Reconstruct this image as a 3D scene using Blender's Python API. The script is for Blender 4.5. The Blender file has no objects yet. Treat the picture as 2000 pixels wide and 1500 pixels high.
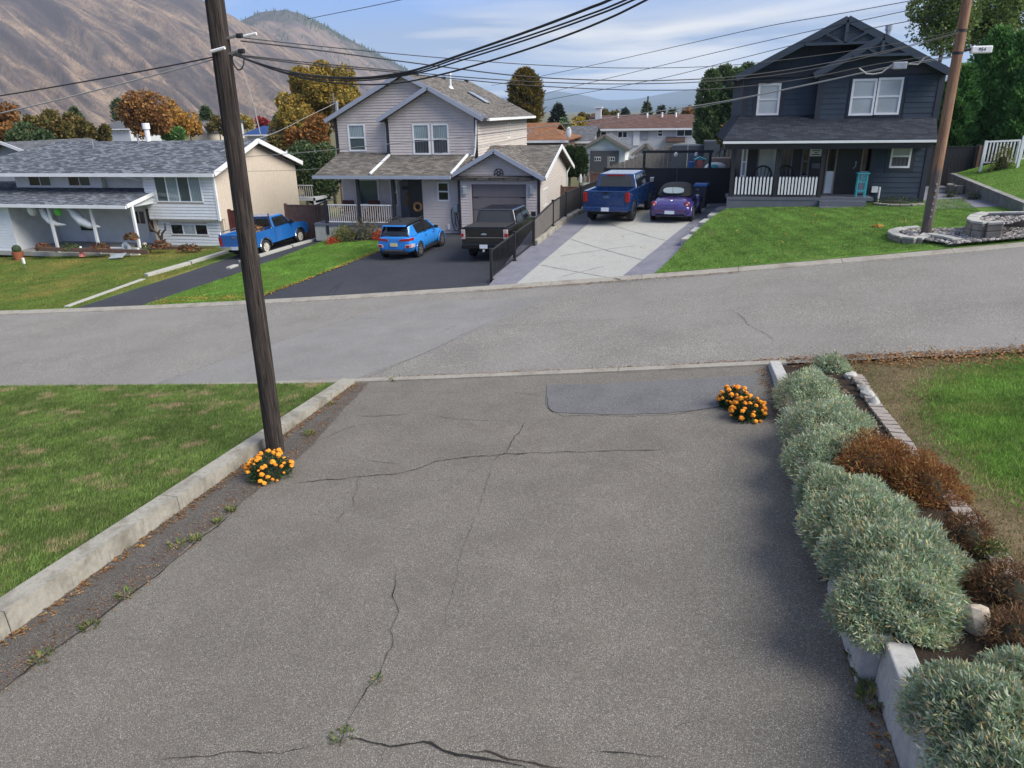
import bpy, bmesh, math, random
import numpy as np
from mathutils import Vector, Matrix, noise
R = math.radians
random.seed(7); rng = np.random.default_rng(7)
S = bpy.context.scene
COL = S.collection
# ------------------------------------------------------------------ camera
F, HY, ROLL, YAW = 1400.0, 218.0, R(1.0), R(13.0)
TH = math.atan((750 - HY) / F)
CAM = Vector((0, 0, 5.0))
fw = Vector((-math.sin(YAW) * math.cos(TH), math.cos(YAW) * math.cos(TH), -math.sin(TH)))
r0 = Vector((math.cos(YAW), math.sin(YAW), 0)); u0 = r0.cross(fw)
rt = r0 * math.cos(ROLL) - u0 * math.sin(ROLL); up = u0 * math.cos(ROLL) + r0 * math.sin(ROLL)
cd = bpy.data.cameras.new('camera'); cam = bpy.data.objects.new('camera', cd); COL.objects.link(cam)
cd.sensor_width = 36; cd.lens = 36 * F / 2000; cd.clip_end = 40000; cd.clip_start = 0.1
M = Matrix((rt, up, -fw)).transposed().to_4x4(); M.translation = CAM; cam.matrix_world = M
S.camera = cam
# ------------------------------------------------------------------ light
S.view_settings.view_transform = 'Standard'; S.view_settings.look = 'None'
S.view_settings.gamma = 1; S.view_settings.exposure = 1.16; S.view_settings.use_curve_mapping = False
S.cycles.use_denoising = True
S.cycles.max_bounces = 8; S.cycles.volume_bounces = 1; S.cycles.transparent_max_bounces = 8
SUN_EL, SUN_AZ = R(42), R(105)       # azimuth clockwise from +Y
w = bpy.data.worlds.new('World'); S.world = w; w.use_nodes = True
def world():
    nt = w.node_tree; N = nt.nodes; L = nt.links; N.clear()
    out = N.new('ShaderNodeOutputWorld'); bg = N.new('ShaderNodeBackground'); bg.inputs[1].default_value = 0.105
    sky = N.new('ShaderNodeTexSky'); sky.sky_type = 'NISHITA'; sky.sun_disc = False
    sky.sun_elevation = SUN_EL; sky.sun_rotation = SUN_AZ; sky.air_density = 1.2; sky.dust_density = 1.5
    tc = N.new('ShaderNodeTexCoord'); sep = N.new('ShaderNodeSeparateXYZ'); L.new(tc.outputs['Generated'], sep.inputs[0])
    zz = N.new('ShaderNodeMath'); zz.operation = 'MAXIMUM'; L.new(sep.outputs[2], zz.inputs[0]); zz.inputs[1].default_value = 0.0
    za = N.new('ShaderNodeMath'); za.operation = 'ADD'; L.new(zz.outputs[0], za.inputs[0]); za.inputs[1].default_value = 0.13
    dv = N.new('ShaderNodeVectorMath'); dv.operation = 'DIVIDE'; L.new(tc.outputs['Generated'], dv.inputs[0])
    cb = N.new('ShaderNodeCombineXYZ')
    for i in range(3): L.new(za.outputs[0], cb.inputs[i])
    L.new(cb.outputs[0], dv.inputs[1])
    mp = N.new('ShaderNodeMapping'); L.new(dv.outputs[0], mp.inputs[0])
    mp.inputs['Rotation'].default_value = (0, 0, R(24)); mp.inputs['Scale'].default_value = (0.24, 0.42, 0.0); mp.inputs['Location'].default_value = (3.35, 1.2, 0)
    n = N.new('ShaderNodeTexNoise'); n.noise_dimensions = '2D'; n.inputs['Scale'].default_value = 1.1; n.inputs['Detail'].default_value = 4; n.inputs['Roughness'].default_value = 0.45; n.inputs['Distortion'].default_value = 0.35
    L.new(mp.outputs[0], n.inputs['Vector'])
    cov = N.new('ShaderNodeValToRGB'); cov.color_ramp.elements[0].position = 0.30; cov.color_ramp.elements[1].position = 0.56
    L.new(n.outputs[0], cov.inputs[0])
    n2 = N.new('ShaderNodeTexNoise'); n2.noise_dimensions = '2D'; n2.inputs['Scale'].default_value = 1.9; n2.inputs['Detail'].default_value = 6; n2.inputs['Distortion'].default_value = 0.5
    L.new(mp.outputs[0], n2.inputs['Vector'])
    shade = N.new('ShaderNodeValToRGB'); e = shade.color_ramp.elements
    e[0].position = 0.45; e[0].color = (1.35, 1.8, 2.7, 1); e[1].position = 0.63; e[1].color = (5.0, 4.65, 4.1, 1)
    L.new(n2.outputs[0], shade.inputs[0])
    gain = N.new('ShaderNodeMixRGB'); gain.blend_type = 'MULTIPLY'; gain.inputs[0].default_value = 1; gain.inputs[2].default_value = (0.24, 0.40, 0.86, 1)
    L.new(sky.outputs[0], gain.inputs[1])
    mix = N.new('ShaderNodeMixRGB'); L.new(cov.outputs[0], mix.inputs[0]); L.new(gain.outputs[0], mix.inputs[1]); L.new(shade.outputs[0], mix.inputs[2])
    L.new(mix.outputs[0], bg.inputs[0]); L.new(bg.outputs[0], out.inputs[0])
world()
sd = bpy.data.lights.new('sun', 'SUN'); sd.energy = 2.8; sd.angle = R(42); sd.color = (1, 0.95, 0.87)
sun = bpy.data.objects.new('sun', sd); COL.objects.link(sun)
sdir = Vector((math.sin(SUN_AZ) * math.cos(SUN_EL), math.cos(SUN_AZ) * math.cos(SUN_EL), math.sin(SUN_EL)))
sun.rotation_euler = (-sdir).to_track_quat('-Z', 'Y').to_euler(); sun.location = (20, 20, 40)
# ------------------------------------------------------------------ pixel helpers (pixels of the 2000x1500 photograph)
def ray(px, py): return fw + rt * ((px - 1000) / F) - up * ((py - 750) / F)
def atY(px, py, Y): d = ray(px, py); return CAM + d * (Y / d.y)
def atX(px, py, X): d = ray(px, py); return CAM + d * (X / d.x)
def atD(px, py, D): d = ray(px, py); return CAM + d * D
def gnd(px, py, zf):
    d = ray(px, py); t0 = 3.0; t = t0
    while t < 400:
        p = CAM + d * t
        if p.z < zf(p.x, p.y): break
        t0 = t; t *= 1.02
    for _ in range(30):
        m = (t0 + t) / 2; p = CAM + d * m
        if p.z < zf(p.x, p.y): t = m
        else: t0 = m
    return CAM + d * t
# ------------------------------------------------------------------ ground heights
YN, YF = 14.4, 23.3
def lin(x, pts):
    if x <= pts[0][0]: return pts[0][1]
    for (a, b), (c, d) in zip(pts, pts[1:]):
        if x <= c: return b + (d - b) * (x - a) / (c - a)
    return pts[-1][1]
def zr(x):
    if x < -60: return -0.06 + .112 * -60 + .0008 * 3600
    if x > 25: return -0.06 + 2.8 + .5 + (x - 25) * .12
    return -0.06 + .112 * x + .0008 * x * x
def zd(x, y):
    return zr(x) + 0.05 + (14.3 - y) * (0.005 + 0.0042 * (1.9 - max(-12, min(6, x))))
def zlawnL(x, y):      # left near lawn
    t = max(0, min(1, (14.2 - y) / 9))
    return zd(max(x, -7.2), y) - 0.01 + 0.25 * t + (0.075 - 0.02 * t) * (min(x, -7.2) + 7.2)
def zbed(x, y):
    t = max(0, min(1, (14.2 - y) / 8))
    return zd(1.9, y) + 0.06 + 0.40 * t + 0.11 * (x - 1.9)
def zA(x, y):
    t = max(0, min(1, (y - 23.6) / 12.4)); L_ = lin(x, [(-60, -3.4), (-41, -2.7), (-25, -2.0), (-20, -1.6), (-14, -1.05), (-3, -1.0), (40, 1)])
    return (zr(x) + .07) * (1 - t) + L_ * t
def zC(x, y):
    t = max(0, min(1, (y - 23.6) / 10)); L_ = lin(x, [(-6, .3), (3, .42), (6, .6)])
    return (zr(x) + .07) * (1 - t) + L_ * t
def zB(x, y):
    t = max(0, min(1, (y - 23.6) / 8)); L_ = lin(x, [(-2, .62), (1, .85), (3, .98), (10, 1.15), (16, 1.5), (30, 3.2)])
    t = t * t * (3 - 2 * t)
    return (zr(x) + .09) * (1 - t) + L_ * t
# ------------------------------------------------------------------ mesh helpers
MAT = {}
class MB:
    def __init__(s): s.v = []; s.f = []; s.uv = {}
    def add(s, vs, fs):
        b = len(s.v); s.v += [tuple(p) for p in vs]; s.f += [tuple(b + i for i in f) for f in fs]; return s
    def box(s, x0, x1, y0, y1, z0, z1):
        return s.add([(x0, y0, z0), (x1, y0, z0), (x1, y1, z0), (x0, y1, z0), (x0, y0, z1), (x1, y0, z1), (x1, y1, z1), (x0, y1, z1)],
              [(0, 3, 2, 1), (4, 5, 6, 7), (0, 1, 5, 4), (1, 2, 6, 5), (2, 3, 7, 6), (3, 0, 4, 7)])
    def hexa(s, a, b):   # two quads bottom/top
        return s.add(list(a) + list(b), [(0, 3, 2, 1), (4, 5, 6, 7), (0, 1, 5, 4), (1, 2, 6, 5), (2, 3, 7, 6), (3, 0, 4, 7)])
    def quad(s, *p, uv=None):
        s.add(p, [tuple(range(len(p)))])
        if uv: s.uv[len(s.f) - 1] = uv
        return s
    def prism(s, poly, a, b, ax='y'):   # poly in the two other axes, extruded a..b
        n = len(poly)
        def P(q, t): return (q[0], t, q[1]) if ax == 'y' else ((t, q[0], q[1]) if ax == 'x' else (q[0], q[1], t))
        vs = [P(q, a) for q in poly] + [P(q, b) for q in poly]
        return s.add(vs, [tuple(range(n)), tuple(range(2 * n - 1, n - 1, -1))] + [(i, n + i, n + (i + 1) % n, (i + 1) % n) for i in range(n)])
    def bar(s, p, q, w_, h_, upv=(0, 0, 1)):
        p = Vector(p); q = Vector(q); d = (q - p).normalized(); u = Vector(upv)
        r_ = d.cross(u)
        if r_.length < 1e-4: r_ = d.cross(Vector((0, 1, 0)))
        r_.normalize(); u = r_.cross(d); a = r_ * w_ / 2; b = u * h_ / 2
        return s.hexa([p - a - b, p + a - b, q + a - b, q - a - b], [p - a + b, p + a + b, q + a + b, q - a + b])
    def tube(s, pts, rad, n=6, cap=True):
        pts = [Vector(p) for p in pts]; m = len(pts); rs = rad if isinstance(rad, (list, tuple)) else [rad] * m
        vs = []; ref = Vector((0.12, 0.31, 0.94))
        for i, p in enumerate(pts):
            d = (pts[min(i + 1, m - 1)] - pts[max(i - 1, 0)]).normalized(); a = d.cross(ref)
            if a.length < .05: a = d.cross(Vector((1, 0, 0)))
            a.normalize(); b = d.cross(a)
            for k in range(n):
                t = 2 * math.pi * k / n; vs.append(p + (a * math.cos(t) + b * math.sin(t)) * rs[i])
        fs = [(i * n + k, i * n + (k + 1) % n, (i + 1) * n + (k + 1) % n, (i + 1) * n + k) for i in range(m - 1) for k in range(n)]
        if cap: fs += [tuple(range(n - 1, -1, -1)), tuple((m - 1) * n + k for k in range(n))]
        return s.add(vs, fs)
    def ball(s, c, rx, ry=None, rz=None, n=8, m=6):
        ry = ry or rx; rz = rz or rx; vs = [(c[0], c[1], c[2] - rz)]
        for i in range(1, m):
            a = -math.pi / 2 + math.pi * i / m
            for k in range(n):
                t = 2 * math.pi * k / n; vs.append((c[0] + rx * math.cos(a) * math.cos(t), c[1] + ry * math.cos(a) * math.sin(t), c[2] + rz * math.sin(a)))
        vs.append((c[0], c[1], c[2] + rz)); T = len(vs) - 1
        fs = [(0, 1 + (k + 1) % n, 1 + k) for k in range(n)] + [(T, T - n + k, T - n + (k + 1) % n) for k in range(n)]
        fs += [(1 + i * n + k, 1 + i * n + (k + 1) % n, 1 + (i + 1) * n + (k + 1) % n, 1 + (i + 1) * n + k) for i in range(m - 2) for k in range(n)]
        return s.add(vs, fs)
    def mesh(s, name, mat, smooth=False):
        me = bpy.data.meshes.new(name); me.from_pydata(s.v, [], s.f)
        if s.uv:
            ul = me.uv_layers.new(name='UVMap')
            for fi, uv in s.uv.items():
                for li, c in zip(me.polygons[fi].loop_indices, uv): ul.data[li].uv = c
        if mat: me.materials.append(MAT[mat] if isinstance(mat, str) else mat)
        if smooth: me.shade_smooth()
        me.update(); return me
    def obj(s, name, mat, parent=None, smooth=False, bevel=0, seg=2):
        return link(name, s.mesh(name, mat, smooth), parent, bevel, seg)
def link(name, me, parent=None, bevel=0, seg=2):
    o = bpy.data.objects.new(name, me); COL.objects.link(o)
    if parent:
        o.parent = parent
        if parent.name in WR: o.matrix_parent_inverse = WR[parent.name]
    if bevel:
        m = o.modifiers.new('bevel', 'BEVEL'); m.width = bevel; m.segments = seg; m.limit_method = 'ANGLE'; m.angle_limit = R(35)
    return o
def tag(o, label=None, cat=None, group=None, kind=None):
    if label: o['label'] = label
    if cat: o['category'] = cat
    if group: o['group'] = group
    if kind: o['kind'] = kind
    return o
def thing(name, label, cat, loc=(0, 0, 0), rz=0, group=None):
    o = bpy.data.objects.new(name, None); COL.objects.link(o); o.location = loc; o.rotation_euler = (0, 0, rz); o.empty_display_size = .3
    return tag(o, label, cat, group)
WR = {}
def wthing(name, label, cat, loc, group=None):   # a thing whose parts are given in world coordinates
    o = thing(name, label, cat, loc, 0, group); WR[o.name] = Matrix.Translation(-Vector(loc)); return o
def copy_tree(o, parent=None):
    c = o.copy(); COL.objects.link(c); c.parent = parent
    for ch in o.children: copy_tree(ch, c)
    return c
def nmesh(name, V, Fc, mat, smooth=False):   # fast mesh from numpy: V (n,3), Fc (m,k)
    me = bpy.data.meshes.new(name); V = np.asarray(V, np.float32); Fc = np.asarray(Fc, np.int32); m, k = Fc.shape
    me.vertices.add(len(V)); me.vertices.foreach_set('co', V.ravel())
    me.loops.add(m * k); me.loops.foreach_set('vertex_index', Fc.ravel())
    me.polygons.add(m); me.polygons.foreach_set('loop_start', np.arange(0, m * k, k, dtype=np.int32))
    me.update(calc_edges=True)
    if mat: me.materials.append(MAT[mat] if isinstance(mat, str) else mat)
    if smooth: me.shade_smooth()
    return me
# ------------------------------------------------------------------ materials
class NT:
    def __init__(s, name):
        s.m = bpy.data.materials.new(name); s.m.use_nodes = True; s.t = s.m.node_tree; s.N = s.t.nodes
        s.p = s.N['Principled BSDF']; MAT[name] = s.m
    def n(s, typ, **kw):
        k = s.N.new('ShaderNode' + typ)
        for a, b in kw.items():
            if a in k.inputs: k.inputs[a].default_value = b
            else: setattr(k, a, b)
        return k
    def l(s, a, b): s.t.links.new(a, b)
    def coord(s, kind='Object', scale=None, rot=None):
        c = s.n('TexCoord').outputs[kind]
        if scale or rot:
            mp = s.n('Mapping')
            if scale: mp.inputs['Scale'].default_value = scale
            if rot: mp.inputs['Rotation'].default_value = rot
            s.l(c, mp.inputs[0]); c = mp.outputs[0]
        return c
    def noise(s, vec, scale, detail=3, rough=.5, dist=0):
        k = s.n('TexNoise'); k.inputs['Scale'].default_value = scale; k.inputs['Detail'].default_value = detail; k.inputs['Roughness'].default_value = rough; k.inputs['Distortion'].default_value = dist
        if vec is not None: s.l(vec, k.inputs['Vector'])
        return k.outputs[0]
    def ramp(s, fac, stops, interp='LINEAR'):
        k = s.n('ValToRGB'); e = k.color_ramp.elements; k.color_ramp.interpolation = interp
        while len(e) < len(stops): e.new(.5)
        for x, (p, c) in zip(e, stops):
            x.position = p; x.color = (c, c, c, 1) if isinstance(c, (int, float)) else (*c, 1)
        s.l(fac, k.inputs[0]); return k.outputs[0]
    def mix(s, fac, a, b, mode='MIX'):
        k = s.n('MixRGB'); k.blend_type = mode
        for i, x in enumerate((fac, a, b)):
            if isinstance(x, (int, float)): k.inputs[i].default_value = x if i == 0 else (x, x, x, 1)
            elif isinstance(x, tuple): k.inputs[i].default_value = (*x, 1)
            else: s.l(x, k.inputs[i])
        return k.outputs[0]
    def bump(s, h, strength=.3, dist=.01):
        k = s.n('Bump'); k.inputs['Strength'].default_value = strength; k.inputs['Distance'].default_value = dist
        s.l(h, k.inputs['Height']); s.l(k.outputs[0], s.p.inputs['Normal'])
    def base(s, c):
        if isinstance(c, tuple): s.p.inputs['Base Color'].default_value = (*c, 1)
        else: s.l(c, s.p.inputs['Base Color'])
        return s
    def set(s, rough=None, metal=None, spec=None, coat=None, emit=None, **kw):
        for k, v in (('Roughness', rough), ('Metallic', metal), ('Specular IOR Level', spec), ('Coat Weight', coat)):
            if v is not None: s.p.inputs[k].default_value = v
        return s
def hexc(h):
    h = h.lstrip('#'); f = lambda v: (v / 12.92 if v <= .04045 else ((v + .055) / 1.055) ** 2.4)
    return tuple(f(int(h[i:i + 2], 16) / 255) for i in (0, 2, 4))
def sc(c, k): return tuple(min(1, x * k) for x in c)
def simple(name, col, rough=.6, var=.15, scale=3.0, metal=0, spec=.5, coat=0, bump=0, bscale=40, dirt=None):
    m = NT(name); vec = m.coord('Object')
    n = m.noise(vec, scale, 5, .6)
    c = m.ramp(n, [(.25, sc(col, 1 - var)), (.75, sc(col, 1 + var))])
    if dirt: c = m.mix(m.ramp(m.noise(vec, .9, 6, .65), [(.5, 0.0), (.75, dirt[1])]), c, dirt[0])
    m.base(c).set(rough, metal, spec, coat)
    if bump: m.bump(m.noise(vec, bscale, 4), bump, .01)
    return m
def paint(name, col, rough=.28, coat=.85):
    m = NT(name); vec = m.coord('Object')
    m.base(m.ramp(m.noise(vec, 1.2, 4), [(.3, sc(col, .92)), (.7, sc(col, 1.06))])).set(None, 0.0, .5, coat)
    m.l(m.ramp(m.noise(vec, 6, 6), [(.3, rough), (.8, rough + .18)]), m.p.inputs['Roughness']); m.p.inputs['Coat Roughness'].default_value = .06
def leafy(name, cols, rough=.6, trans=.25, patch=None, stripe=None):
    m = NT(name); g = m.n('NewGeometry'); r_ = g.outputs['Random Per Island']
    st = [(i / max(1, len(cols) - 1), c) for i, c in enumerate(cols)]
    c = m.ramp(r_, st)
    v = m.noise(m.coord('Object'), 1.1, 3)
    c = m.mix(1.0, c, m.ramp(v, [(.3, .72), (.7, 1.25)]), 'MULTIPLY'); c = m.mix(1.0, c, m.ramp(m.noise(m.coord('Object'), 5.0, 3), [(.3, .78), (.7, 1.2)]), 'MULTIPLY')
    if patch:
        c = m.mix(m.ramp(m.noise(m.coord('Object'), patch[1], 4, .6), [(patch[2], 0.0), (patch[2] + .14, 1.0)]), c, m.ramp(r_, [(0, sc(patch[0], .75)), (1, sc(patch[0], 1.2))]))
    if stripe:
        wv = m.n('TexWave'); wv.inputs['Scale'].default_value = stripe[0]; wv.inputs['Distortion'].default_value = 2.5; wv.inputs['Detail'].default_value = 2; wv.inputs['Detail Scale'].default_value = .6
        m.l(m.coord('Object', None, (0, 0, stripe[1])), wv.inputs[0]); c = m.mix(1, c, m.ramp(wv.outputs[1], [(.2, .93), (.8, 1.09)]), 'MULTIPLY')
    m.base(c).set(rough, spec=.25)
    t = m.n('BsdfTranslucent'); m.l(c, t.inputs[0]); mx = m.n('MixShader'); mx.inputs[0].default_value = trans
    m.l(m.p.outputs[0], mx.inputs[1]); m.l(t.outputs[0], mx.inputs[2]); m.l(mx.outputs[0], m.N['Material Output'].inputs[0])
def asphalt(name, base, light, dark, tint, cell=150.0, mott=.8, worn=None, bump=.5):
    m = NT(name); vec = m.coord('Object')
    vo = m.n('TexVoronoi'); vo.inputs['Scale'].default_value = cell; m.l(vec, vo.inputs['Vector'])
    sx = m.n('SeparateColor'); m.l(vo.outputs['Color'], sx.inputs[0])
    c = m.ramp(sx.outputs[0], [(0.0, dark), (.45, base), (.8, base), (.93, light), (1, sc(light, 1.25))])
    big = m.noise(vec, mott, 6, .62)
    c = m.mix(1, c, m.ramp(big, [(.28, .85), (.5, 1.0), (.72, 1.13)]), 'MULTIPLY')
    c = m.mix(m.ramp(m.noise(vec, 2.3, 5, .6), [(.5, 0.0), (.8, .5)]), c, tint)
    if worn: c = m.mix(m.ramp(m.noise(vec, .35, 3), [(.45, 0.0), (.7, worn[1])]), c, worn[0])
    m.base(c).set(.86, spec=.3)
    m.bump(m.mix(.5, sx.outputs[0], m.noise(vec, cell * .8, 2)), bump, .004)
asphalt('asphalt_drive', (.153, .138, .117), (.31, .285, .243), (.07, .064, .055), (.127, .108, .088), 165)
asphalt('asphalt_road', (.198, .184, .164), (.42, .40, .36), (.11, .102, .092), (.18, .166, .148), 100, .5, ((.235, .222, .203), .6))
asphalt('asphalt_road_patch', (.218, .21, .198), (.32, .31, .295), (.15, .146, .14), (.2, .193, .184), 130, .6, None, .3)
asphalt('asphalt_seal', (.036, .038, .046), (.075, .078, .09), (.02, .021, .025), (.055, .057, .066), 90, .5, ((.055, .058, .07), .5), .25)
asphalt('asphalt_old', (.095, .083, .074), (.2, .185, .16), (.035, .033, .03), (.075, .058, .045), 150, 1.3)
asphalt('asphalt_new', (.128, .123, .125), (.24, .235, .235), (.075, .073, .076), (.155, .148, .146), 150, 1.4, ((.15, .147, .15), .7), .3)
simple('crack', (.014, .012, .011), .95, .3)
simple('crack_brown', (.035, .022, .015), .95, .4, 8)
simple('sealant', (.012, .012, .014), .5, .3)
def concrete(name, col, stain, lo=.5, hi=.72, bump=.35, cell=0):
    m = NT(name); vec = m.coord('Object')
    c = m.ramp(m.noise(vec, 14, 6, .7), [(.25, sc(col, .78)), (.75, sc(col, 1.14))])
    c = m.mix(m.ramp(m.noise(vec, 1.7, 6, .66, .4), [(lo, 0.0), (hi, .85)]), c, stain)
    c = m.mix(m.ramp(m.noise(m.coord('Object', (22, 22, 2.2)), 1, 3), [(.55, 0.0), (.72, .35)]), c, sc(stain, .6))
    m.base(c).set(.9, spec=.25); m.bump(m.noise(vec, 60, 5, .7), bump, .006)
concrete('concrete', (.33, .31, .265), (.15, .135, .105), .44, .64)
concrete('concrete_kerb', (.33, .305, .26), (.21, .18, .145), .48, .7)
concrete('concrete_pale', (.40, .395, .36), (.31, .30, .28), .5, .8, .15)
concrete('concrete_stamped', (.215, .212, .245), (.15, .148, .18), .42, .66, .3)
concrete('concrete_grey', (.28, .275, .26), (.12, .115, .11), .42, .68)
concrete('concrete_slab_wall', (.45, .44, .42), (.30, .29, .275), .48, .7, .25)
concrete('stone_block', (.26, .24, .21), (.13, .12, .105), .45, .7, .7)
concrete('brick_grey', (.31, .27, .24), (.17, .15, .13), .45, .7, .5)
concrete('rock_pale', (.55, .47, .36), (.33, .25, .17), .45, .7, .6)
concrete('stucco', (.58, .50, .41), (.50, .43, .35), .5, .8, .5)
concrete('foundation', (.34, .33, .31), (.22, .21, .2))
def lawnmat(name, g1, g2, straw, lo, hi, s1=.8, stripes=None):
    m = NT(name); vec = m.coord('Object')
    c = m.ramp(m.noise(vec, 55, 4, .7), [(.25, sc(g1, .6)), (.5, g1), (.75, g2)])
    c = m.mix(m.ramp(m.noise(vec, s1, 6, .68, .3), [(lo, 0.0), (hi, .9)]), c, straw)
    c = m.mix(1, c, m.ramp(m.noise(vec, .9, 4), [(.3, .8), (.7, 1.2)]), 'MULTIPLY')
    if stripes:
        wv = m.n('TexWave'); wv.inputs['Scale'].default_value = stripes[0]; wv.inputs['Distortion'].default_value = 1.2; wv.inputs['Detail'].default_value = 2
        m.l(m.coord('Object', None, (0, 0, stripes[1])), wv.inputs[0])
        c = m.mix(1, c, m.ramp(wv.outputs[1], [(.3, .88), (.7, 1.16)]), 'MULTIPLY')
    m.base(c).set(.9, spec=.15); m.bump(m.noise(vec, 70, 4, .7), .8, .03)
lawnmat('lawn_near', (.075, .115, .03), (.13, .155, .05), (.27, .21, .12), .50, .68)
lawnmat('lawn_far', (.10, .16, .03), (.16, .2, .04), (.28, .22, .06), .5, .7, .35, (1.3, .3))
lawnmat('lawn_strip', (.085, .19, .025), (.13, .24, .04), (.15, .13, .05), .72, .95, .6)
lawnmat('lawn_bright', (.11, .21, .035), (.16, .27, .05), (.14, .15, .05), .74, .95, .5, (1.1, 1.25))
lawnmat('lawn_dry', (.15, .12, .06), (.2, .155, .08), (.26, .19, .115), .45, .65, 1.2)
lawnmat('soil', (.045, .033, .025), (.085, .06, .042), (.14, .10, .065), .6, .8, 3)
lawnmat('field', (.13, .115, .055), (.17, .14, .07), (.10, .11, .045), .5, .7, .02)
simple('bark_dark', (.05, .037, .03), .9, .4, 6, bump=.6)
simple('bark_grey', (.12, .10, .085), .9, .4, 6, bump=.6)
def polemat(name, c1, c2, c3):
    m = NT(name); a = m.coord('Object', (26, 26, 1.1))
    c = m.ramp(m.noise(a, 1.0, 7, .72, .3), [(.3, c1), (.5, c2), (.72, c3)])
    c = m.mix(m.ramp(m.noise(m.coord('Object', (60, 60, 2.0)), 1, 4), [(.58, 0.0), (.66, .9)]), c, (.008, .006, .005))
    m.base(c).set(.9, spec=.2); m.bump(m.noise(a, 1.6, 6, .75), 1.0, .03)
polemat('pole_dark', (.012, .010, .0095), (.043, .035, .031), (.12, .098, .085))
polemat('pole_tan', (.13, .065, .036), (.29, .155, .09), (.40, .25, .155))
polemat('pole_grey', (.07, .06, .05), (.15, .125, .105), (.25, .22, .19))
simple('steel', (.42, .43, .44), .4, .15, 8, .9)
simple('white_plastic', (.75, .75, .73), .5, .06)
simple('black_rubber', (.012, .012, .013), .75, .2)
simple('wire_black', (.016, .016, .018), .6, .1)
simple('wire_grey', (.34, .33, .31), .6, .1)
# ================================================================== ground, road, driveways
def loft(name, A, B, m, zf, mat, kind='structure', lift=0, parent=None):
    n = len(A); vs = []
    for j in range(m + 1):
        t = j / m
        for a, b in zip(A, B):
            x = a[0] + (b[0] - a[0]) * t; y = a[1] + (b[1] - a[1]) * t; vs.append((x, y, zf(x, y) + lift))
    fs = [(j * n + i, j * n + i + 1, (j + 1) * n + i + 1, (j + 1) * n + i) for j in range(m) for i in range(n - 1)]
    mb = MB().add(vs, fs); o = mb.obj(name, mat, parent, True)
    if o.data.polygons[0].normal.z < 0: o.data.flip_normals()
    return tag(o, kind=kind) if kind else o
def seg(p, q, n): return [(p[0] + (q[0] - p[0]) * i / n, p[1] + (q[1] - p[1]) * i / n) for i in range(n + 1)]
def poly(pts, n):
    d = [0]
    for a, b in zip(pts, pts[1:]): d.append(d[-1] + math.hypot(b[0] - a[0], b[1] - a[1]))
    out = []
    for i in range(n + 1):
        s = d[-1] * i / n; k = 0
        while k < len(pts) - 2 and d[k + 1] < s: k += 1
        t = (s - d[k]) / max(1e-6, d[k + 1] - d[k]); out.append((pts[k][0] + (pts[k + 1][0] - pts[k][0]) * t, pts[k][1] + (pts[k + 1][1] - pts[k][1]) * t))
    return out
def zt(x, y):
    if y < 14: b = min(zd(max(-30, min(10, x)), y), 0.3 + 0.05 * max(0, x - 2)) if x > -7 else zlawnL(max(x, -40), max(y, 0))
    elif y < 24: b = zr(x)
    else: b = zA(x, min(y, 45)) if x < -6 else min(zA(x, min(y, 45)), zC(x, min(y, 45)))
    b -= .45
    if y > 45: t = min(1, (y - 45) / 20); b = b * (1 - t) + (-3.3 + .05 * max(-20, min(60, x))) * t
    if y > 120: t = min(1, (y - 120) / 400); b = b * (1 - t) - 9 * t
    if x < -80: t = min(1, (-80 - x) / 200); b = b * (1 - t) - 6 * t
    if x > 40: t = min(1, (x - 40) / 100); b = b * (1 - t) + 3 * t
    return b
gx = [-11000, -6000, -3000, -1500, -700, -400, -250, -150, -110] + list(range(-80, 41, 3)) + [46, 55, 70, 100, 160, 300, 700, 1500, 3000, 6000, 11000]
gy = [-3000, -400, -60, -20, -8] + [x * 1.5 for x in range(-3, 10)] + [14.0, 14.39, 16, 18, 20, 22, 23.9, 24.1] + list(range(26, 66, 2)) + [70, 80, 95, 120, 160, 220, 320, 520, 900, 1500, 2600, 4500, 8000, 12500]
mb = MB(); nx = len(gx)
for y in gy:
    for x in gx: mb.v.append((x, y, zt(x, y)))
mb.f = [(j * nx + i, j * nx + i + 1, (j + 1) * nx + i + 1, (j + 1) * nx + i) for j in range(len(gy) - 1) for i in range(nx - 1)]
tag(mb.obj('ground', 'field', None, True), kind='structure')
XS = [-95 + i * 1.5 for i in range(92)]
road = loft('road', [(x, YN) for x in XS], [(x, YF) for x in XS], 8, lambda x, y: zr(x) + .03 * math.sin((y - YN) / (YF - YN) * math.pi), 'asphalt_road')
zroad = lambda x, y: zr(x) + .03 * math.sin((y - YN) / (YF - YN) * math.pi)
def G(px, py, zf=zroad): p = gnd(px, py, zf); return (p.x, p.y)
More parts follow.
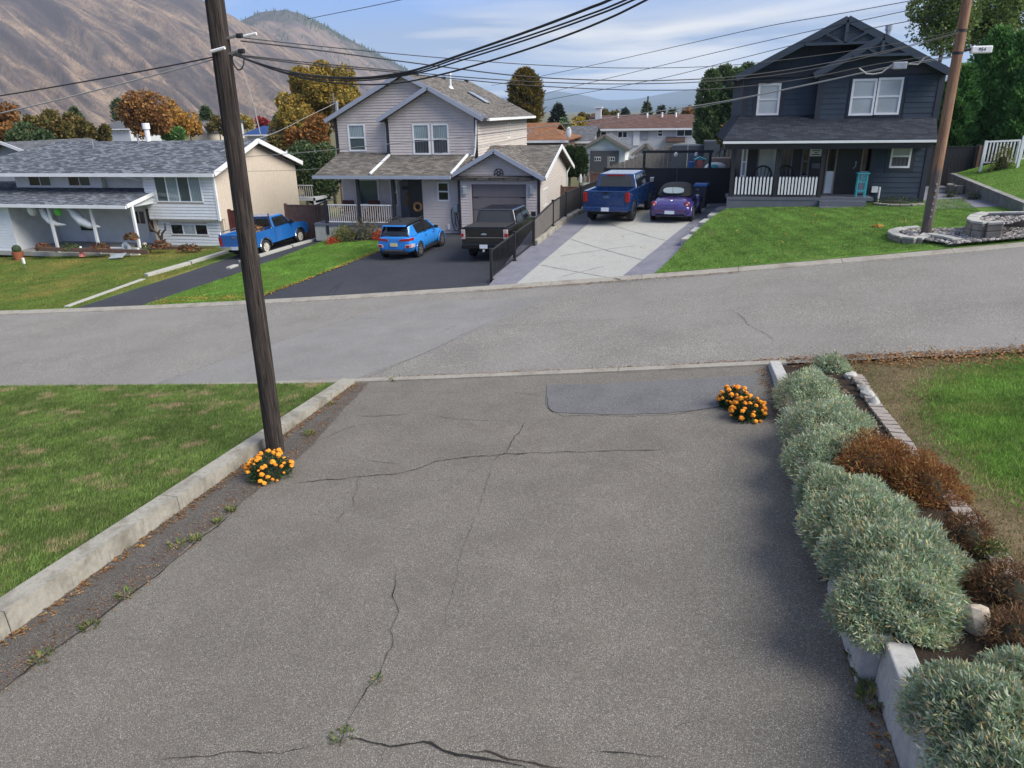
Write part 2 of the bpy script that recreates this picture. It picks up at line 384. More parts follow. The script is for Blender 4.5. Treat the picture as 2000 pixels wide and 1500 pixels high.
# smoother repaved band across the road
loft('road_repair', poly([G(690, 742), G(830, 690), G(1010, 610), G(1085, 578)], 14), poly([G(290, 755), G(480, 690), G(700, 620), G(800, 592)], 14), 14, zroad, 'asphalt_road_patch', lift=.006)
def crack(px, zf, w0=.02, mat='crack', jit=.5, parent=None, lift=.012, n=10, world=False):
    P = [p if world else G(p[0], p[1], zf) for p in px]
    L_ = sum(math.dist(a, b) for a, b in zip(P, P[1:])); n = max(6, int(L_ / .07)); P = poly(P, n); mb = MB(); vs = []; k = random.random() * 99
    for i, p in enumerate(P):
        q = P[min(i + 1, n)]; o = P[max(i - 1, 0)]; d = Vector((q[0] - o[0], q[1] - o[1])).normalized(); nn = Vector((-d.y, d.x))
        off = jit * .12 * noise.noise((i * .23, k, 0)) + jit * .05 * noise.noise((i * .9, k, 5)); wd = w0 * .55 * (.25 + 1.0 * abs(noise.noise((i * .31, k, 9)))) * (min(1, i / 4, (n - i) / 4) + .1)
        c = Vector(p) + nn * off
        for s_ in (-1, 1):
            e = c + nn * wd * s_; vs.append((e.x, e.y, zf(e.x, e.y) + lift))
    mb.add(vs, [(2 * i, 2 * i + 1, 2 * i + 3, 2 * i + 2) for i in range(n)])
    o = mb.obj('crack', mat, parent)
    if o.data.polygons[0].normal.z < 0: o.data.flip_normals()
    return o
for c_ in ([(670, 760), (830, 690), (960, 628), (1060, 583)], [(955, 638), (1150, 628), (1300, 616), (1480, 604)], [(1440, 610), (1470, 640), (1520, 668)], [(640, 620), (800, 624), (920, 622)], [(300, 752), (480, 688), (690, 622)], [(850, 655), (900, 632)]):
    crack(c_, zroad, .014, parent=road, lift=.016)
# kerbs
def kerb(name, x0, x1, y0, y1, side, step=3.0):
    k = tag(thing(name, None, None, (0, 0, 0)), kind='structure'); x = x0
    while x < x1 - .01:
        e = min(x1, x + step) - .012; n = 4; mb = MB()
        for i in range(n):
            a = x + (e - x) * i / n; b = x + (e - x) * (i + 1) / n
            if side > 0: lo, hi = [(a, y0, zr(a) - .1), (b, y0, zr(b) - .1), (b, y1, zr(b) - .1), (a, y1, zr(a) - .1)], [(a, y0 + .05, zr(a) + .035), (b, y0 + .05, zr(b) + .035), (b, y1, zr(b) + .1), (a, y1, zr(a) + .1)]
            else: lo, hi = [(a, y0, zr(a) - .1), (b, y0, zr(b) - .1), (b, y1, zr(b) - .1), (a, y1, zr(a) - .1)], [(a, y0, zr(a) + .085), (b, y0, zr(b) + .085), (b, y1 - .02, zr(b) + .08), (a, y1 - .02, zr(a) + .08)]
            mb.hexa(lo, hi)
        mb.obj('kerb_stone', 'concrete_kerb', k); x = min(x1, x + step)
kerb('kerb_far', -70, 34, YF - .03, YF + .36, 1)
kerb('kerb_near', -40, 2.3, YN - .22, YN + .03, -1)
# near driveway
DX0, DX1 = -6.95, 1.92
drv = loft('driveway', seg((DX0, -3), (DX0, YN - .21), 24), seg((DX1, -3), (DX1, YN - .21), 24), 14, zd, 'asphalt_drive')
EL = poly([(DX0 + 1.0, 1), G(0, 1350, zd), G(120, 1262, zd), G(260, 1160, zd), G(400, 1040, zd), G(520, 945, zd), G(600, 880, zd), (DX0 + .35, 14.1)], 40)
EL = [(x + .05 * noise.noise((i * .5, 3, 1)), y) for i, (x, y) in enumerate(EL)]
loft('driveway_edge_strip', seg((DX0, 1), (DX0, 14.1), 40), EL, 4, zd, 'asphalt_old', lift=.008)
PT = poly([G(1068, 752, zd), G(1180, 750, zd), G(1330, 742, zd), G(1478, 733, zd)], 20)
PB = [(x + .06 * noise.noise((i * .7, 5, 2)), y + .07 * noise.noise((i * .6, 9, 2))) for i, (x, y) in enumerate(poly([G(1066, 790, zd), G(1078, 806, zd), G(1180, 810, zd), G(1300, 808, zd), G(1380, 799, zd), G(1465, 782, zd)], 20))]
loft('driveway_patch', PT, PB, 6, zd, 'asphalt_new', lift=.008)
for pth, wd, mt in (([(1066, 770), (1070, 800), (1100, 812), (1200, 813), (1310, 811), (1400, 795), (1460, 780)], .018, 'crack'),
    ([(570, 945), (640, 938), (720, 930), (790, 925), (850, 902), (940, 890), (1060, 885), (1180, 882), (1320, 878)], .024, 'crack_brown'),
    ([(960, 905), (990, 880), (1010, 850), (1030, 822)], .02, 'crack_brown'), ([(700, 768), (800, 764), (905, 768)], .014, 'crack_brown'),
    ([(840, 812), (900, 820), (1000, 823)], .014, 'crack_brown'), ([(690, 812), (730, 814), (800, 810)], .022, 'crack_brown'), ([(985, 766), (1030, 770), (1062, 776)], .014, 'crack'),
    ([(965, 900), (945, 960), (930, 1010)], .008, 'crack_brown'), ([(600, 870), (680, 835), (740, 826)], .014, 'crack_brown'), ([(620, 898), (700, 900), (800, 908)], .010, 'crack_brown'),
    ([(678, 1438), (720, 1450), (760, 1458), (830, 1452), (870, 1468), (950, 1485), (1040, 1500)], .036, 'crack'), ([(640, 1490), (670, 1440), (700, 1380), (740, 1320), (765, 1260), (775, 1190), (772, 1110)], .013, 'crack'),
    ([(300, 1488), (380, 1482), (440, 1468), (500, 1474), (560, 1466), (630, 1462)], .013, 'crack'), ([(870, 1470), (910, 1455), (945, 1435)], .007, 'crack'), ([(1120, 1470), (1200, 1468), (1270, 1475), (1340, 1500)], .010, 'crack'),
    ([(900, 1464), (980, 1478), (1050, 1490), (1130, 1498)], .016, 'crack_brown'),
    ([(930, 1010), (900, 1080), (885, 1160), (860, 1240)], .007, 'crack'), ([(1180, 882), (1260, 905), (1330, 940)], .007, 'crack'), ([(700, 930), (690, 980), (640, 1040)], .007, 'crack_brown'), ([(1300, 1475), (1330, 1420), (1400, 1395)], .007, 'crack'), ([(760, 1458), (740, 1500)], .008, 'crack'),
    ([(0, 1355), (70, 1298), (140, 1245), (220, 1190), (300, 1130), (380, 1062), (460, 1000)], .034, 'crack'), ([(1075, 1130), (1090, 1160), (1082, 1210)], .006, 'crack')):
    crack(pth, zd, wd, mt, parent=drv)
# low concrete wall on the left of the driveway
wl = thing('concrete_wall', 'low weathered concrete kerb wall between green lawn and driveway, running past the dark pole', 'wall', (DX0, 8, zd(DX0, 8)))
yy = [-1, 2.4, 5.1, 8.0, 11.1, 14.19]
for a, b in zip(yy, yy[1:]):
    mb = MB(); n = 6; e = b - .012
    for i in range(n):
        p = a + (e - a) * i / n; q = a + (e - a) * (i + 1) / n
        j = lambda y: .02 * noise.noise((y * .8, 2, 0))
        T = lambda y: zd(DX0, y) + .10 + .20 * max(0, min(1, (14.2 - y) / 9))
        mb.hexa([(DX0 - .3, p, zd(DX0, p) - .3), (DX0 + j(p), p, zd(DX0, p) - .3), (DX0 + j(q), q, zd(DX0, q) - .3), (DX0 - .3, q, zd(DX0, q) - .3)],
                [(DX0 - .3, p, T(p)), (DX0 - .02 + j(p), p, T(p)), (DX0 - .02 + j(q), q, T(q)), (DX0 - .3, q, T(q))])
    o = mb.obj('wall_section', 'concrete', wl); o.location = (-wl.location.x, -wl.location.y, -wl.location.z)
# left near lawn
loft('lawn_left', seg((-60, -3), (-60, YN - .21), 20), seg((DX0 - .29, -3), (DX0 - .29, YN - .21), 20), 40, zlawnL, 'lawn_near')
# right retaining wall and bed
wr_ = thing('retaining_wall', 'grey concrete slab retaining wall holding the shrub bed on the right of the driveway', 'wall', (DX1, 8, zd(DX1, 8)))
for a, b, dx, dz in ((-1, 2.2, .0, .0), (2.2, 5.5, .0, -.02), (5.5, 6.9, -.14, .02), (6.9, 9.5, -.04, -.01), (9.5, 12, -.02, 0), (12, 14.15, 0, 0)):
    e = b - .015; mb = MB(); x = DX1 + dx
    mb.hexa([(x, a, zd(x, a) - .3), (x + .24, a, zd(x, a) - .3), (x + .24, e, zd(x, e) - .3), (x, e, zd(x, e) - .3)],
            [(x + .03, a, zbed(x, a) + .05 + dz), (x + .24, a, zbed(x, a) + .06 + dz), (x + .24, e, zbed(x, e) + .06 + dz), (x + .03, e, zbed(x, e) + .05 + dz)])
    o = mb.obj('wall_slab', 'concrete_slab_wall', wr_, bevel=.015); o.location = (-wr_.location.x, -wr_.location.y, -wr_.location.z)
EDP = [(3.9, -3), (3.95, 3.5)] + [G(px, py, zbed) for px, py in ((1996, 1166), (1940, 1090), (1850, 975), (1770, 880), (1705, 795), (1665, 730))] + [G(1650, 708, zbed)]
ED = poly(EDP, 30)
loft('planting_bed', seg((DX1 + .1, -3), (DX1 + .1, ED[-1][1]), 30), ED, 6, zbed, 'soil')
zl2 = lambda x, y: zbed(x, y) - .02
loft('lawn_right', ED, seg((26, -3), (26, ED[-1][1]), 30), 24, zl2, 'lawn_dry')
# ------------------------------------------------------------------ far side lots
FXc0, FXc1 = -6.25, -0.55                                  # concrete driveway
loft('lawn_far_left', seg((-95, YF + .35), (-22.9, YF + .35), 30), seg((-95, 37.5), (-22.2, 37.5), 30), 8, zA, 'lawn_far')
LD0 = poly([(-23.6, YF + .35), (-22.9, 29.0), (-22.2, 39)], 12); LD1 = poly([(-20.4, YF + .35), (-19.4, 29), (-18.7, 39)], 12)
GD0 = poly([(-15.6, YF + .35), (-14.6, 28), (-13.6, 33.5), (-13.4, 37.2)], 12)
loft('driveway_left_house', LD0, LD1, 4, zA, 'asphalt_seal', lift=.012)
loft('lawn_strip', LD1, GD0, 8, lambda x, y: zA(x, y) + .02, 'lawn_strip')
dm = loft('driveway_middle_house', GD0, seg((FXc0 + .03, YF + .35), (FXc0 + .03, 38.5), 12), 8, zA, 'asphalt_seal')
crack([(630, 583), (660, 555), (672, 552)], zA, .03, 'sealant', parent=dm)
crack([(620, 580), (650, 576), (668, 552), (672, 548)], zA, .035, 'sealant', parent=dm)
loft('lawn_behind', seg((-40, 37.5), (-24, 37.5), 6), seg((-40, 55), (-24, 55), 6), 6, lambda x, y: zA(x, y) - .05, 'lawn_far')
loft('yard_middle', seg((-24, 38.9), (-13.3, 38.6), 6), seg((-24, 50), (-13.3, 50), 6), 6, lambda x, y: zA(x, y) - .03, 'soil')
# concrete drive: pale centre, stamped borders
def zCs(x, y): return zC(x, y)
CR = poly([(-.65, YF + .35), G(1345, 478, zC), (2.05, 33.0), (3.2, 40)], 12)
dc = loft('driveway_concrete_border', seg((FXc0, YF + .35), (FXc0, 40), 12), CR, 8, zCs, 'concrete_stamped')
S0 = poly([(G(1003, 560, zC)[0], YF + .36), G(1085, 490, zC), G(1152, 435, zC), (-4.4, 38.6)], 12); S1 = poly([(G(1212, 548, zC)[0], YF + .36), G(1280, 488, zC), G(1348, 434, zC), (1.6, 38.6)], 12)
loft('driveway_concrete_slab', S0, S1, 6, zCs, 'concrete_pale', lift=.006)
for pth in ([G(1108, 465, zC), G(1255, 508, zC)], [G(1058, 518, zC), G(1215, 545, zC)], [G(1195, 440, zC), G(1300, 470, zC)], [G(1095, 500, zC), G(1240, 480, zC)], [G(1100, 540, zC), G(1180, 520, zC)]):
    mb = MB(); pts = poly(pth, 12); vs = []
    d = Vector((pth[1][0] - pth[0][0], pth[1][1] - pth[0][1])).normalized(); nn = Vector((-d.y, d.x)) * .028
    for p in pts: vs += [(p[0] - nn.x, p[1] - nn.y, zC(p[0] - nn.x, p[1] - nn.y) + .0085), (p[0] + nn.x, p[1] + nn.y, zC(p[0] + nn.x, p[1] + nn.y) + .0085)]
    mb.add(vs, [(2 * i, 2 * i + 1, 2 * i + 3, 2 * i + 2) for i in range(12)]); o = mb.obj('control_joint', 'concrete_grey', dc)
    if o.data.polygons[0].normal.z < 0: o.data.flip_normals()
LB0 = poly([(-.62, YF + .35), G(1348, 478, zC), (2.1, 33.0), (2.5, 34.5)], 14)
loft('lawn_right_house', LB0, seg((24, YF + .35), (13.5, 34.5), 14), 14, zB, 'lawn_bright', lift=.02)
zside = lambda x, y: zB(x, y) + .03
loft('gravel_yard', seg((9.85, 31.5), (12.4, 31.5), 6), seg((9.85, 40), (12.4, 40), 6), 4, zB, 'concrete_stamped', lift=.03)
# ------------------------------------------------------------------ grass blades
def sample_z(zf, x0, x1, y0, y1, n=40):
    gx_ = np.linspace(x0, x1, n); gy_ = np.linspace(y0, y1, n); Z = np.array([[zf(a, b) for a in gx_] for b in gy_])
    def f(x, y):
        u = np.clip((x - x0) / (x1 - x0) * (n - 1), 0, n - 1.001); v = np.clip((y - y0) / (y1 - y0) * (n - 1), 0, n - 1.001); i = u.astype(int); j = v.astype(int); a = u - i; b = v - j
        return Z[j, i] * (1 - a) * (1 - b) + Z[j, i + 1] * a * (1 - b) + Z[j + 1, i] * (1 - a) * b + Z[j + 1, i + 1] * a * b
    return f
def inpoly(x, y, P):
    r = np.zeros(len(x), bool); n = len(P)
    for i in range(n):
        x1, y1 = P[i]; x2, y2 = P[(i + 1) % n]
        c = ((y1 > y) != (y2 > y)) & (x < (x2 - x1) * (y - y1) / (y2 - y1 + 1e-12) + x1); r ^= c
    return r
def blades(name, label, P, N, zf, mat, h=(.03, .06), wd=.012, keep=None, lift=0):
    xs = [p[0] for p in P]; ys = [p[1] for p in P]; x0, x1, y0, y1 = min(xs), max(xs), min(ys), max(ys)
    x = rng.uniform(x0, x1, N); y = rng.uniform(y0, y1, N); k = inpoly(x, y, P)
    if keep is not None: k &= keep(x, y)
    x = x[k]; y = y[k]; n = len(x); z = sample_z(zf, x0, x1, y0, y1)(x, y) + lift - .004
    a = rng.uniform(0, 2 * np.pi, n); hh = rng.uniform(h[0], h[1], n); ln = rng.uniform(.2, 1.1, n) * hh; b = rng.normal(.6, .9, n)
    dx = np.cos(a) * wd / 2; dy = np.sin(a) * wd / 2
    V = np.stack([np.stack([x - dx, y - dy, z], 1), np.stack([x + dx, y + dy, z], 1), np.stack([x + ln * np.cos(b), y + ln * np.sin(b), z + hh], 1)], 1).reshape(-1, 3)
    o = link(name, nmesh(name, V, np.arange(3 * n).reshape(-1, 3), mat)); return tag(o, label, 'grass', kind='stuff')
leafy('blade_near', [(0.089, 0.174, 0.035), (0.137, 0.228, 0.045), (0.189, 0.270, 0.070), (0.273, 0.318, 0.120)], .7, .35, ((.46, .36, .21), 1.7, .55))
leafy('blade_bright', [(.10, .23, .03), (.15, .30, .045), (.19, .34, .06), (.25, .34, .09)], .7, .35, ((.25, .31, .08), .6, .56))
leafy('blade_right', [(.08, .18, .02), (.12, .25, .03), (.16, .28, .05)], .7, .35, ((.33, .25, .14), .5, .52))
leafy('blade_far', [(.10, .17, .03), (.14, .20, .04), (.19, .22, .05)], .7, .35, ((.34, .26, .08), .3, .5))
leafy('blade_mown', [(.11, .23, .04), (.15, .29, .05), (.19, .32, .07), (.24, .32, .10)], .7, .35, ((.25, .31, .09), .6, .58), (.42, R(-16)))
PL = [(-7.26, 3.0), (-7.26, 14.15), (-21, 14.15), (-15, 8), (-9.5, 3.0)]
blades('grass_left', 'windswept green lawn grass with straw patches left of the concrete wall', PL, 520000, zlawnL, 'blade_near', (.03, .075), .013)
GZ = [G(px, py, zl2) for px, py in ((1835, 745), (1900, 722), (2010, 705), (2450, 720), (2450, 1010), (2010, 975), (1950, 950), (1895, 900), (1850, 850), (1820, 790))]
def gzone(x, y): 
    k = inpoly(x + rng.normal(0, .22, len(x)), y + rng.normal(0, .3, len(x)), GZ); return k
leafy('blade_dry', [(.30, .22, .12), (.22, .15, .08), (.38, .3, .17), (.16, .17, .05), (.12, .17, .04)], .8, .25)
RP_ = [(x + .1, y) for x, y in ED[10:]] + [(12, 14.2), (11, 9), (6, 4.5)]
blades('grass_right', 'bright green watered patch of the right lawn beyond the brick edging', [(3.4, 4.5), (3.4, 14.3), (13, 14.3), (13, 9), (8, 4.5)], 560000, zl2, 'blade_bright', (.03, .07), .014, gzone)
blades('dry_grass_right', 'thin straw coloured grass round the green patch of the right lawn', RP_, 170000, zl2, 'blade_dry', (.015, .045), .012, lambda x, y: ~gzone(x, y))
blades('grass_far_left', 'mown yellowing lawn grass in front of the white house', [(-44, 23.8), (-23.7, 23.8), (-22.5, 37), (-46, 37)], 130000, zA, 'blade_far', (.03, .06), .03)
blades('grass_strip', 'green grass strip between the two dark asphalt driveways', LD1[:11] + GD0[10::-1], 90000, zA, 'blade_bright', (.03, .06), .026, lift=.02)
blades('grass_right_house', 'striped bright green lawn grass before the dark house', LB0 + [(11.6, 34.3), (10.0, 24)], 170000, zB, 'blade_mown', (.03, .06), .024, lift=.02)
# ------------------------------------------------------------------ litter
def litter(name, label, pts, N, spread, zf, mat, size=(.02, .05), lift=.012, cat='leaves'):
    P = poly(pts, 200); idx = rng.integers(0, 201, N); A = np.array(P)[idx] + rng.normal(0, spread, (N, 2)); vs = []; fs = []
    for i, (x, y) in enumerate(A):
        s = random.uniform(*size); a = random.random() * 6.28; t = random.uniform(-.5, .5); c, d = math.cos(a) * s, math.sin(a) * s; z = zf(x, y) + lift + random.random() * .015
        vs += [(x - c, y - d, z), (x + d * .6, y - c * .6, z + s * .3), (x + c, y + d, z + s * t), (x - d * .6, y + c * .6, z + s * .4)]; fs.append((4 * i, 4 * i + 1, 4 * i + 2, 4 * i + 3))
    return tag(MB().add(vs, fs).obj(name, mat), label, cat, kind='stuff')
leafy('leaf_litter', [(.10, .045, .02), (.22, .09, .035), (.33, .17, .07), (.16, .11, .06), (.42, .28, .12)], .8, .2)
leafy('leaf_yellow', [(.5, .32, .06), (.4, .2, .05), (.55, .42, .12)], .8, .2)
litter('leaf_litter', 'dry brown leaves gathered along the road side of the near kerb', [(-5.9, 14.5), (0, 14.52), (2.4, 14.6), (9, 14.4)], 2600, .07, lambda x, y: zr(x), 'leaf_litter', (.012, .035))
litter('leaf_litter', 'dry leaves scattered at the foot of the low concrete wall', [(-6.88, 3), (-6.86, 8), (-6.85, 14)], 1300, .06, zd, 'leaf_litter', (.01, .03))
litter('leaf_litter', 'fine brown debris spread over the edge strip of the driveway', [(x - .15, y) for x, y in EL[4:]], 2600, .13, zd, 'leaf_litter', (.006, .018), .012)
litter('leaf_litter', 'dead leaves and soil on the verge of the right lawn', [(2.6, 14.0), (6, 14.0), (11, 13.9)], 3200, .28, zl2, 'leaf_litter', (.015, .04), .02)
litter('leaf_litter', 'brown leaves along the foot of the retaining wall', [(1.85, 3), (1.86, 9), (1.8, 14)], 900, .05, zd, 'leaf_litter', (.01, .028))
litter('leaf_litter', 'thin brown debris in the far gutter before the concrete driveway', [(-6.5, 23.2), (-2, 23.22), (2, 23.2)], 700, .05, lambda x, y: zr(x), 'leaf_litter', (.012, .03), .03)
litter('leaf_litter', 'yellow leaves fallen along the edge of the middle asphalt driveway', GD0[:9], 380, .12, zA, 'leaf_yellow', (.03, .06), .03)
litter('leaf_litter', 'few yellow leaves strewn on the grass strip and kerb', [(-20, 24.2), (-16, 24.2)], 260, .3, zA, 'leaf_yellow', (.03, .055), .05)
litter('leaf_litter', 'few yellow leaves strewn on the bright lawn of the dark house', [(1, 26), (5, 29), (8, 30)], 60, 1.6, zB, 'leaf_yellow', (.04, .07), .06)
leafy('weed_green', [(.06, .11, .02), (.11, .17, .045), (.18, .20, .07), (.28, .22, .09)], .7, .3)
def tuft(name, label, c, zf, r=.12, n=60, h=.1, mat='weed_green', cat='weed', group=None):
    x0, y0 = c; z0 = zf(x0, y0); mb = MB()
    for i in range(n):
        a = random.random() * 6.28; q = r * math.sqrt(random.random()); x = x0 + q * math.cos(a); y = y0 + q * math.sin(a); l = h * random.uniform(.5, 1.2); b = a + random.uniform(-.8, .8); w_ = .012
        px_, py_ = -math.sin(b) * w_, math.cos(b) * w_; ex, ey = x + l * .8 * math.cos(b), y + l * .8 * math.sin(b); mx, my = (x + ex) / 2, (y + ey) / 2
        mb.add([(x, y, z0), (mx + px_, my + py_, z0 + l * .6), (ex, ey, z0 + l * random.uniform(.5, 1)), (mx - px_, my - py_, z0 + l * .6)], [(0, 1, 2, 3)])
    o = mb.obj(name, mat); return tag(o, label, cat, group)
for (px, py), r_, lb in (((340, 1068), .13, 'yellow green weed tuft growing in the edge crack, brightest of the row'), ((385, 1055), .08, 'small weed tuft just right of the brightest weed'), ((240, 1165), .12, 'weed clump in the driveway edge crack below the orange leaf'), ((170, 1225), .11, 'weed clump in the edge crack second from the frame corner'), ((85, 1285), .13, 'weed clump in the edge crack nearest the frame corner'), ((455, 998), .08, 'small weed tuft near the marigolds by the pole'), ((420, 1020), .06, 'tiny dry weed between the pole marigolds and the wall crack'), ((655, 790), .14, 'green weeds at the corner of wall and kerb'), ((600, 850), .16, 'creeping green weeds beside the dark pole'), ((780, 742), .2, 'grass tuft growing in the near road gutter')):
    tuft('weed', lb, G(px + random.uniform(-6, 6), py, zd), zd, r_ * random.uniform(.5, .95), random.randint(22, 55), random.uniform(.05, .09))
for i, (px, py) in enumerate(((1680, 1295), (1690, 1330), (1700, 1372))):
    tuft('weed', ('upper', 'middle', 'lower')[i] + 'most of three leafy green weeds at the foot of the retaining wall', G(px, py, zd), zd, .09, 40, .13, group='weeds at the retaining wall')
tuft('weed', 'thin green weeds along the long crack at the bottom of the driveway', G(668, 1440, zd), zd, .10, 40, .04); tuft('weed', 'thin green weeds higher up the long driveway crack', G(735, 1330, zd), zd, .07, 24, .035)
o = MB().ball((0, 0, 0), .05, .03, .015, 6, 4).obj('fallen_leaf', 'leaf_yellow'); g = G(278, 1068, zd); o.location = (g[0], g[1], zd(*g) + .02); tag(o, 'curled orange fallen leaf beside the low concrete wall', 'leaf')
# ================================================================== houses
def shingle(name, cols, dark):
    m = NT(name); uv = m.n('UVMap').outputs[0]
    br = m.n('TexBrick'); br.inputs['Scale'].default_value = 1; br.inputs['Brick Width'].default_value = .32; br.inputs['Row Height'].default_value = .145; br.inputs['Mortar Size'].default_value = .012; br.inputs['Mortar Smooth'].default_value = .3
    br.inputs['Color1'].default_value = (0, 0, 0, 1); br.inputs['Color2'].default_value = (1, 1, 1, 1); br.inputs['Mortar'].default_value = (.5, .5, .5, 1); br.inputs['Bias'].default_value = 0; br.offset = .37
    m.l(uv, br.inputs['Vector'])
    mp = m.n('Mapping'); mp.inputs['Scale'].default_value = (2.2, 7, 1); m.l(uv, mp.inputs[0])
    mixv = m.mix(.55, br.outputs[0], m.noise(mp.outputs[0], 1.0, 5, .7))
    c = m.ramp(mixv, [(.3, cols[0]), (.5, cols[1]), (.68, cols[2])])
    c = m.mix(br.outputs['Fac'], c, dark)
    c = m.mix(m.ramp(m.noise(uv, .5, 4), [(.45, 0.0), (.75, .35)]), c, sc(cols[1], .7))
    m.base(c).set(.92, spec=.2)
    w_ = m.n('TexNoise'); m.bump(m.mix(.6, br.outputs['Fac'], m.noise(uv, 60, 3)), -.6, .02)
shingle('roof_taupe', [(.085, .077, .068), (.135, .122, .108), (.20, .182, .16)], (.05, .045, .04))
shingle('roof_slate', [(.055, .062, .075), (.10, .11, .13), (.20, .215, .24)], (.04, .045, .055))
shingle('roof_black', [(.018, .022, .032), (.028, .033, .046), (.043, .05, .066)], (.015, .017, .021))
shingle('roof_brown', [(.08, .045, .038), (.12, .068, .055), (.16, .095, .08)], (.05, .03, .026))
shingle('roof_orange', [(.16, .07, .035), (.23, .105, .05), (.28, .14, .07)], (.1, .045, .025))
shingle('roof_grey', [(.07, .075, .082), (.105, .11, .12), (.15, .155, .165)], (.05, .05, .055))
shingle('roof_blue', [(.015, .045, .14), (.02, .06, .2), (.03, .08, .25)], (.01, .03, .1))
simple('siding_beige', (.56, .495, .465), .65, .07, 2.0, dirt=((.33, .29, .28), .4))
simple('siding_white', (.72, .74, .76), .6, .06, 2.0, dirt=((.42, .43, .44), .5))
simple('siding_sunlit_cream', (.52, .47, .43), .65, .07, 2.0)  # sunlit tone of the beige siding, set as colour on right-facing walls
simple('siding_dark', (.040, .055, .078), .75, .14, 2.0, spec=.25, dirt=((.028, .035, .045), .5))
simple('trim_dark', (.020, .024, .036), .55, .12)
simple('trim_black', (.015, .015, .018), .55, .12)
simple('trim_white', (.72, .73, .74), .5, .06, 3, dirt=((.55, .54, .52), .4))
simple('fascia_blue', (.30, .33, .40), .55, .08)
simple('garage_taupe', (.15, .135, .135), .55, .08)
simple('deck_grey', (.105, .115, .14), .7, .14)
simple('teal_paint', (.05, .36, .42), .5, .1)
simple('dark_red', (.085, .018, .018), .7, .2)
simple('door_grey', (.12, .115, .14), .6, .1)
simple('wood_brown', (.135, .075, .055), .8, .25, 5)
simple('wood_tan', (.27, .22, .17), .8, .22, 5)
simple('wood_orange', (.45, .19, .06), .75, .25, 5)
simple('wood_grey', (.20, .185, .16), .85, .25, 5)
def glass(name, col, stripe=None):
    m = NT(name); vec = m.coord('Object')
    c = m.ramp(m.noise(vec, .9, 3), [(.3, sc(col, .8)), (.7, sc(col, 1.2))])
    if stripe:
        wv = m.n('TexWave'); wv.inputs['Scale'].default_value = stripe; wv.inputs['Distortion'].default_value = .2; wv.bands_direction = 'X'; m.l(vec, wv.inputs[0])
        c = m.mix(1, c, m.ramp(wv.outputs[1], [(.2, .62), (.8, 1.12)]), 'MULTIPLY')
    m.base(c).set(.06, spec=.7)
glass('glass_dark', (.012, .014, .018)); glass('glass_teal', (.055, .085, .09)); glass('glass_blind', (.27, .34, .36), 3.2); glass('glass_pale', (.36, .40, .42)); glass('glass_screen', (.055, .065, .085), 2)
def front(y): return lambda u, z, d: (u, y - d, z)
def rightw(x): return lambda u, z, d: (x + d, u, z)
def bxm(mb, mf, u0, u1, z0, z1, d0, d1):
    return mb.hexa([mf(u0, z0, d0), mf(u1, z0, d0), mf(u1, z0, d1), mf(u0, z0, d1)], [mf(u0, z1, d0), mf(u1, z1, d0), mf(u1, z1, d1), mf(u0, z1, d1)])
def slab(mb, a, b, c, d, t=.13):
    a, b, c, d = map(Vector, (a, b, c, d)); w_ = (b - a).length; ud = (b - a).normalized()
    uv = [((p - a).dot(ud), ((p - a) - ud * (p - a).dot(ud)).length) for p in (a, b, c, d)]
    n = (b - a).cross(d - a).normalized()
    if n.z < 0: n = -n
    lo = [p - n * t for p in (a, b, c, d)]
    i = len(mb.f); mb.quad(a, b, c, d, uv=uv); mb.quad(*reversed(lo), uv=list(reversed(uv)))
    for p, q, r_, s_ in ((a, lo[0], lo[1], b), (b, lo[1], lo[2], c), (c, lo[2], lo[3], d), (d, lo[3], lo[0], a)): mb.quad(p, q, r_, s_)
    return mb
def siding(parent, mat, mf, z0, z1, ur, pitch=.14, holes=(), boards=None, dep=.04, gap=.028):
    mb = MB(); k = 0; cnt = 0
    while z0 + k * pitch < z1 - .01:
        zb = z0 + k * pitch + gap; zt_ = min(z1, zb + pitch - gap); k += 1
        (lb, rb), (lt, rt_) = ur(zb), ur(zt_)
        if rb - lb < .05: continue
        iv = [(lb, rb, lt, rt_)]
        for (a, b, c, d) in holes:
            if c < zt_ - .01 and d > zb + .01:
                nv = []
                for (l1, r1, l2, r2) in iv:
                    if b <= min(l1, l2) or a >= max(r1, r2): nv.append((l1, r1, l2, r2)); continue
                    if a > l1: nv.append((l1, a, l2, a))
                    if b < r1: nv.append((b, r1, b, r2))
                iv = nv
        for (l1, r1, l2, r2) in iv:
            if max(r1 - l1, r2 - l2) < .02: continue
            if r2 < l2: l2 = r2 = (l2 + r2) / 2
            tgt = MB() if boards else mb
            dd = dep + (random.uniform(-.003, .003) if boards else 0)
            vs = [mf(l1, zb, dd), mf(r1, zb, dd), mf(r2, zt_, dd * .55), mf(l2, zt_, dd * .55), mf(l1, zb, .0), mf(r1, zb, .0), mf(r2, zt_, 0), mf(l2, zt_, 0)]
            tgt.add(vs, [(0, 1, 2, 3), (4, 5, 1, 0), (3, 2, 6, 7)])
            if boards: tgt.add([mf(l1, zb, 0), mf(l1, zb, dd), mf(l2, zt_, dd * .55)], [(0, 1, 2)]).add([mf(r1, zb, 0), mf(r2, zt_, dd * .55), mf(r1, zb, dd)], [(0, 1, 2)]).obj('siding_board', mat, parent); cnt += 1
    return None if boards else tag(mb.obj('siding', mat, parent), kind='stuff')
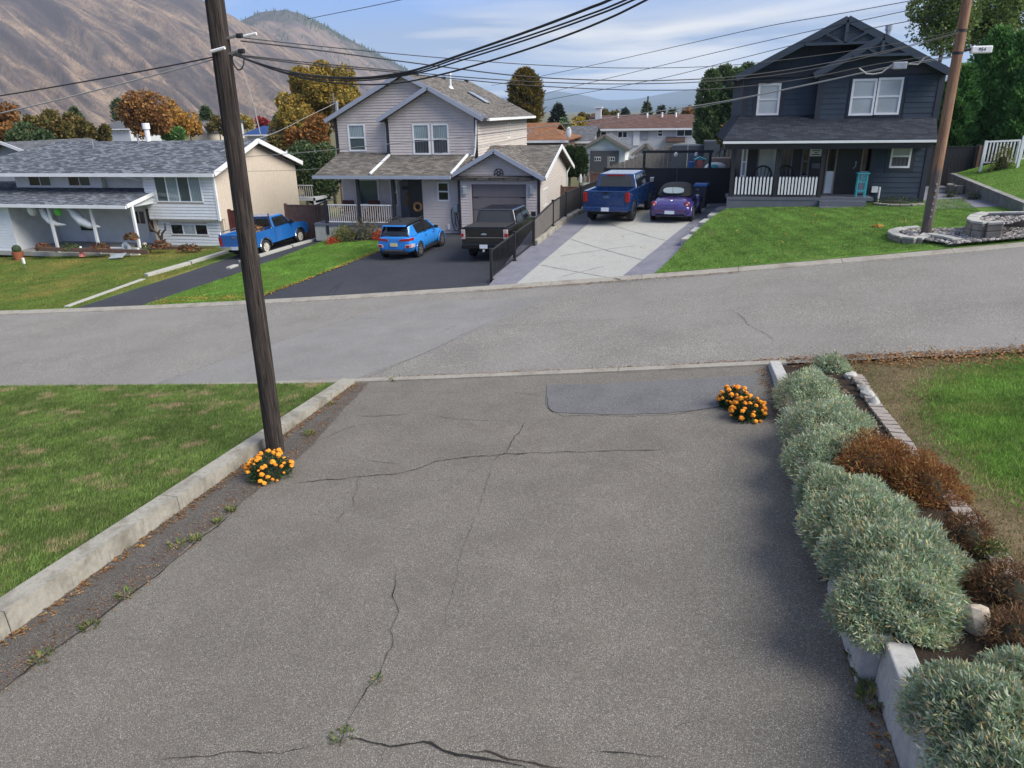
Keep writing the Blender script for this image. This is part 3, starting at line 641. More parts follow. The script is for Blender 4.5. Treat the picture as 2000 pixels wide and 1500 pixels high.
def win(parent, mf, u0, u1, z0, z1, style='hung', fr='trim_white', gl=('glass_blind', 'glass_blind'), w_=.07, trim=None, name='window'):
    mb = MB()
    for a, b, c, d in ((u0, u1, z0, z0 + w_), (u0, u1, z1 - w_, z1), (u0, u0 + w_, z0 + w_, z1 - w_), (u1 - w_, u1, z0 + w_, z1 - w_)): bxm(mb, mf, a, b, c, d, -.03, .055)
    panes = []
    if style == 'hung':
        m_ = (z0 + z1) / 2; bxm(mb, mf, u0 + w_, u1 - w_, m_ - w_ * .42, m_ + w_ * .42, -.03, .048); panes = [(u0 + w_, u1 - w_, m_, z1 - w_), (u0 + w_, u1 - w_, z0 + w_, m_)]
    elif style.startswith('split'):
        n = int(style[5:] or 2); e = (u1 - u0 - w_) / n
        for i in range(n):
            panes.append((u0 + w_ + i * e, u0 + (i + 1) * e, z0 + w_, z1 - w_))
            if i: bxm(mb, mf, u0 + i * e, u0 + i * e + w_, z0 + w_, z1 - w_, -.03, .045)
    else: panes = [(u0 + w_, u1 - w_, z0 + w_, z1 - w_)]
    f = mb.obj(name, fr, parent)
    for i, p in enumerate(panes): bxm(MB(), mf, p[0] - .005, p[1] + .005, p[2] - .005, p[3] + .005, -.02, .012 + .004 * (i % 2)).obj('pane', gl[i % len(gl)], f)
    if trim:
        t = MB(); k = trim[1]
        for a, b, c, d in ((u0 - k, u1 + k, z0 - k, z0 - .002), (u0 - k, u1 + k, z1 + .002, z1 + k), (u0 - k, u0 - .002, z0, z1), (u1 + .002, u1 + k, z0, z1)): bxm(t, mf, a, b, c, d, -.01, .035)
        t.obj('casing', trim[0], f)
    return f
def wx(mf_y, px, py): p = atY(px, py, mf_y); return p.x
def wz(mf_y, px, py): p = atY(px, py, mf_y); return p.z
def wp(px0, py0, px1, py1, Y):   # window rectangle from pixels
    a = atY(px0, py1, Y); b = atY(px1, py1, Y); c = atY(px0, py0, Y); d = atY(px1, py0, Y)
    return ((a.x + c.x) / 2, (b.x + d.x) / 2, (a.z + b.z) / 2, (c.z + d.z) / 2)
def railing(parent, p, q, h, n, mats, base=.08, wd=.035, toprail=(.06, .05), pointed=False, gap=None, name='baluster'):
    p = Vector(p); q = Vector(q); hh = Vector((0, 0, h))
    MB().bar(p + hh, q + hh, *toprail).obj('top_rail', mats[0], parent); MB().bar(p + Vector((0, 0, base)), q + Vector((0, 0, base)), .05, .05).obj('bottom_rail', mats[0], parent)
    me = None
    for i in range(n):
        c = p.lerp(q, (i + .5) / n)
        if me is None:
            mb = MB()
            if pointed: mb.prism([(-wd / 2, 0), (wd / 2, 0), (wd / 2, h - base - .02 + .08), (0, h - base + .12), (-wd / 2, h - base - .02 + .08)], -.012, .012)
            else: mb.box(-wd / 2, wd / 2, -wd / 2, wd / 2, 0, h - base)
            me = mb.mesh(name, mats[1])
        o = link(name, me, parent); o.location = c + Vector((0, -.03 if pointed else 0, base))
def post(parent, x, y, z0, z1, s=.12, mat='trim_black', name='post'): return MB().box(x - s / 2, x + s / 2, y - s / 2, y + s / 2, z0, z1).obj(name, mat, parent)
def text(parent, body, size, loc, mat, rot=(R(90), 0, 0), name='lettering', ext=.004):
    cu = bpy.data.curves.new('lettering', 'FONT'); cu.body = body; cu.size = size; cu.extrude = ext; cu.align_x = 'CENTER'; cu.align_y = 'CENTER'
    t = bpy.data.objects.new('lettering', cu); COL.objects.link(t); dg = bpy.context.evaluated_depsgraph_get(); me = bpy.data.meshes.new_from_object(t.evaluated_get(dg)); bpy.data.objects.remove(t)
    me.transform(Matrix.Translation(loc) @ Matrix.Rotation(rot[2], 4, 'Z') @ Matrix.Rotation(rot[0], 4, 'X')); me.materials.clear(); me.materials.append(MAT[mat])
    return link(name, me, parent)
# ------------------------------------------------------------------ middle house
YG, YE, YU, YU2 = 36.7, 37.15, 38.6, 39.0
mh = wthing('beige_house', 'two storey beige lap sided house with front gables, covered porch and attached garage', 'house', (-10, 40, zA(-10, 38)))
gzb = -1.05
g0, g1 = wx(YG, 898, 400), wx(YG, 1052.5, 400); gpk = atY(968.5, 292, YG); gz0 = wz(YG, 875, 347); gl_, gr_ = wx(YG, 875, 347), wx(YG, 1066, 347)
gpz = gpk.z; gcx = (gl_ + gr_) / 2
slope = (gpz - gz0) / (gcx - gl_)
gback = atX(1105, 330, g1).y
rr_ = atX(1097, 284, g1 + .38); YR = rr_.y; rz_ = rr_.z  # cross ridge of the garage
gtip = atX(1121, 326, g1 + .38); gback = min(gback, gtip.y - .3); xs_ = (rz_ - gz0) / (YR - YG + .35)
print('garage', g0, g1, gz0, gpz, 'ridge', rr_, 'tip', gtip, 'back', gback)
garw = lambda z: (max(g0, gcx - (gpz - .15 - z) / slope), min(g1, gcx + (gpz - .15 - z) / slope)) if z > gz0 else (g0, g1)
gd = wp(923, 360, 1028, 470, YG); gd = (gd[0], gd[1], gzb, gd[3])
w_ = MB(); w_.prism([(g0, gd[3]), (g1, gd[3]), (g1, gz0 + .1), (gcx, gpz - .2), (g0, gz0 + .1)], YG, YG + .2).box(g0, gd[0], YG, YG + .2, gzb - .4, gd[3]).box(gd[1], g1, YG, YG + .2, gzb - .4, gd[3])
w_.prism([(YG, gzb - .4), (gback, gzb - .4), (gback, gz0 + .05), (YR, rz_ - .2), (YG, gz0 + .05)], g1 - .2, g1, 'x')
w_.box(g0, g1 - .2, gback - .2, gback, gzb - .4, gz0)
gw = w_.obj('garage_wall', 'siding_sunlit_cream', mh)
siding(mh, 'siding_beige', front(YG), gzb + .12, gpz - .2, garw, .14, [(gd[0] - .1, gd[1] + .1, gzb - 1, gd[3] + .08)])
siding(mh, 'siding_sunlit_cream', rightw(g1), gzb + .12, rz_ - .1, lambda z: (YG, gback) if z < gz0 else (max(YG, YR - (rz_ - .1 - z) / xs_), min(gback, YR + (rz_ - .1 - z) / xs_)), .14)
door = bxm(MB(), front(YG), gd[0], gd[1], gd[2], gd[3], -.12, -.1).obj('garage_door', 'garage_taupe', mh)
ph = (gd[3] - gd[2]) / 4
for i in range(4): bxm(MB(), front(YG), gd[0] + .01, gd[1] - .01, gd[2] + i * ph + .012, gd[2] + (i + 1) * ph - .012, -.1, -.05).obj('door_panel', 'garage_taupe', door, bevel=.012)
for i in (.5, 2.5):
    for s_, e in ((gd[0] + .02, .32), (gd[1] - .34, .32)): bxm(MB(), front(YG), s_, s_ + e, gd[2] + (i + .45) * ph, gd[2] + (i + .45) * ph + .035, -.05, -.035).obj('strap_hinge', 'trim_black', door)
t = MB(); bxm(t, front(YG), gd[0] - .1, gd[0], gd[2], gd[3] + .08, -.1, .03); bxm(t, front(YG), gd[1], gd[1] + .1, gd[2], gd[3] + .08, -.1, .03); bxm(t, front(YG), gd[0], gd[1], gd[3], gd[3] + .08, -.1, .03); t.obj('door_frame', 'siding_beige', mh)
for x in (g0, g1): bxm(MB(), front(YG), x - .07, x + .07, gzb - .2, gz0 + .02, -.02, .045).obj('corner_board', 'trim_black', mh)
# garage roof: cross ridge plus front gable
rf = MB(); e0, e1 = gl_ + .1, g1 + .38
zf_ = lambda y: gz0 + .03 + xs_ * (y - YG + .35)
slab(rf, (e0, YG - .35, zf_(YG - .35)), (e1, YG - .35, zf_(YG - .35)), (e1, YR, zf_(YR)), (e0, YR, zf_(YR)))
zbk = gtip.z
slab(rf, (e1, gtip.y, zbk), (e0, gtip.y, zbk), (e0, YR, zf_(YR)), (e1, YR, zf_(YR)))
gy1 = YG - .35 + (gpz - gz0) / xs_ + .1
slab(rf, (gl_, YG + 1.5, gz0), (gl_, YG - .45, gz0), (gcx, YG - .45, gpz), (gcx, gy1, gpz))
slab(rf, (gr_, YG - .45, gz0), (gr_, YG - .3, gz0), (gcx, gy1, gpz), (gcx, YG - .45, gpz))
gro = rf.obj('garage_roof', 'roof_taupe', mh)
for a, b in (((gl_, YG - .47, gz0 - .04), (gcx, YG - .47, gpz - .04)), ((gr_, YG - .47, gz0 - .04), (gcx, YG - .47, gpz - .04))): MB().bar(a, b, .06, .2).obj('barge_board', 'fascia_blue', gro)
for a, b in (((e1 + .02, YG - .35, gz0 - .02), (e1 + .02, YR, zf_(YR) - .06)), ((e1 + .02, gtip.y, zbk - .02), (e1 + .02, YR, zf_(YR) - .06))): MB().bar(a, b, .05, .2).obj('barge_board', 'trim_white', gro)
MB().box(gcx + .2, gcx + .55, YG + 1.6, YG + 1.9, zf_(YG + 1.7) - .1, zf_(YG + 1.7) + .2).obj('roof_vent', 'wood_tan', gro)
dsp = MB().tube([(g1 + .05, YG - .2, gz0 - .05), (g1 + .06, YG + .35, gz0 - .3), (g1 + .05, YG + .4, gz0 - .5)], .045, 6).obj('downspout', 'trim_white', mh)
MB().tube([(g1 + .3, gback + .2, gz0), (g1 + .08, gback - .06, gz0 - .45), (g1 + .07, gback - .06, gzb + .2)], .045, 6).obj('downspout', 'trim_white', mh)
sy = [atX(p, 380, g1).y for p in (1059, 1067)]
a = atX(1062, 368, g1); b = atX(1062, 403, g1); win(mh, rightw(g1), sy[0], sy[1] + .15, b.z, a.z, 'split2', 'trim_white', ('glass_dark',), .07)
a = atX(1096, 390, g1); bxm(MB(), rightw(g1), a.y - .15, a.y + .75, gzb + .3, gzb + 2.4, -.02, .04).obj('side_door', 'siding_sunlit_cream', mh)
# wheel emblem on the gable
em = wp(966, 330, 983, 347, YG); cx_, cz_ = (em[0] + em[1]) / 2, (em[2] + em[3]) / 2; er = (em[1] - em[0]) / 2
mb = MB(); mb.tube([(cx_ + er * math.cos(t), YG - .06, cz_ + er * math.sin(t)) for t in np.linspace(0, 6.283, 19)], .022, 5, False); mb.tube([(cx_ + er * .45 * math.cos(t), YG - .06, cz_ + er * .45 * math.sin(t)) for t in np.linspace(0, 6.283, 13)], .02, 5, False)
for i in range(6): t = i * math.pi / 3; mb.tube([(cx_ + er * .2 * math.cos(t), YG - .06, cz_ + er * .2 * math.sin(t)), (cx_ + er * math.cos(t), YG - .06, cz_ + er * math.sin(t))], .02, 5)
mb.obj('wall_emblem', 'steel' if False else 'trim_black', mh)
for px in (909, 1040):
    lp = atY(px, 372, YG); l_ = MB().box(lp.x - .08, lp.x + .08, YG - .17, YG - .025, lp.z - .18, lp.z + .2).obj('wall_lantern', 'glass_pale', mh); MB().box(lp.x - .1, lp.x + .1, YG - .19, YG - .02, lp.z + .2, lp.z + .24).obj('lantern_cap', 'trim_white', l_)
# entry wall beside the garage
ex0 = wx(YE, 823, 400); ew = MB().box(ex0, g0 + .05, YE, YE + .2, gzb - .4, gz0 + .2).obj('entry_wall', 'siding_beige', mh)
sw = wp(854.5, 355, 878, 393, YE); siding(mh, 'siding_beige', front(YE), gzb + .12, gz0 + .1, lambda z: (ex0, g0 - .05), .14, [sw]); win(mh, front(YE), *sw, 'hung', 'trim_white', ('glass_dark', 'glass_dark'), .075)
bxm(MB(), front(YE), ex0 - .06, ex0 + .1, gzb, gz0, -.2, .05).obj('corner_board', 'trim_black', mh)
# upper storey
bx0, bx1 = wx(YU, 758, 270), wx(YU, 930, 270); uz0 = wz(YU, 760, 310); ul = wx(YU2, 659, 270)
spk = atY(832.5, 169, YU - .4); sl, sr = wx(YU - .4, 736, 233), wx(YU - .4, 944, 233); sz = (wz(YU - .4, 736, 233) + wz(YU - .4, 944, 233)) / 2; scx = (sl + sr) / 2; sslope = (spk.z - sz) / (scx - sl)
mpk = atY(781, 142, YU2 - .4); ml = wx(YU2 - .4, 634, 235); mz = wz(YU2 - .4, 634, 235); mslope = (mpk.z - mz) / (mpk.x - ml); mr = 2 * mpk.x - ml; mcx = mpk.x
ur = bx1; uback = atX(1028, 260, ur).y
bwr = lambda z: (bx0, bx1) if z < sz + .15 else (max(bx0, scx - (spk.z - .15 - z) / sslope), min(bx1, scx + (spk.z - .15 - z) / sslope))
uw = MB().prism([(bx0, uz0 - .5), (bx1, uz0 - .5), (bx1, sz + .15), (scx, spk.z - .2), (bx0, sz + .15)], YU, YU + .2)
uw.prism([(ul, uz0 - .5), (bx1, uz0 - .5), (bx1, mz + .2), (mcx, mpk.z - .25), (ul, mz + .2)], YU2, YU2 + .2)
uw.box(ur - .2, ur, YU + .2, uback, uz0 - 1.5, sz + .1).box(ul, ul + .2, YU2 + .2, uback, uz0 - 2.5, mz + .1).box(ul + .2, ur - .2, uback - .2, uback, uz0 - 2.5, mz + .1)
uw.obj('upper_wall', 'siding_sunlit_cream', mh)
dw1, dw2 = wp(806.5, 241.5, 840, 302, YU), wp(843.5, 241.5, 877, 302, YU); lw = wp(680.5, 242, 714.5, 295.5, YU2)
siding(mh, 'siding_beige', front(YU), uz0 - .1, spk.z - .2, bwr, .14, [dw1, dw2])
mwr = lambda z: (ul, bx0) if z < mz + .15 else (max(ul, mcx - (mpk.z - .15 - z) / mslope), min(scx + .5, mcx + (mpk.z - .15 - z) / mslope))
siding(mh, 'siding_beige', front(YU2), uz0 - .1, mpk.z - .2, mwr, .14, [lw])
siding(mh, 'siding_sunlit_cream', rightw(ur), uz0 - 1.2, sz, lambda z: (YU, uback), .14)
for q in (dw1, dw2): win(mh, front(YU), *q, 'hung', 'trim_white', ('glass_blind', 'glass_screen'), .085)
win(mh, front(YU2), *lw, 'hung', 'trim_white', ('glass_blind', 'glass_teal'), .085)
a = atX(989, 240, ur); b = atX(996, 270, ur); win(mh, rightw(ur), a.y, b.y, b.z, a.z, 'fixed', 'trim_white', ('glass_teal',), .06)
for x, y in ((bx0, YU), (bx1, YU), (ul, YU2)): bxm(MB(), front(y), x - .08, x + .08, uz0 - .3, (sz if y == YU else mz) + .1, -.02, .045).obj('corner_board', 'trim_black', mh)
rm = MB(); ry0, ry1 = YU2 - .4, uback + .4
slab(rm, (ml, ry1, mz), (ml, ry0, mz), (mcx, ry0, mpk.z), (mcx, ry1, mpk.z)); slab(rm, (mr, ry0 + .5, mz), (mr, ry1, mz), (mcx, ry1, mpk.z), (mcx, ry0, mpk.z))
sy1 = YU + 3.6
slab(rm, (sl, sy1 - 2.2, sz), (sl, YU - .45, sz), (scx, YU - .45, spk.z), (scx, sy1, spk.z)); slab(rm, (sr, YU - .45, sz), (sr, sy1 - .5, sz), (scx, sy1, spk.z), (scx, YU - .45, spk.z))
mro = rm.obj('main_roof', 'roof_taupe', mh)
for a, b in (((ml, ry0 - .03, mz - .05), (mcx, ry0 - .03, mpk.z - .05)), ((mr, ry0 + .45, mz - .05), (mcx, ry0 - .03, mpk.z - .05)), ((sl, YU - .48, sz - .05), (scx, YU - .48, spk.z - .05)), ((sr, YU - .48, sz - .05), (scx, YU - .48, spk.z - .05))): MB().bar(a, b, .06, .21).obj('barge_board', 'fascia_blue', mro)
MB().box(mr - .05, mr + .08, ry0 + .6, ry1, mz - .16, mz - .02).obj('gutter', 'trim_white', mro)
on = lambda px, py: (lambda d: CAM + d * (((mpk.z - CAM.z) - mslope * (CAM.x - mcx)) / (d.z + mslope * d.x)))(ray(px, py))
c = on(880, 172); v_ = MB().tube([c, c + Vector((0, 0, .75))], .06, 8); v_.tube([c + Vector((0, 0, .68)), c + Vector((0, 0, .84))], .085, 8); v_.obj('vent_pipe', 'trim_white', mro)
MB().tube([c - Vector((0, 0, .05)), c + Vector((0, 0, .12))], [.2, .07], 8).obj('vent_flashing', 'trim_white', mro)
a = on(917, 183); b = on(950, 202); k = MB(); nrm = Vector((mslope, 0, 1)).normalized() * .14
k.bar(a + nrm * .5, b + nrm * .5, .5, .14, nrm); k.obj('skylight', 'glass_pale', mro, bevel=.04); MB().bar(a + nrm * .1, b + nrm * .1, .6, .1, nrm).obj('skylight_curb', 'trim_black', mro)
for px, py in ((813, 147), (866, 154), (911, 160)): c = on(px, py); MB().box(c.x - .12, c.x + .12, c.y - .12, c.y + .12, c.z - .02, c.z + .12).obj('roof_vent', 'trim_black', mro)
# porch roof
PE = 36.05; pl, pr = atY(612, 341, PE), atY(880, 345, PE); pt0, pt1 = atY(664, 297, YU2), atY(757, 297, YU2); pt2, pt3 = atY(757, 303, YU), atY(925, 305, YU)
pz = (pl.z + pr.z) / 2
rp = MB(); slab(rp, (pl.x, PE, pz), (pr.x, PE, pz), (pt3.x, YU, pt2.z), (pt0.x, YU2, pt0.z))
slab(rp, (pl.x, uback - 2, pz), (pl.x, PE, pz), (pt0.x, YU2, pt0.z), (pt0.x, uback - 2, pt0.z))
pro = rp.obj('porch_roof', 'roof_taupe', mh)
MB().box(pl.x - .05, pr.x, PE - .1, PE + .02, pz - .17, pz - .01).obj('gutter', 'fascia_blue', pro)
pn = Vector((0, -.45, 1)).normalized() * .06
for (u_, v__), (s_, t_) in (((761, 306), (723, 340)), ((914, 308), (881, 342))):
    a = atY(u_, v__, YU - .1); b = atY(s_, t_, PE + .1); 
    fr_ = lambda x: None
    za = lambda y: pz + (pt2.z - pz) * (y - PE) / (YU - PE)
    MB().bar(Vector((a.x, a.y, za(a.y))) + pn, Vector((b.x, b.y, za(b.y))) + pn, .1, .09).obj('downspout', 'trim_white', pro)
MB().tube([atY(930, 234, YU - .3), atY(928, 290, YU - .12), atY(926, 303, YU - .12), atY(914, 308, YU - .15)], .05, 6).obj('downspout', 'trim_white', mh)
MB().tube([atY(744, 235, YU2 - .25), atY(754, 243, YU2 - .08), atY(755, 296, YU2 - .08)], .045, 6).obj('downspout', 'trim_white', mh)
# porch interior
YB = 38.7; px0 = wx(YB, 672, 400); dkz = wz(36.3, 700, 437)
pb = MB().box(px0, ex0, YB, YB + .2, gzb, pz + .8).box(ex0 - .02, ex0 + .12, YE + .2, YB, gzb, pz + .1).obj('porch_back_wall', 'siding_beige', mh)
pw = wp(697, 349, 741, 401, YB); win(mh, front(YB), *pw, 'fixed', 'trim_white', ('glass_teal',), .09); pw2 = wp(763, 348, 777, 402, YB); win(mh, front(YB), *pw2, 'hung', 'trim_white', ('glass_teal', 'glass_dark'), .07)
siding(mh, 'siding_beige', front(YB), gzb, pz + .4, lambda z: (px0, ex0), .14, [pw, pw2], dep=.015)
ed = wp(783, 352, 812, 440, YB); dd = bxm(MB(), front(YB), ed[0], ed[1], dkz, ed[3], 0, .05).obj('front_door', 'door_grey', mh); bxm(MB(), front(YB), ed[0] + .15, ed[1] - .1, dkz + 1.55, dkz + 1.75, .05, .07).obj('mail_slot', 'trim_black', dd)
text(dd, '811', .3, ((ed[0] + ed[1]) / 2, YB - .07, dkz + 2.1), 'trim_black')
wm = MB().ball(((ed[0] + ed[1]) / 2 + .05, YB - .12, dkz + 1.0), .16, .08, .42, 8, 6).obj('door_swag', 'leaf_litter', dd)
deck = MB().box(px0 - .7, ex0, 36.25, YB, dkz - .12, dkz).obj('porch_deck', 'deck_grey', mh); MB().box(px0 - .7, ex0 - .6, 36.3, 36.4, gzb - .4, dkz - .12).obj('porch_skirt', 'concrete_pale', mh)
for px in (700, 768): q = atY(px, 380, 36.35); post(mh, q.x, 36.35, dkz, pz - .1, .15)
q0 = atY(636, 400, 36.35); q1 = atY(700, 400, 36.35); q2 = atY(768, 400, 36.35)
post(mh, q0.x, 36.35, dkz - .6, dkz + 1.2, .16)
railing(mh, (q0.x + .1, 36.35, dkz), (q1.x - .1, 36.35, dkz), .98, 14, ('trim_white', 'siding_beige')); railing(mh, (q1.x + .1, 36.35, dkz), (q2.x - .1, 36.35, dkz), .98, 14, ('trim_white', 'siding_beige'))
MB().bar((px0 - .6, 36.4, dkz + 1), (px0 - .6, YB, dkz + 1), .06, .06).obj('top_rail', 'trim_white', mh)
bxm(MB(), front(YE), ex0 - .75, ex0 - .1, dkz, dkz + 2.2, -.3, -.2).obj('storm_door', 'trim_black', mh)
for i, px in enumerate((676, 726)):
    q = atY(px, 425, 37.4); ch = thing('porch_chair', ('dark red cushioned armchair at the left of the beige porch', 'dark red cushioned armchair in front of the large porch window')[i], 'chair', (q.x, 37.6, dkz), group='red porch chairs')
    MB().box(-.35, .35, -.3, .3, .35, .48).obj('seat', 'dark_red', ch, bevel=.03); MB().box(-.35, .35, .2, .32, .48, 1.05).obj('backrest', 'dark_red', ch, bevel=.05)
    for sx in (-.32, .32):
        MB().box(sx - .04, sx + .04, -.3, .3, .6, .66).obj('armrest', 'dark_red', ch)
        for sy_ in (-.26, .26): MB().box(sx - .03, sx + .03, sy_ - .03, sy_ + .03, 0, .6).obj('leg', 'trim_black', ch)
wr2 = atY(820, 404, YE - .08); mb = MB(); mb.tube([(wr2.x - .12 + .2 * math.cos(t), YE - .1, wr2.z + .2 * math.sin(t)) for t in np.linspace(0, 6.283, 15)], .07, 6, False); tag(mb.obj('autumn_wreath', 'leaf_litter'), 'autumn wreath of russet leaves hanging beside the beige house door', 'wreath')
# EV charger with cable
cp = atY(890, 407, YE - .1); ev = wthing('ev_charger', 'grey wall charger with looping black cables on the beige house', 'charger', (cp.x, YE - .1, gzb + .1))
MB().box(cp.x - .13, cp.x + .13, YE - .17, YE - .02, cp.z - .22, cp.z + .22).obj('charger_box', 'steel', ev, bevel=.03)
MB().tube([(cp.x - .1, YE - .1, cp.z + .1), (cp.x - .25, YE - .1, cp.z - .1), (cp.x - .22, YE - .1, cp.z - .7), (cp.x - .1, YE - .1, cp.z - 1.15), (cp.x + .08, YE - .1, cp.z - 1.18), (cp.x + .15, YE - .1, cp.z - .9), (cp.x + .02, YE - .1, cp.z - .2)], .022, 6).obj('cable', 'wire_black', ev)
MB().tube([(cp.x - .05, YE - .1, cp.z - .2), (cp.x - .05, YE - .1, cp.z - .8), (cp.x + .03, YE - .1, cp.z - .95)], .022, 6).obj('cable', 'wire_black', ev)
MB().box(cp.x - .5, cp.x - .35, YE - .1, YE - .02, gzb + .22, gzb + .5).obj('outlet_cover', 'white_plastic', ev)
# ------------------------------------------------------------------ left white house
simple('hedge_dark', (.03, .05, .02), .9, .3, 8)
YL = 37.0
lh = wthing('white_house', 'white sided split level house with grey shingle roof and long covered porch', 'house', (-30, 40, zA(-30, 37)))
lx1 = wx(YL, 421, 380); ez = wz(YL, 417, 337); ob = wz(YL, 432, 430); bz = -2.15
lpk = atX(503, 273, lx1 + .4); lYr = lpk.y; lback = atX(577, 330, lx1).y; lrz = lpk.z
ltip = atX(590, 317, lx1 + .4)
rx0 = wx(YL, 284, 380); lx0 = -44.0
lsl = (lrz - ez) / (lYr - YL + .45)
rl = MB(); E0, E1 = lx0, lx1 + .4
slab(rl, (E0, YL - .45, ez), (E1, YL - .45, ez), (E1, lYr, lrz), (wx(lYr, 108, 271), lYr, lrz)); slab(rl, (E1, ltip.y, ltip.z), (E0, ltip.y, ltip.z), (wx(lYr, 108, 271), lYr, lrz), (E1, lYr, lrz))
lro = rl.obj('main_roof', 'roof_slate', lh)
for a, b in (((E1 + .03, YL - .45, ez - .05), (E1 + .03, lYr, lrz - .05)), ((E1 + .03, ltip.y, ltip.z - .05), (E1 + .03, lYr, lrz - .05))): MB().bar(a, b, .06, .26).obj('barge_board', 'trim_white', lro)
MB().box(E0, E1, YL - .56, YL - .46, ez - .2, ez - .02).obj('gutter', 'trim_white', lro)
c = atY(289, 268, lYr); v_ = MB().tube([(c.x, c.y, lrz - .3), (c.x, c.y, lrz + .75)], .16, 10); v_.tube([(c.x, c.y, lrz + .7), (c.x, c.y, lrz + 1.05)], .23, 10); v_.obj('chimney_flue', 'trim_white', lro)
for px, py in ((183, 290), (271, 280)):
    d = ray(px, py); tt = ((ez - CAM.z) + lsl * (CAM.y - (YL - .45))) / (d.z - lsl * d.y); c = CAM + d * tt
    MB().tube([c - Vector((0, 0, .1)), c + Vector((0, 0, .55))], .06, 8).obj('vent_pipe', 'steel', lro)
c = atY(439, 295, lYr - 2); MB().tube([(lx1 - .6, lYr - 1.5, lrz - 1), (lx1 - .6, lYr - 1.5, lrz + .35)], .1, 8).obj('chimney_flue', 'trim_white', lro)
# walls
lwz = ez + .1
W = MB(); W.prism([(YL, ob), (lback, ob), (lback, ltip.z), (lYr, lrz - .18), (YL, lwz)], lx1 - .2, lx1, 'x').box(rx0, lx1 - .2, YL, YL + .2, ob, lwz).box(lx0, lx1 - .2, lback - .2, lback, bz, lwz - .1)
W.box(rx0, lx1 - .04, YL + .35, YL + .5, bz - .3, ob).box(lx1 - .2, lx1 - .003, YL + .5, lback, bz - .3, ob).box(rx0, rx0 + .2, YL + .2, YL + 3, bz, lwz).box(rx0, lx1 - .2, YL, YL + .5, ob - .04, ob)
W.obj('main_wall', 'stucco', lh)
bw = wp(303, 340, 394, 395, YL)
siding(lh, 'siding_white', front(YL), ob, lwz - .1, lambda z: (rx0, lx1), .17, [bw], dep=.03)
win(lh, front(YL), *bw, 'split4', 'trim_white', ('glass_teal', 'glass_blind', 'glass_teal', 'glass_blind'), .07)
bw2 = wp(334, 437, 407, 459, YL + .35); siding(lh, 'siding_white', front(YL + .35), bz + .05, ob - .06, lambda z: (rx0, lx1 - .25), .17, [bw2]); win(lh, front(YL + .35), *bw2, 'split3', 'trim_white', ('glass_dark', 'glass_pale', 'glass_dark'), .06)
bxm(MB(), front(YL), lx1 - .06, lx1 + .07, ob - .05, lwz - .05, -.08, .05).obj('corner_board', 'trim_white', lh)
MB().box(rx0, lx1 - .2, YL + .28, YL + .36, bz - .3, bz + .08).obj('foundation_strip', 'foundation', lh)
mtr = atX(470, 400, lx1 + .05); MB().box(lx1, lx1 + .12, mtr.y - .12, mtr.y + .12, mtr.z - .15, mtr.z + .15).obj('meter_box', 'steel', lh); MB().tube([(lx1 + .06, mtr.y, mtr.z), (lx1 + .06, mtr.y, lrz - 1.2)], .035, 6).obj('conduit', 'steel', lh); MB().tube([(lx1 + .06, mtr.y, mtr.z), (lx1 + .06, mtr.y, bz + 1)], .035, 6).obj('conduit', 'trim_white', lh)
# upper recessed walls
YD = 37.9; YW = 38.3
dx0, dx1 = wx(YD, 31, 355), wx(YD, 199, 355); dz = wz(YD, 100, 369)
U = MB(); U.box(dx0, dx1, YD, YD + .2, dz - .3, lwz).box(dx1, rx0 + .1, YW, YW + .2, dz - .6, lwz).obj('upper_wall', 'siding_white', lh)
a1, a2 = wp(56, 338, 100, 364, YD), wp(133, 338, 177, 364, YD); siding(lh, 'siding_white', front(YD), dz - .2, lwz - .1, lambda z: (dx0, dx1), .17, [a1, a2])
siding(lh, 'siding_white', front(YW), dz - .5, lwz - .1, lambda z: (dx1 + .1, rx0), .17)
for q in (a1, a2): win(lh, front(YD), *q, 'split2', 'trim_white', ('glass_dark', 'glass_teal'), .06)
MB().tube([(rx0 - 1.1, YL - .5, ez - .15), (rx0 - .25, YL + .2, ez - .45), (rx0 - .2, YL + .6, dz + .1), (rx0 - .5, YL + .5, dz - .15)], .05, 6).obj('downspout', 'trim_white', lh)
# porch roof
YP = 34.7; p0, p1 = atY(0, 399, YP), atY(247, 401, YP); pzz = (p0.z + p1.z) / 2; pt = atY(283, 374, YL + .1)
ptz = atY(150, 368, YD).z
prf = MB(); slab(prf, (lx0 - 4, YP, pzz), (p1.x, YP, pzz), (p1.x, YD, ptz + .05), (lx0 - 4, YD, ptz + .05))
slab(prf, (lx0 - 6, YP + .0, pzz + .02), (dx0 - .3, YP + .0, pzz + .02), (dx0 - .3, YD + 1.5, pzz + (ptz - pzz) * 4.7 / 3.2), (lx0 - 6, YD + 1.5, pzz + (ptz - pzz) * 4.7 / 3.2))
pfo = prf.obj('porch_roof', 'roof_slate', lh)
MB().box(lx0 - 4, p1.x, YP - .12, YP - .01, pzz - .17, pzz - .01).obj('gutter', 'trim_white', pfo)
MB().bar((p1.x + .04, YP - .05, pzz - .04), (p1.x + .04, YD, ptz), .06, .2).obj('barge_board', 'trim_white', pfo)
MB().prism([(YP + .1, pzz - .15), (YD, pzz - .15), (YD, ptz - .15)], p1.x - .2, p1.x - .1, 'x').obj('porch_gable', 'siding_white', lh)
slz = -2.25
YBk = 38.6
B = MB(); B.box(lx0, rx0, YBk, YBk + .2, slz, ptz).obj('porch_back_wall', 'siding_white', lh)
dr2 = wp(262, 405, 303, 470, YBk)
siding(lh, 'siding_white', front(YBk), slz + .5, pzz + .3, lambda z: (lx0, rx0), .17, [(dr2[0], dr2[1], slz, dr2[3])])
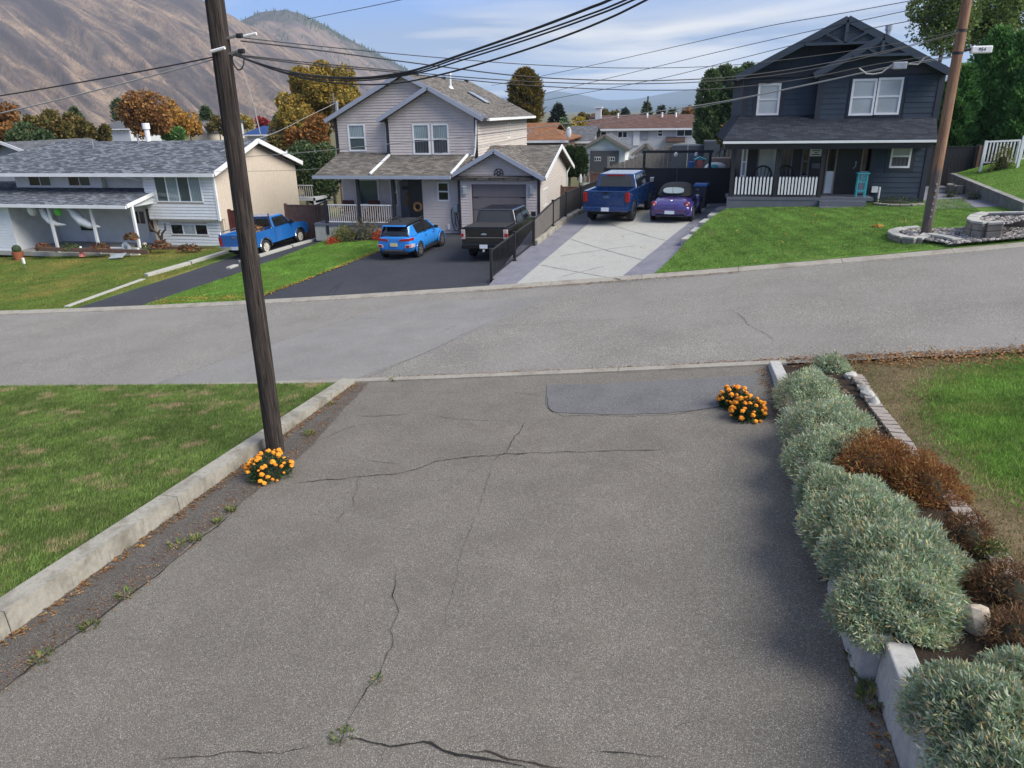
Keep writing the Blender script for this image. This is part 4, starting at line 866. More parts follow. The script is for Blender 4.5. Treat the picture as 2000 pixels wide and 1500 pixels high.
gx1 = wx(YP + .5, 24, 440); gw2 = MB().box(-46, gx1, YP + .5, YP + .7, slz - .3, pzz).box(gx1 - .2, gx1, YP + .7, YBk, slz - .3, pzz).obj('garage_wall', 'siding_white', lh); siding(lh, 'siding_white', front(YP + .5), slz - .2, pzz - .1, lambda z: (-46, gx1), .17)
bxm(MB(), front(YP + .5), gx1 - .12, gx1 + .03, slz - .3, pzz - .05, -.05, .04).obj('corner_board', 'trim_white', lh)
sd_ = wp(31, 413, 66, 478, YBk - .6); bxm(MB(), front(YBk - .3), sd_[0], sd_[1], slz + .05, slz + 2.1, -.02, .06).obj('side_door', 'trim_white', lh)
fd = bxm(MB(), front(YBk), dr2[0], (dr2[0] + dr2[1]) / 2 + .3, slz + .4, dr2[3], -.02, .06).obj('front_door', 'trim_white', lh)
for i in (0, 1): bxm(MB(), front(YBk), dr2[0] + .12 + i * .42, dr2[0] + .46 + i * .42, slz + 1.2, dr2[3] - .25, .055, .07).obj('pane', 'glass_dark', fd)
bxm(MB(), front(YBk), dr2[1] - .45, dr2[1] - .12, slz + .7, dr2[3] - .1, -.02, .06).obj('sidelight', 'wood_brown', lh)
MB().box(lx0, rx0 + .3, YP + .3, YBk, slz - .25, slz).obj('porch_slab', 'concrete_pale', lh)
for px, py in ((112, 480), (192, 477), (271, 473)): q = atY(px, py, YP + .35); post(lh, q.x, YP + .35, slz, pzz - .05, .13, 'trim_white')
q = atY(208, 420, YP + 2); MB().box(q.x - .3, q.x + .3, YBk - .06, YBk - .03, slz + 1.5, slz + 2.3).obj('porch_wall_panel', 'siding_white', lh)  # flat panel in the porch wall's own white siding colour
MB().box(wx(YP, 205, 460), wx(YP, 262, 460), YP + .05, YP + .2, slz - .3, slz + .42).obj('porch_knee_wall', 'trim_white', lh); MB().box(wx(YP + .5, 268, 460), rx0 + .3, YP + .9, YP + 1.1, slz - .3, slz + .55).obj('porch_knee_wall', 'stucco', lh)
# planter edging in front
ped = wthing('planter_edging', 'dark timber edging board along the white house flower bed', 'edging', (-33, YP - .3, zA(-33, YP)))
MB().bar(atY(70, 486, YP - .45), atY(290, 492, YP - .45), .1, .22).obj('board', 'wood_brown', ped); MB().bar(atY(292, 484, YP + 1.6), atY(425, 487, YP + 1.6), .1, .2).obj('board', 'wood_brown', ped)
# decorations on the porch
def ghost(px, py, Y, lab, pts, r0_):
    g_ = wthing('ghost_decoration', lab, 'decoration', atY(px, py, Y)); P = [atY(a, b, Y) for a, b in pts]
    mb = MB(); mb.tube(P, r0_, 8); mb.obj('cloth', 'trim_white', g_, True)
    h = P[0]; MB().ball((h.x, h.y - .02, h.z - .05), .16, .16, .2, 8, 6).obj('head', 'trim_white', g_, True)
    for s_ in (-.06, .06): MB().ball((h.x + s_, h.y - .17, h.z), .03, .02, .04, 6, 4).obj('eye', 'trim_black', g_)
ghost(82, 405, YP + .5, 'white cloth ghost streaming below the porch eave beside the green ball', [(82, 407), (88, 420), (98, 432), (112, 438), (128, 439)], [.16, .22, .2, .12, .02])
ghost(138, 405, YP + .5, 'long white cloth ghost streaming behind the middle porch post', [(136, 405), (146, 418), (160, 432), (176, 440), (196, 443)], [.15, .25, .28, .2, .03])
q = atY(62, 408, YP + .5); mb = MB().ball((q.x, q.y, q.z), .26, .26, .42, 10, 7); tag(mb.obj('ghost_balloon', 'trim_white', None, True), 'white egg shaped ghost hanging left of the streaming ghosts', 'decoration')
q = atY(113, 412, YP + .5); mb = MB().ball((q.x, q.y, q.z), .2, .2, .3, 10, 7)
simple('lime', (.14, .6, .08), .5, .1); tag(mb.obj('hanging_ball', 'lime', None, True), 'lime green hanging decoration between two white ghosts', 'decoration')
q = atY(81, 453, YBk - .35); mb = MB().tube([(q.x + .42 * math.cos(t), q.y + .1 * math.sin(t), q.z + .85 * math.sin(t)) for t in np.linspace(0, 6.283, 21)], .14, 6, False); tag(mb.obj('wall_wreath', 'hedge_dark'), 'tall dark oval wreath leaning on the white porch wall', 'wreath')
for i, (px, lab) in enumerate(((93, 'grey window box planter hung left on the porch wall'), (174, 'green window box planter hung behind the middle porch post'))):
    q = atY(px, 444, YBk - .1); MB_ = MB().box(q.x - .45, q.x + .45, q.y - .2, q.y, q.z - .16, q.z + .16); tag(MB_.obj('window_box', ('trim_black', 'hedge_dark')[i], None, bevel=.02), lab, 'planter')
simple('terracotta', (.32, .10, .045), .8, .15); simple('pink_cone', (.6, .18, .16), .6, .1)
q = atY(33, 490, YP - .3); pot = thing('flower_pot', 'terracotta pot with dark plant at the garage corner', 'planter', (q.x, q.y, zA(q.x, q.y))); MB().tube([(0, 0, 0), (0, 0, .45)], [.22, .32], 12).obj('pot', 'terracotta', pot); MB().ball((0, 0, .6), .25, .25, .25, 8, 6).obj('plant', 'hedge_dark', pot)
q = atY(158, 486, YP - .3); co = thing('garden_gnome_cone', 'small pink cone shaped ornament in the white house flower bed', 'ornament', (q.x, q.y, zA(q.x, q.y) + .1)); MB().tube([(0, 0, 0), (0, 0, .2), (0, 0, .5)], [.2, .14, .03], 8).obj('cone', 'pink_cone', co); MB().ball((0, 0, .5), .07).obj('tip', 'trim_white', co)
q = atY(228, 495, YP - .8); st = thing('painted_board', 'pale blue painted board lying tilted on the lawn edge', 'board', (q.x, q.y, zA(q.x, q.y))); MB().hexa([(-.5, -.15, .02), (.4, -.15, .1), (.5, .15, .3), (-.3, .15, .2)], [(-.5, -.15, .06), (.4, -.15, .14), (.5, .15, .34), (-.3, .15, .24)]).obj('panel', 'glass_pale', st)
q = atY(245, 481, YP - .2); st = thing('garden_sign', 'white and blue painted figure board beside the porch corner', 'ornament', (q.x, q.y, zA(q.x, q.y) + .1)); MB().prism([(-.2, 0), (.25, 0), (.3, .5), (.05, .75), (-.2, .6)], -.03, .03).obj('panel', 'trim_white', st); MB().ball((.05, -.04, .45), .12, .02, .12).obj('face', 'glass_blind', st)
q = atY(311, 455, YL - .3); an = thing('driftwood_sculpture', 'dark branching driftwood sculpture against the lower white wall', 'sculpture', (q.x, q.y, zA(q.x, q.y)))
mb = MB()
for P in ([(0, 0, 0), (.05, 0, .5), (-.1, 0, .85), (-.45, 0, 1.15), (-.55, 0, 1.5)], [(.05, 0, .5), (.2, 0, .9), (.45, 0, 1.1), (.5, 0, 1.5)], [(-.1, 0, .85), (.1, 0, 1.1)], [(-.45, 0, 1.15), (-.65, 0, 1.2)], [(0, 0, .3), (.35, 0, .55)], [(0, 0, .25), (-.35, 0, .4)]): mb.tube(P, [.09] + [.06] * (len(P) - 2) + [.03], 6)
mb.obj('branches', 'bark_dark', an)
q = atY(48, 515, 31.5); yl = thing('yard_stake', 'white capped stake standing on the front lawn of the white house', 'ornament', (G(50, 526, zA)[0], G(50, 526, zA)[1], zA(*G(50, 526, zA)))); MB().tube([(0, 0, 0), (0, 0, .5)], .02, 6).obj('stake', 'steel', yl); MB().box(-.06, .06, -.05, .05, .3, .62).obj('cap', 'white_plastic', yl, bevel=.02)
# flower bed plants
leafy('bed_mixed', [(.10, .03, .02), (.05, .07, .03), (.3, .06, .03), (.12, .10, .05), (.2, .12, .06)], .7, .2); leafy('bed_green', [(.03, .05, .02), (.06, .09, .03), (.10, .12, .05)], .7, .2)
def tuftball(name, lab, c, rx, ry, rz, n, leaf, mat, cat='plant', group=None, z0=None):
    c = Vector(c); mb = MB()
    for i in range(n):
        d = Vector((random.gauss(0, 1), random.gauss(0, 1), random.gauss(0, 1))).normalized(); d.z = abs(d.z); q = .45 + .55 * random.random() ** .5
        p = Vector((d.x * rx * q, d.y * ry * q, d.z * rz * q)); t_ = Vector((random.uniform(-1, 1), random.uniform(-1, 1), random.uniform(-.3, 1))).normalized(); s_ = t_.cross(d).normalized() * leaf * .4 if t_.cross(d).length > .01 else Vector((leaf * .4, 0, 0)); e = t_ * leaf
        mb.add([p - e * .5, p + s_, p + e, p - s_], [(0, 1, 2, 3)])
    o = mb.obj(name, mat); o.location = c; return tag(o, lab, cat, group)
for (px, py, r_, m_, lb) in ((85, 484, .5, 'bed_mixed', 'dark reddish plant at the left end of the white house bed'), (138, 485, .7, 'bed_green', 'low green plant in the white house bed left of the pink cone'), (195, 484, .6, 'bed_mixed', 'red flowering plant right of the pink cone'), (277, 488, .6, 'bed_green', 'dark green plant at the bed corner by the porch knee wall'), (256, 464, .45, 'bed_mixed', 'red flowers in a tub at the porch corner post'), (315, 480, .6, 'bed_mixed', 'dry brown plants under the driftwood sculpture'), (370, 486, .8, 'bed_mixed', 'low dry planting below the basement window')):
    Yq = YP - .2 if px < 260 else YP + .5; q = atY(px, py, Yq); tuftball('bed_plant', lb, (q.x, q.y, max(q.z - .1, zA(q.x, q.y))), r_, .35, .4, 220, .12, m_)
# ------------------------------------------------------------------ right dark house
YPF, YRW, YRL, YRU = 32.7, 33.75, 34.1, 34.6
rh = wthing('dark_house', 'two storey charcoal lap sided house with white windows and front porch', 'house', (6, 36, zB(6, 34)))
pd = wz(YPF, 1500, 385); gb = wz(YPF, 1500, 404) - .1
PZ = (wz(32.5, 1412, 277) + wz(32.5, 1830, 269)) / 2; pe0, pe1 = wx(32.5, 1412, 277), wx(32.5, 1832, 269)
ut0 = wx(YRU, 1450, 231); ut1 = wx(YRU, 1829, 222); UZ = wz(YRU, 1640, 229)
q = MB(); slab(q, (pe0, 32.5, PZ), (pe1, 32.5, PZ), (ut1 + .1, YRU + .4, UZ + .1), (ut0 - .1, YRU + .4, UZ + .1)); slab(q, (pe0, 40, PZ), (pe0, 32.5, PZ), (ut0 - .1, YRU + .4, UZ + .1), (ut0 - .1, 40, UZ + .1)); q_ = q.obj('porch_roof', 'roof_black', rh)
MB().box(pe0, pe1, 32.38, 32.49, PZ - .12, PZ - .03).obj('gutter', 'trim_white', q_); MB().box(pe0 + .1, pe1 - .1, 32.55, YRW, PZ - .35, PZ - .14).obj('porch_beam', 'trim_black', rh)
MB().box(pe0 + .1, pe1 - .1, 32.7, YRL, PZ - .14, PZ - .1).obj('porch_ceiling', 'trim_black', rh)
# lower right block
bx_0, bx_1 = wx(YRW, 1699, 350), wx(YRW, 1806, 350); sb = wz(YRW, 1750, 392)
lrw = MB().box(bx_0, bx_1, YRW, YRW + .2, gb - .2, PZ - .1).box(bx_0, bx_0 + .2, YRW + .2, YRL, gb, PZ - .1).box(bx_1 - .2, bx_1, YRW + .2, 44, gb - .2, PZ + .3).obj('lower_wall', 'siding_dark', rh)
w1 = wp(1739, 282, 1779, 328, YRW); siding(lrw, 'siding_dark', front(YRW), sb - .1, PZ - .12, lambda z: (bx_0, bx_1), .21, [(w1[0] - .16, w1[1] + .16, w1[2] - .16, w1[3] + .16)], boards=True, dep=.03, gap=.012)
win(rh, front(YRW), *w1, 'hung', 'trim_white', ('glass_pale', 'glass_screen'), .075, ('trim_dark', .15))
for x in (bx_0 + .02, bx_1 - .02): bxm(MB(), front(YRW), x - .1, x + .1, gb - .2, PZ - .12, -.05, .05).obj('corner_board', 'trim_dark', rh)
# porch back wall
pbx0 = wx(YRL, 1452, 340)
MB().box(pbx0, bx_0, YRL, YRL + .2, gb, PZ).box(pbx0, pbx0 + .2, YRL + .2, 44, gb, PZ + .3).obj('porch_back_wall', 'trim_black', rh)
ws = [wp(1448, 287, 1459, 345, YRL), wp(1478, 287, 1521, 348, YRL), wp(1523, 285, 1547, 348, YRL), wp(1565, 285, 1581, 345, YRL)]
for i, a in enumerate(ws): win(rh, front(YRL), *a, ('hung', 'fixed', 'fixed', 'hung')[i], 'trim_white' if i < 1 else 'door_grey', (('glass_blind',), ('glass_pale',), ('glass_screen',), ('glass_dark',))[i], .07)
fd = wp(1612, 281, 1700, 374, YRL); f = MB(); u0_, u1_, z1_ = fd[0], fd[1], fd[3]; wd_ = u1_ - u0_
for a, b in ((0, .03), (.2, .23), (.77, .8), (.97, 1)): bxm(f, front(YRL), u0_ + a * wd_, u0_ + b * wd_, pd, z1_, 0, .07)
bxm(f, front(YRL), u0_, u1_, z1_, z1_ + .07, 0, .07); f = f.obj('door_frame', 'wood_tan', rh)
bxm(MB(), front(YRL), u0_ + .235 * wd_, u0_ + .765 * wd_, pd + .03, z1_, 0, .03).obj('front_door', 'trim_black', rh)
for a, b in ((.03, .2), (.8, .97)): bxm(MB(), front(YRL), u0_ + a * wd_, u0_ + b * wd_, pd + .95, z1_, 0, .03).obj('sidelight', 'glass_dark', f); bxm(MB(), front(YRL), u0_ + a * wd_, u0_ + b * wd_, pd + .03, pd + .95, 0, .04).obj('sidelight_panel', 'glass_pale' if False else 'trim_white', f)
hp = atY(1671, 322, YRL - .08); MB().tube([(hp.x, YRL - .1, hp.z + .15), (hp.x, YRL - .1, hp.z - .05), (hp.x - .08, YRL - .1, hp.z - .15)], .025, 6).obj('door_handle', 'steel', f)
sg = wp(1582, 288, 1606, 305, YRL - .1); sgn = wthing('porch_sign', 'white notice sign hanging on the dark porch wall', 'sign', ((sg[0] + sg[1]) / 2, YRL - .1, sg[2])); MB().box(sg[0], sg[1], YRL - .12, YRL - .09, sg[2], sg[3]).obj('board', 'trim_white', sgn)
for i, wd2 in enumerate((.8, .65, .3, .7)): zc_ = sg[3] - (i + .7) * (sg[3] - sg[2]) / 4.6; MB().box((sg[0] + sg[1]) / 2 - wd2 * (sg[1] - sg[0]) / 2, (sg[0] + sg[1]) / 2 + wd2 * (sg[1] - sg[0]) / 2, YRL - .123, YRL - .121, zc_ - .018, zc_ + .018).obj('text_line', 'trim_black', sgn)
mbx = atY(1596, 323, YRL - .1); MB().box(mbx.x - .22, mbx.x + .22, YRL - .18, YRL - .02, mbx.z - .12, mbx.z + .1).obj('mailbox', 'steel' if False else 'deck_grey', rh)
# deck, steps, posts, pickets
dk0, dk1 = wx(YPF, 1420, 385), wx(YPF, 1691, 385); stx = wx(YPF, 1600, 385)
MB().box(dk0, bx_0, YPF, YRL, pd - .12, pd).obj('porch_deck', 'deck_grey', rh); MB().box(dk0, stx, YPF + .02, YPF + .12, gb - .3, pd - .12).obj('porch_skirt', 'deck_grey', rh)
sh = (pd - gb) / 2.3
for i in range(2): MB().box(stx, dk1, YPF - .32 * (i + 1) + .1, YPF + .06, gb - .3, pd - sh * (i + .55)).obj('step', 'deck_grey', rh)
for px in (1428, 1513, 1600): x = wx(YPF + .12, px, 370); post(rh, x, YPF + .12, pd, PZ - .3, .16, 'trim_black')
x0_, x1_, x2_ = (wx(YPF + .12, p, 370) for p in (1428, 1513, 1600))
for a, b, n in ((x0_, x1_, 11), (x1_, x2_, 12)): railing(rh, (a + .1, YPF + .1, pd), (b - .1, YPF + .1, pd), .72, n, ('trim_black', 'trim_white'), .1, .075, (.05, .05), True, name='picket')
railing(rh, (x0_ - .02, YPF + .2, pd), (x0_ + .1, YRL - .1, pd), .72, 5, ('trim_black', 'trim_white'), .1, .09, (.05, .05), True, name='picket')
# teal plant stand
tq = wx(YPF + .5, 1680, 372); tst = thing('plant_stand', 'turquoise painted wooden easel stand beside the dark front door', 'stand', (tq, YPF + .45, pd))
for sx in (-.17, .17):
    for sy_ in (-.12, .12): MB().box(sx - .025, sx + .025, sy_ - .025, sy_ + .025, 0, .92).obj('leg', 'teal_paint', tst)
MB().box(-.24, .24, -.18, .18, .92, .97).obj('top', 'teal_paint', tst); MB().box(-.17, .17, -.14, .14, .22, .26).obj('shelf', 'teal_paint', tst); MB().box(-.17, .17, -.13, -.11, .58, .63).obj('crossbar', 'teal_paint', tst); MB().bar((-.15, -.12, .64), (.15, -.12, .9), .03, .03).obj('crossbar', 'teal_paint', tst); MB().bar((.15, -.12, .64), (-.15, -.12, .9), .03, .03).obj('crossbar', 'teal_paint', tst)
# porch seat silhouettes
for i, (px, lab) in enumerate(((1490, 'dark wicker chair with round back on the charcoal porch'), (1535, 'slim dark chair beside the wicker chair on the charcoal porch'))):
    x = wx(YPF + 1, px, 350); ch = thing('porch_chair', lab, 'chair', (x, YPF + 1.1, pd)); MB().box(-.3, .3, -.25, .25, .35, .42).obj('seat', 'wood_brown', ch)
    mb = MB().tube([(.38 * math.cos(t), .25, .75 + .42 * math.sin(t)) for t in np.linspace(-.3, 3.44, 12)], .035, 6)
    for t in np.linspace(.3, 2.8, 6): mb.tube([(.3 * math.cos(t) * .6, .25, .42), (.38 * math.cos(t), .25, .75 + .42 * math.sin(t))], .015, 5)
    mb.obj('backrest', 'trim_black', ch)
    for sx in (-.26, .26):
        for sy_ in (-.2, .2): MB().box(sx - .02, sx + .02, sy_ - .02, sy_ + .02, 0, .36).obj('leg', 'trim_black', ch)
# utility box near the steps
ub = atY(1708, 370, YRW - .1); mb = MB().box(ub.x - .12, ub.x + .12, YRW - .16, YRW - .04, ub.z - .12, ub.z + .12); u_ = wthing('gas_meter', 'white utility box with pipe at the corner of the charcoal wall', 'meter', (ub.x, YRW - .1, gb)); mb.obj('box', 'white_plastic', u_); MB().tube([(ub.x + .2, YRW - .1, ub.z + .1), (ub.x + .19, YRW - .1, gb)], .035, 6).obj('pipe', 'white_plastic', u_)
# upper storey
UL = 35.0; ux0, ux1 = wx(UL, 1454, 200), wx(YRU, 1836, 190); ub0 = wx(YRU, 1600, 190)
pk = atY(1650, 33, YRU - .5); tl = atY(1437, 155, YRU - .5); tr = atY(1860, 132, YRU - .5); rcx = pk.x; rez = (tl.z + tr.z) / 2; rw_ = (tr.x - tl.x) / 2; rcx = (tl.x + tr.x) / 2; rs = (pk.z - rez) / rw_
tl_x, tr_x = tl.x, tr.x
gcap = lambda z: (max(ux0, rcx - (pk.z - .2 - z) / rs), min(ux1, rcx + (pk.z - .2 - z) / rs))
U2 = MB().prism([(ux0, UZ - .6), (ux1, UZ - .6), (ux1, rez + .3), (rcx, pk.z - .25), (ux0, rez + .3)], UL, UL + .2)
U2.box(ux0, ux0 + .2, UL + .2, 44, UZ - .6, rez + .2).box(ux1 - .2, ux1, UL + .2, 44, UZ - .6, rez + .2).box(ux0 + .2, ux1 - .2, 43.8, 44, gb, rez + .2)
uw2 = U2.obj('upper_wall', 'siding_dark', rh)
wa, wb, wc = wp(1479, 163, 1523, 225, UL), wp(1661, 154, 1709, 225.5, YRU), wp(1711, 151.5, 1760, 224, YRU)
ex = lambda a: (a[0] - .16, a[1] + .16, a[2] - .16, a[3] + .16)
fz = wz(UL, 1500, 152)
siding(uw2, 'siding_dark', front(UL), UZ - .1, fz - .02, lambda z: (ux0, ub0), .21, [ex(wa)], boards=True, dep=.03, gap=.012)
siding(uw2, 'siding_dark', front(YRU), UZ - .1, fz - .02, lambda z: (ub0, ux1), .21, [ex(wb), ex(wc)], boards=True, dep=.03, gap=.012)
siding(rh, 'siding_dark', rightw(ux1), UZ, rez + .2, lambda z: (UL, 44), .21)
win(rh, front(UL), *wa, 'hung', 'trim_white', ('glass_pale', 'glass_pale'), .085, ('trim_dark', .15))
for a in (wb, wc): win(rh, front(YRU), *a, 'hung', 'trim_white', ('glass_pale', 'glass_pale'), .085, ('trim_dark', .07))
for x, y in ((ux0, UL), (ub0, YRU), (ux1 - .05, YRU)): bxm(MB(), front(y), x - .11, x + .11, UZ - .3, fz, -.05, .05).obj('corner_board', 'trim_dark', rh)
bxm(MB(), front(UL), ux0, ub0, fz, fz + .3, 0, .05).obj('frieze_board', 'trim_dark', rh); bxm(MB(), front(YRU), ub0, ux1, fz, fz + .3, 0, .05).obj('frieze_board', 'trim_dark', rh)
# board and batten gable
gb_ = MB(); 
x = ux0
while x < ux1:
    zt2 = pk.z - .25 - abs(x - rcx) * rs
    if zt2 > fz + .4: bxm(gb_, front(UL), x - .02, x + .02, fz + .3, zt2, 0, .03)
    x += .3
tag(gb_.obj('battens', 'siding_dark', rh), kind='stuff')
s2 = atY(1727, 68, YRU - .58); s2x = s2.x
MB().prism([(ub0, UZ - .4), (ux1, UZ - .4), (ux1, rez + .05), (s2x, s2.z - .3), (ub0, rez + .3)], YRU, UL).obj('bay_wall', 'siding_dark', rh)
R2 = MB(); ya, yb = YRU - .5, 44.4
slab(R2, (tl_x, yb, rez), (tl_x, ya, rez), (rcx, ya, pk.z), (rcx, yb, pk.z)); slab(R2, (tr_x, ya, rez), (tr_x, yb, rez), (rcx, yb, pk.z), (rcx, ya, pk.z))
s2l = s2x - (s2.z - rez - .05) / rs * .93
slab(R2, (s2l, ya + 3, rez + .02), (s2l, ya - .08, rez + .02), (s2x, ya - .08, s2.z), (s2x, ya + 3, s2.z)); slab(R2, (tr_x + .02, ya - .08, rez - .03), (tr_x + .02, ya + 2, rez - .03), (s2x, ya + 2, s2.z), (s2x, ya - .08, s2.z))
R2o = R2.obj('main_roof', 'roof_black', rh)
for a, b in (((tl_x, ya - .03, rez - .08), (rcx, ya - .03, pk.z - .08)), ((tr_x, ya - .03, rez - .08), (rcx, ya - .03, pk.z - .08)), ((s2l, ya - .11, rez - .06), (s2x, ya - .11, s2.z - .08)), ((tr_x, ya - .11, rez - .1), (s2x, ya - .11, s2.z - .08))): MB().bar(a, b, .07, .26).obj('barge_board', 'siding_dark', R2o)
for cx2, z2, k in ((rcx, pk.z - .2, 1.0), (s2x, s2.z - .2, .7)):
    y2 = ya - .05 if k == 1 else ya - .13
    MB().prism([(cx2 - 1.48 * k, z2 - 1.5 * k * rs), (cx2 + 1.48 * k, z2 - 1.5 * k * rs), (cx2, z2 - .06)], y2 + .07, y2 + .1).obj('gable_shade_cover', 'siding_dark', R2o)  # panel added behind the braces to cover the dark overhang shade
    MB().bar((cx2 - 1.5 * k, y2, z2 - 1.5 * k * rs), (cx2 + 1.5 * k, y2, z2 - 1.5 * k * rs), .1, .1).obj('gable_tie', 'siding_dark', R2o); MB().box(cx2 - .06, cx2 + .06, y2 - .05, y2 + .05, z2 - 1.5 * k * rs, z2).obj('gable_post', 'siding_dark', R2o)
    for s_ in (-1, 1): MB().bar((cx2 + s_ * .1, y2, z2 - 1.45 * k * rs), (cx2 + s_ * .75 * k, y2, z2 - .78 * k * rs), .08, .08).obj('gable_brace', 'siding_dark', R2o)
vp = atY(1735, 60, YRU + 2.5); MB().tube([(vp.x, vp.y, vp.z - 1.2), (vp.x, vp.y, vp.z + .1)], .1, 8).tube([(vp.x, vp.y, vp.z), (vp.x, vp.y, vp.z + .22)], .14, 8).obj('roof_flue', 'steel', R2o)
# ================================================================== vehicles
paint('paint_old_blue', (.012, .11, .36)); paint('paint_sky_blue', (.02, .21, .62), .22); paint('paint_black', (.003, .003, .0035), .12, .7); paint('paint_navy', (.005, .03, .115), .18); paint('paint_purple', (.048, .034, .165), .2)
simple('chrome', (.6, .6, .6), .18, .05, 5, 1.0); simple('rim', (.42, .42, .42), .35, .1, 9, .8); simple('rim_white', (.5, .48, .42), .5, .1, 9); simple('underbody', (.008, .008, .009), .9, .1)
simple('plate', (.62, .66, .72), .5, .12, 30); simple('plate_yellow', (.6, .52, .30), .5, .3, 30); simple('soft_top', (.018, .018, .021), .85, .2, 8); simple('bed_liner', (.015, .015, .016), .85, .2); simple('badge_blue', (.05, .08, .16), .3, .1)
m_ = NT('tail_red'); m_.base((.30, .012, .012)).set(.15, spec=.6); m_ = NT('tail_clear'); m_.base((.45, .36, .36)).set(.15, spec=.6); m_ = NT('car_glass'); m_.base((.012, .014, .016)).set(.04, spec=.8); m_ = NT('rear_window'); m_.base((.30, .36, .36)).set(.12, spec=.6); m_ = NT('amber'); m_.base((.55, .2, .03)).set(.2)
def wheel(parent, x, y, r, w_=.24, rim='rim', spokes=5, name='wheel'):
    s_ = 1 if x > 0 else -1; prof = [(r * .62, -.5), (r * .9, -.5), (r, -.36), (r, .36), (r * .9, .5), (r * .62, .5)]; n = 22; mb = MB(); vs = []
    for k in range(n):
        t = 2 * math.pi * k / n
        for (q, u) in prof: vs.append((u * w_, q * math.cos(t), q * math.sin(t)))
    m = len(prof); mb.add(vs, [(k * m + i, k * m + i + 1, ((k + 1) % n) * m + i + 1, ((k + 1) % n) * m + i) for k in range(n) for i in range(m - 1)])
    ty = mb.obj(name, 'black_rubber', parent, True); ty.location = (x, y, r)
    rm = MB(); R1 = r * .64; d = .36 * w_ * s_
    rm.tube([(d * .2, 0, 0), (d * .9, 0, 0)], [R1 * .98, R1 * .98], 20); 
    rr = MB(); rr.tube([(d * .95 , R1 * math.cos(t) * .95, R1 * math.sin(t) * .95) for t in np.linspace(0, 6.283, 21)], .022, 5, False)
    for k in range(spokes): t = 6.283 * k / spokes; rr.bar((d * 1.02, 0, 0), (d * 1.02, R1 * .95 * math.cos(t), R1 * .95 * math.sin(t)), .07 if spokes < 7 else .045, .05, (s_, 0, 0))
    rr.tube([(d * .8, 0, 0), (d * 1.15, 0, 0)], .07, 10)
    rm.obj('wheel_disc', 'underbody' if rim != 'rim_white' else 'rim_white', ty); rr.obj('rim', rim, ty)
    return ty
def arc(yc, zc, r, a0, a1, n=9): return [(yc + r * math.cos(a0 + (a1 - a0) * i / n), zc + r * math.sin(a0 + (a1 - a0) * i / n)) for i in range(n + 1)]
def panel(q, u0, u1, v0, v1, off=.012, t=.01):
    a, b, c, d = map(Vector, q); P = lambda u, v: (a * (1 - u) + b * u) * (1 - v) + (d * (1 - u) + c * u) * v
    n = (b - a).cross(d - a).normalized(); p = [P(u0, v0), P(u1, v0), P(u1, v1), P(u0, v1)]
    return MB().hexa([x - n * t for x in p], [x + n * off for x in p])
def place(root, rear, front_, wheelbase, tw, zf, pitch=True):
    a = gnd(rear[0], rear[1], zf); b = gnd(front_[0], front_[1], zf); h = math.atan2(-(b.x - a.x), b.y - a.y); put(root, a, h, wheelbase, tw, zf, 1)
def put(root, a, h, wheelbase, tw, zf, side):
    d = Vector((-math.sin(h), math.cos(h), 0)); r_ = Vector((math.cos(h), math.sin(h), 0)); c = Vector((a.x, a.y, 0)) - r_ * side * tw / 2 + d * wheelbase / 2
    pr_ = c - d * wheelbase / 2; pf = c + d * wheelbase / 2; zR, zF = zf(pr_.x, pr_.y), zf(pf.x, pf.y); qx, qy = c + r_ * tw / 2, c - r_ * tw / 2
    root.location = (c.x, c.y, (zR + zF) / 2 + .01); roll_ = math.atan2(zf(qx.x, qx.y) - zf(qy.x, qy.y), tw) * .6
    root.rotation_euler = (math.atan2(zF - zR, wheelbase), -roll_, h)
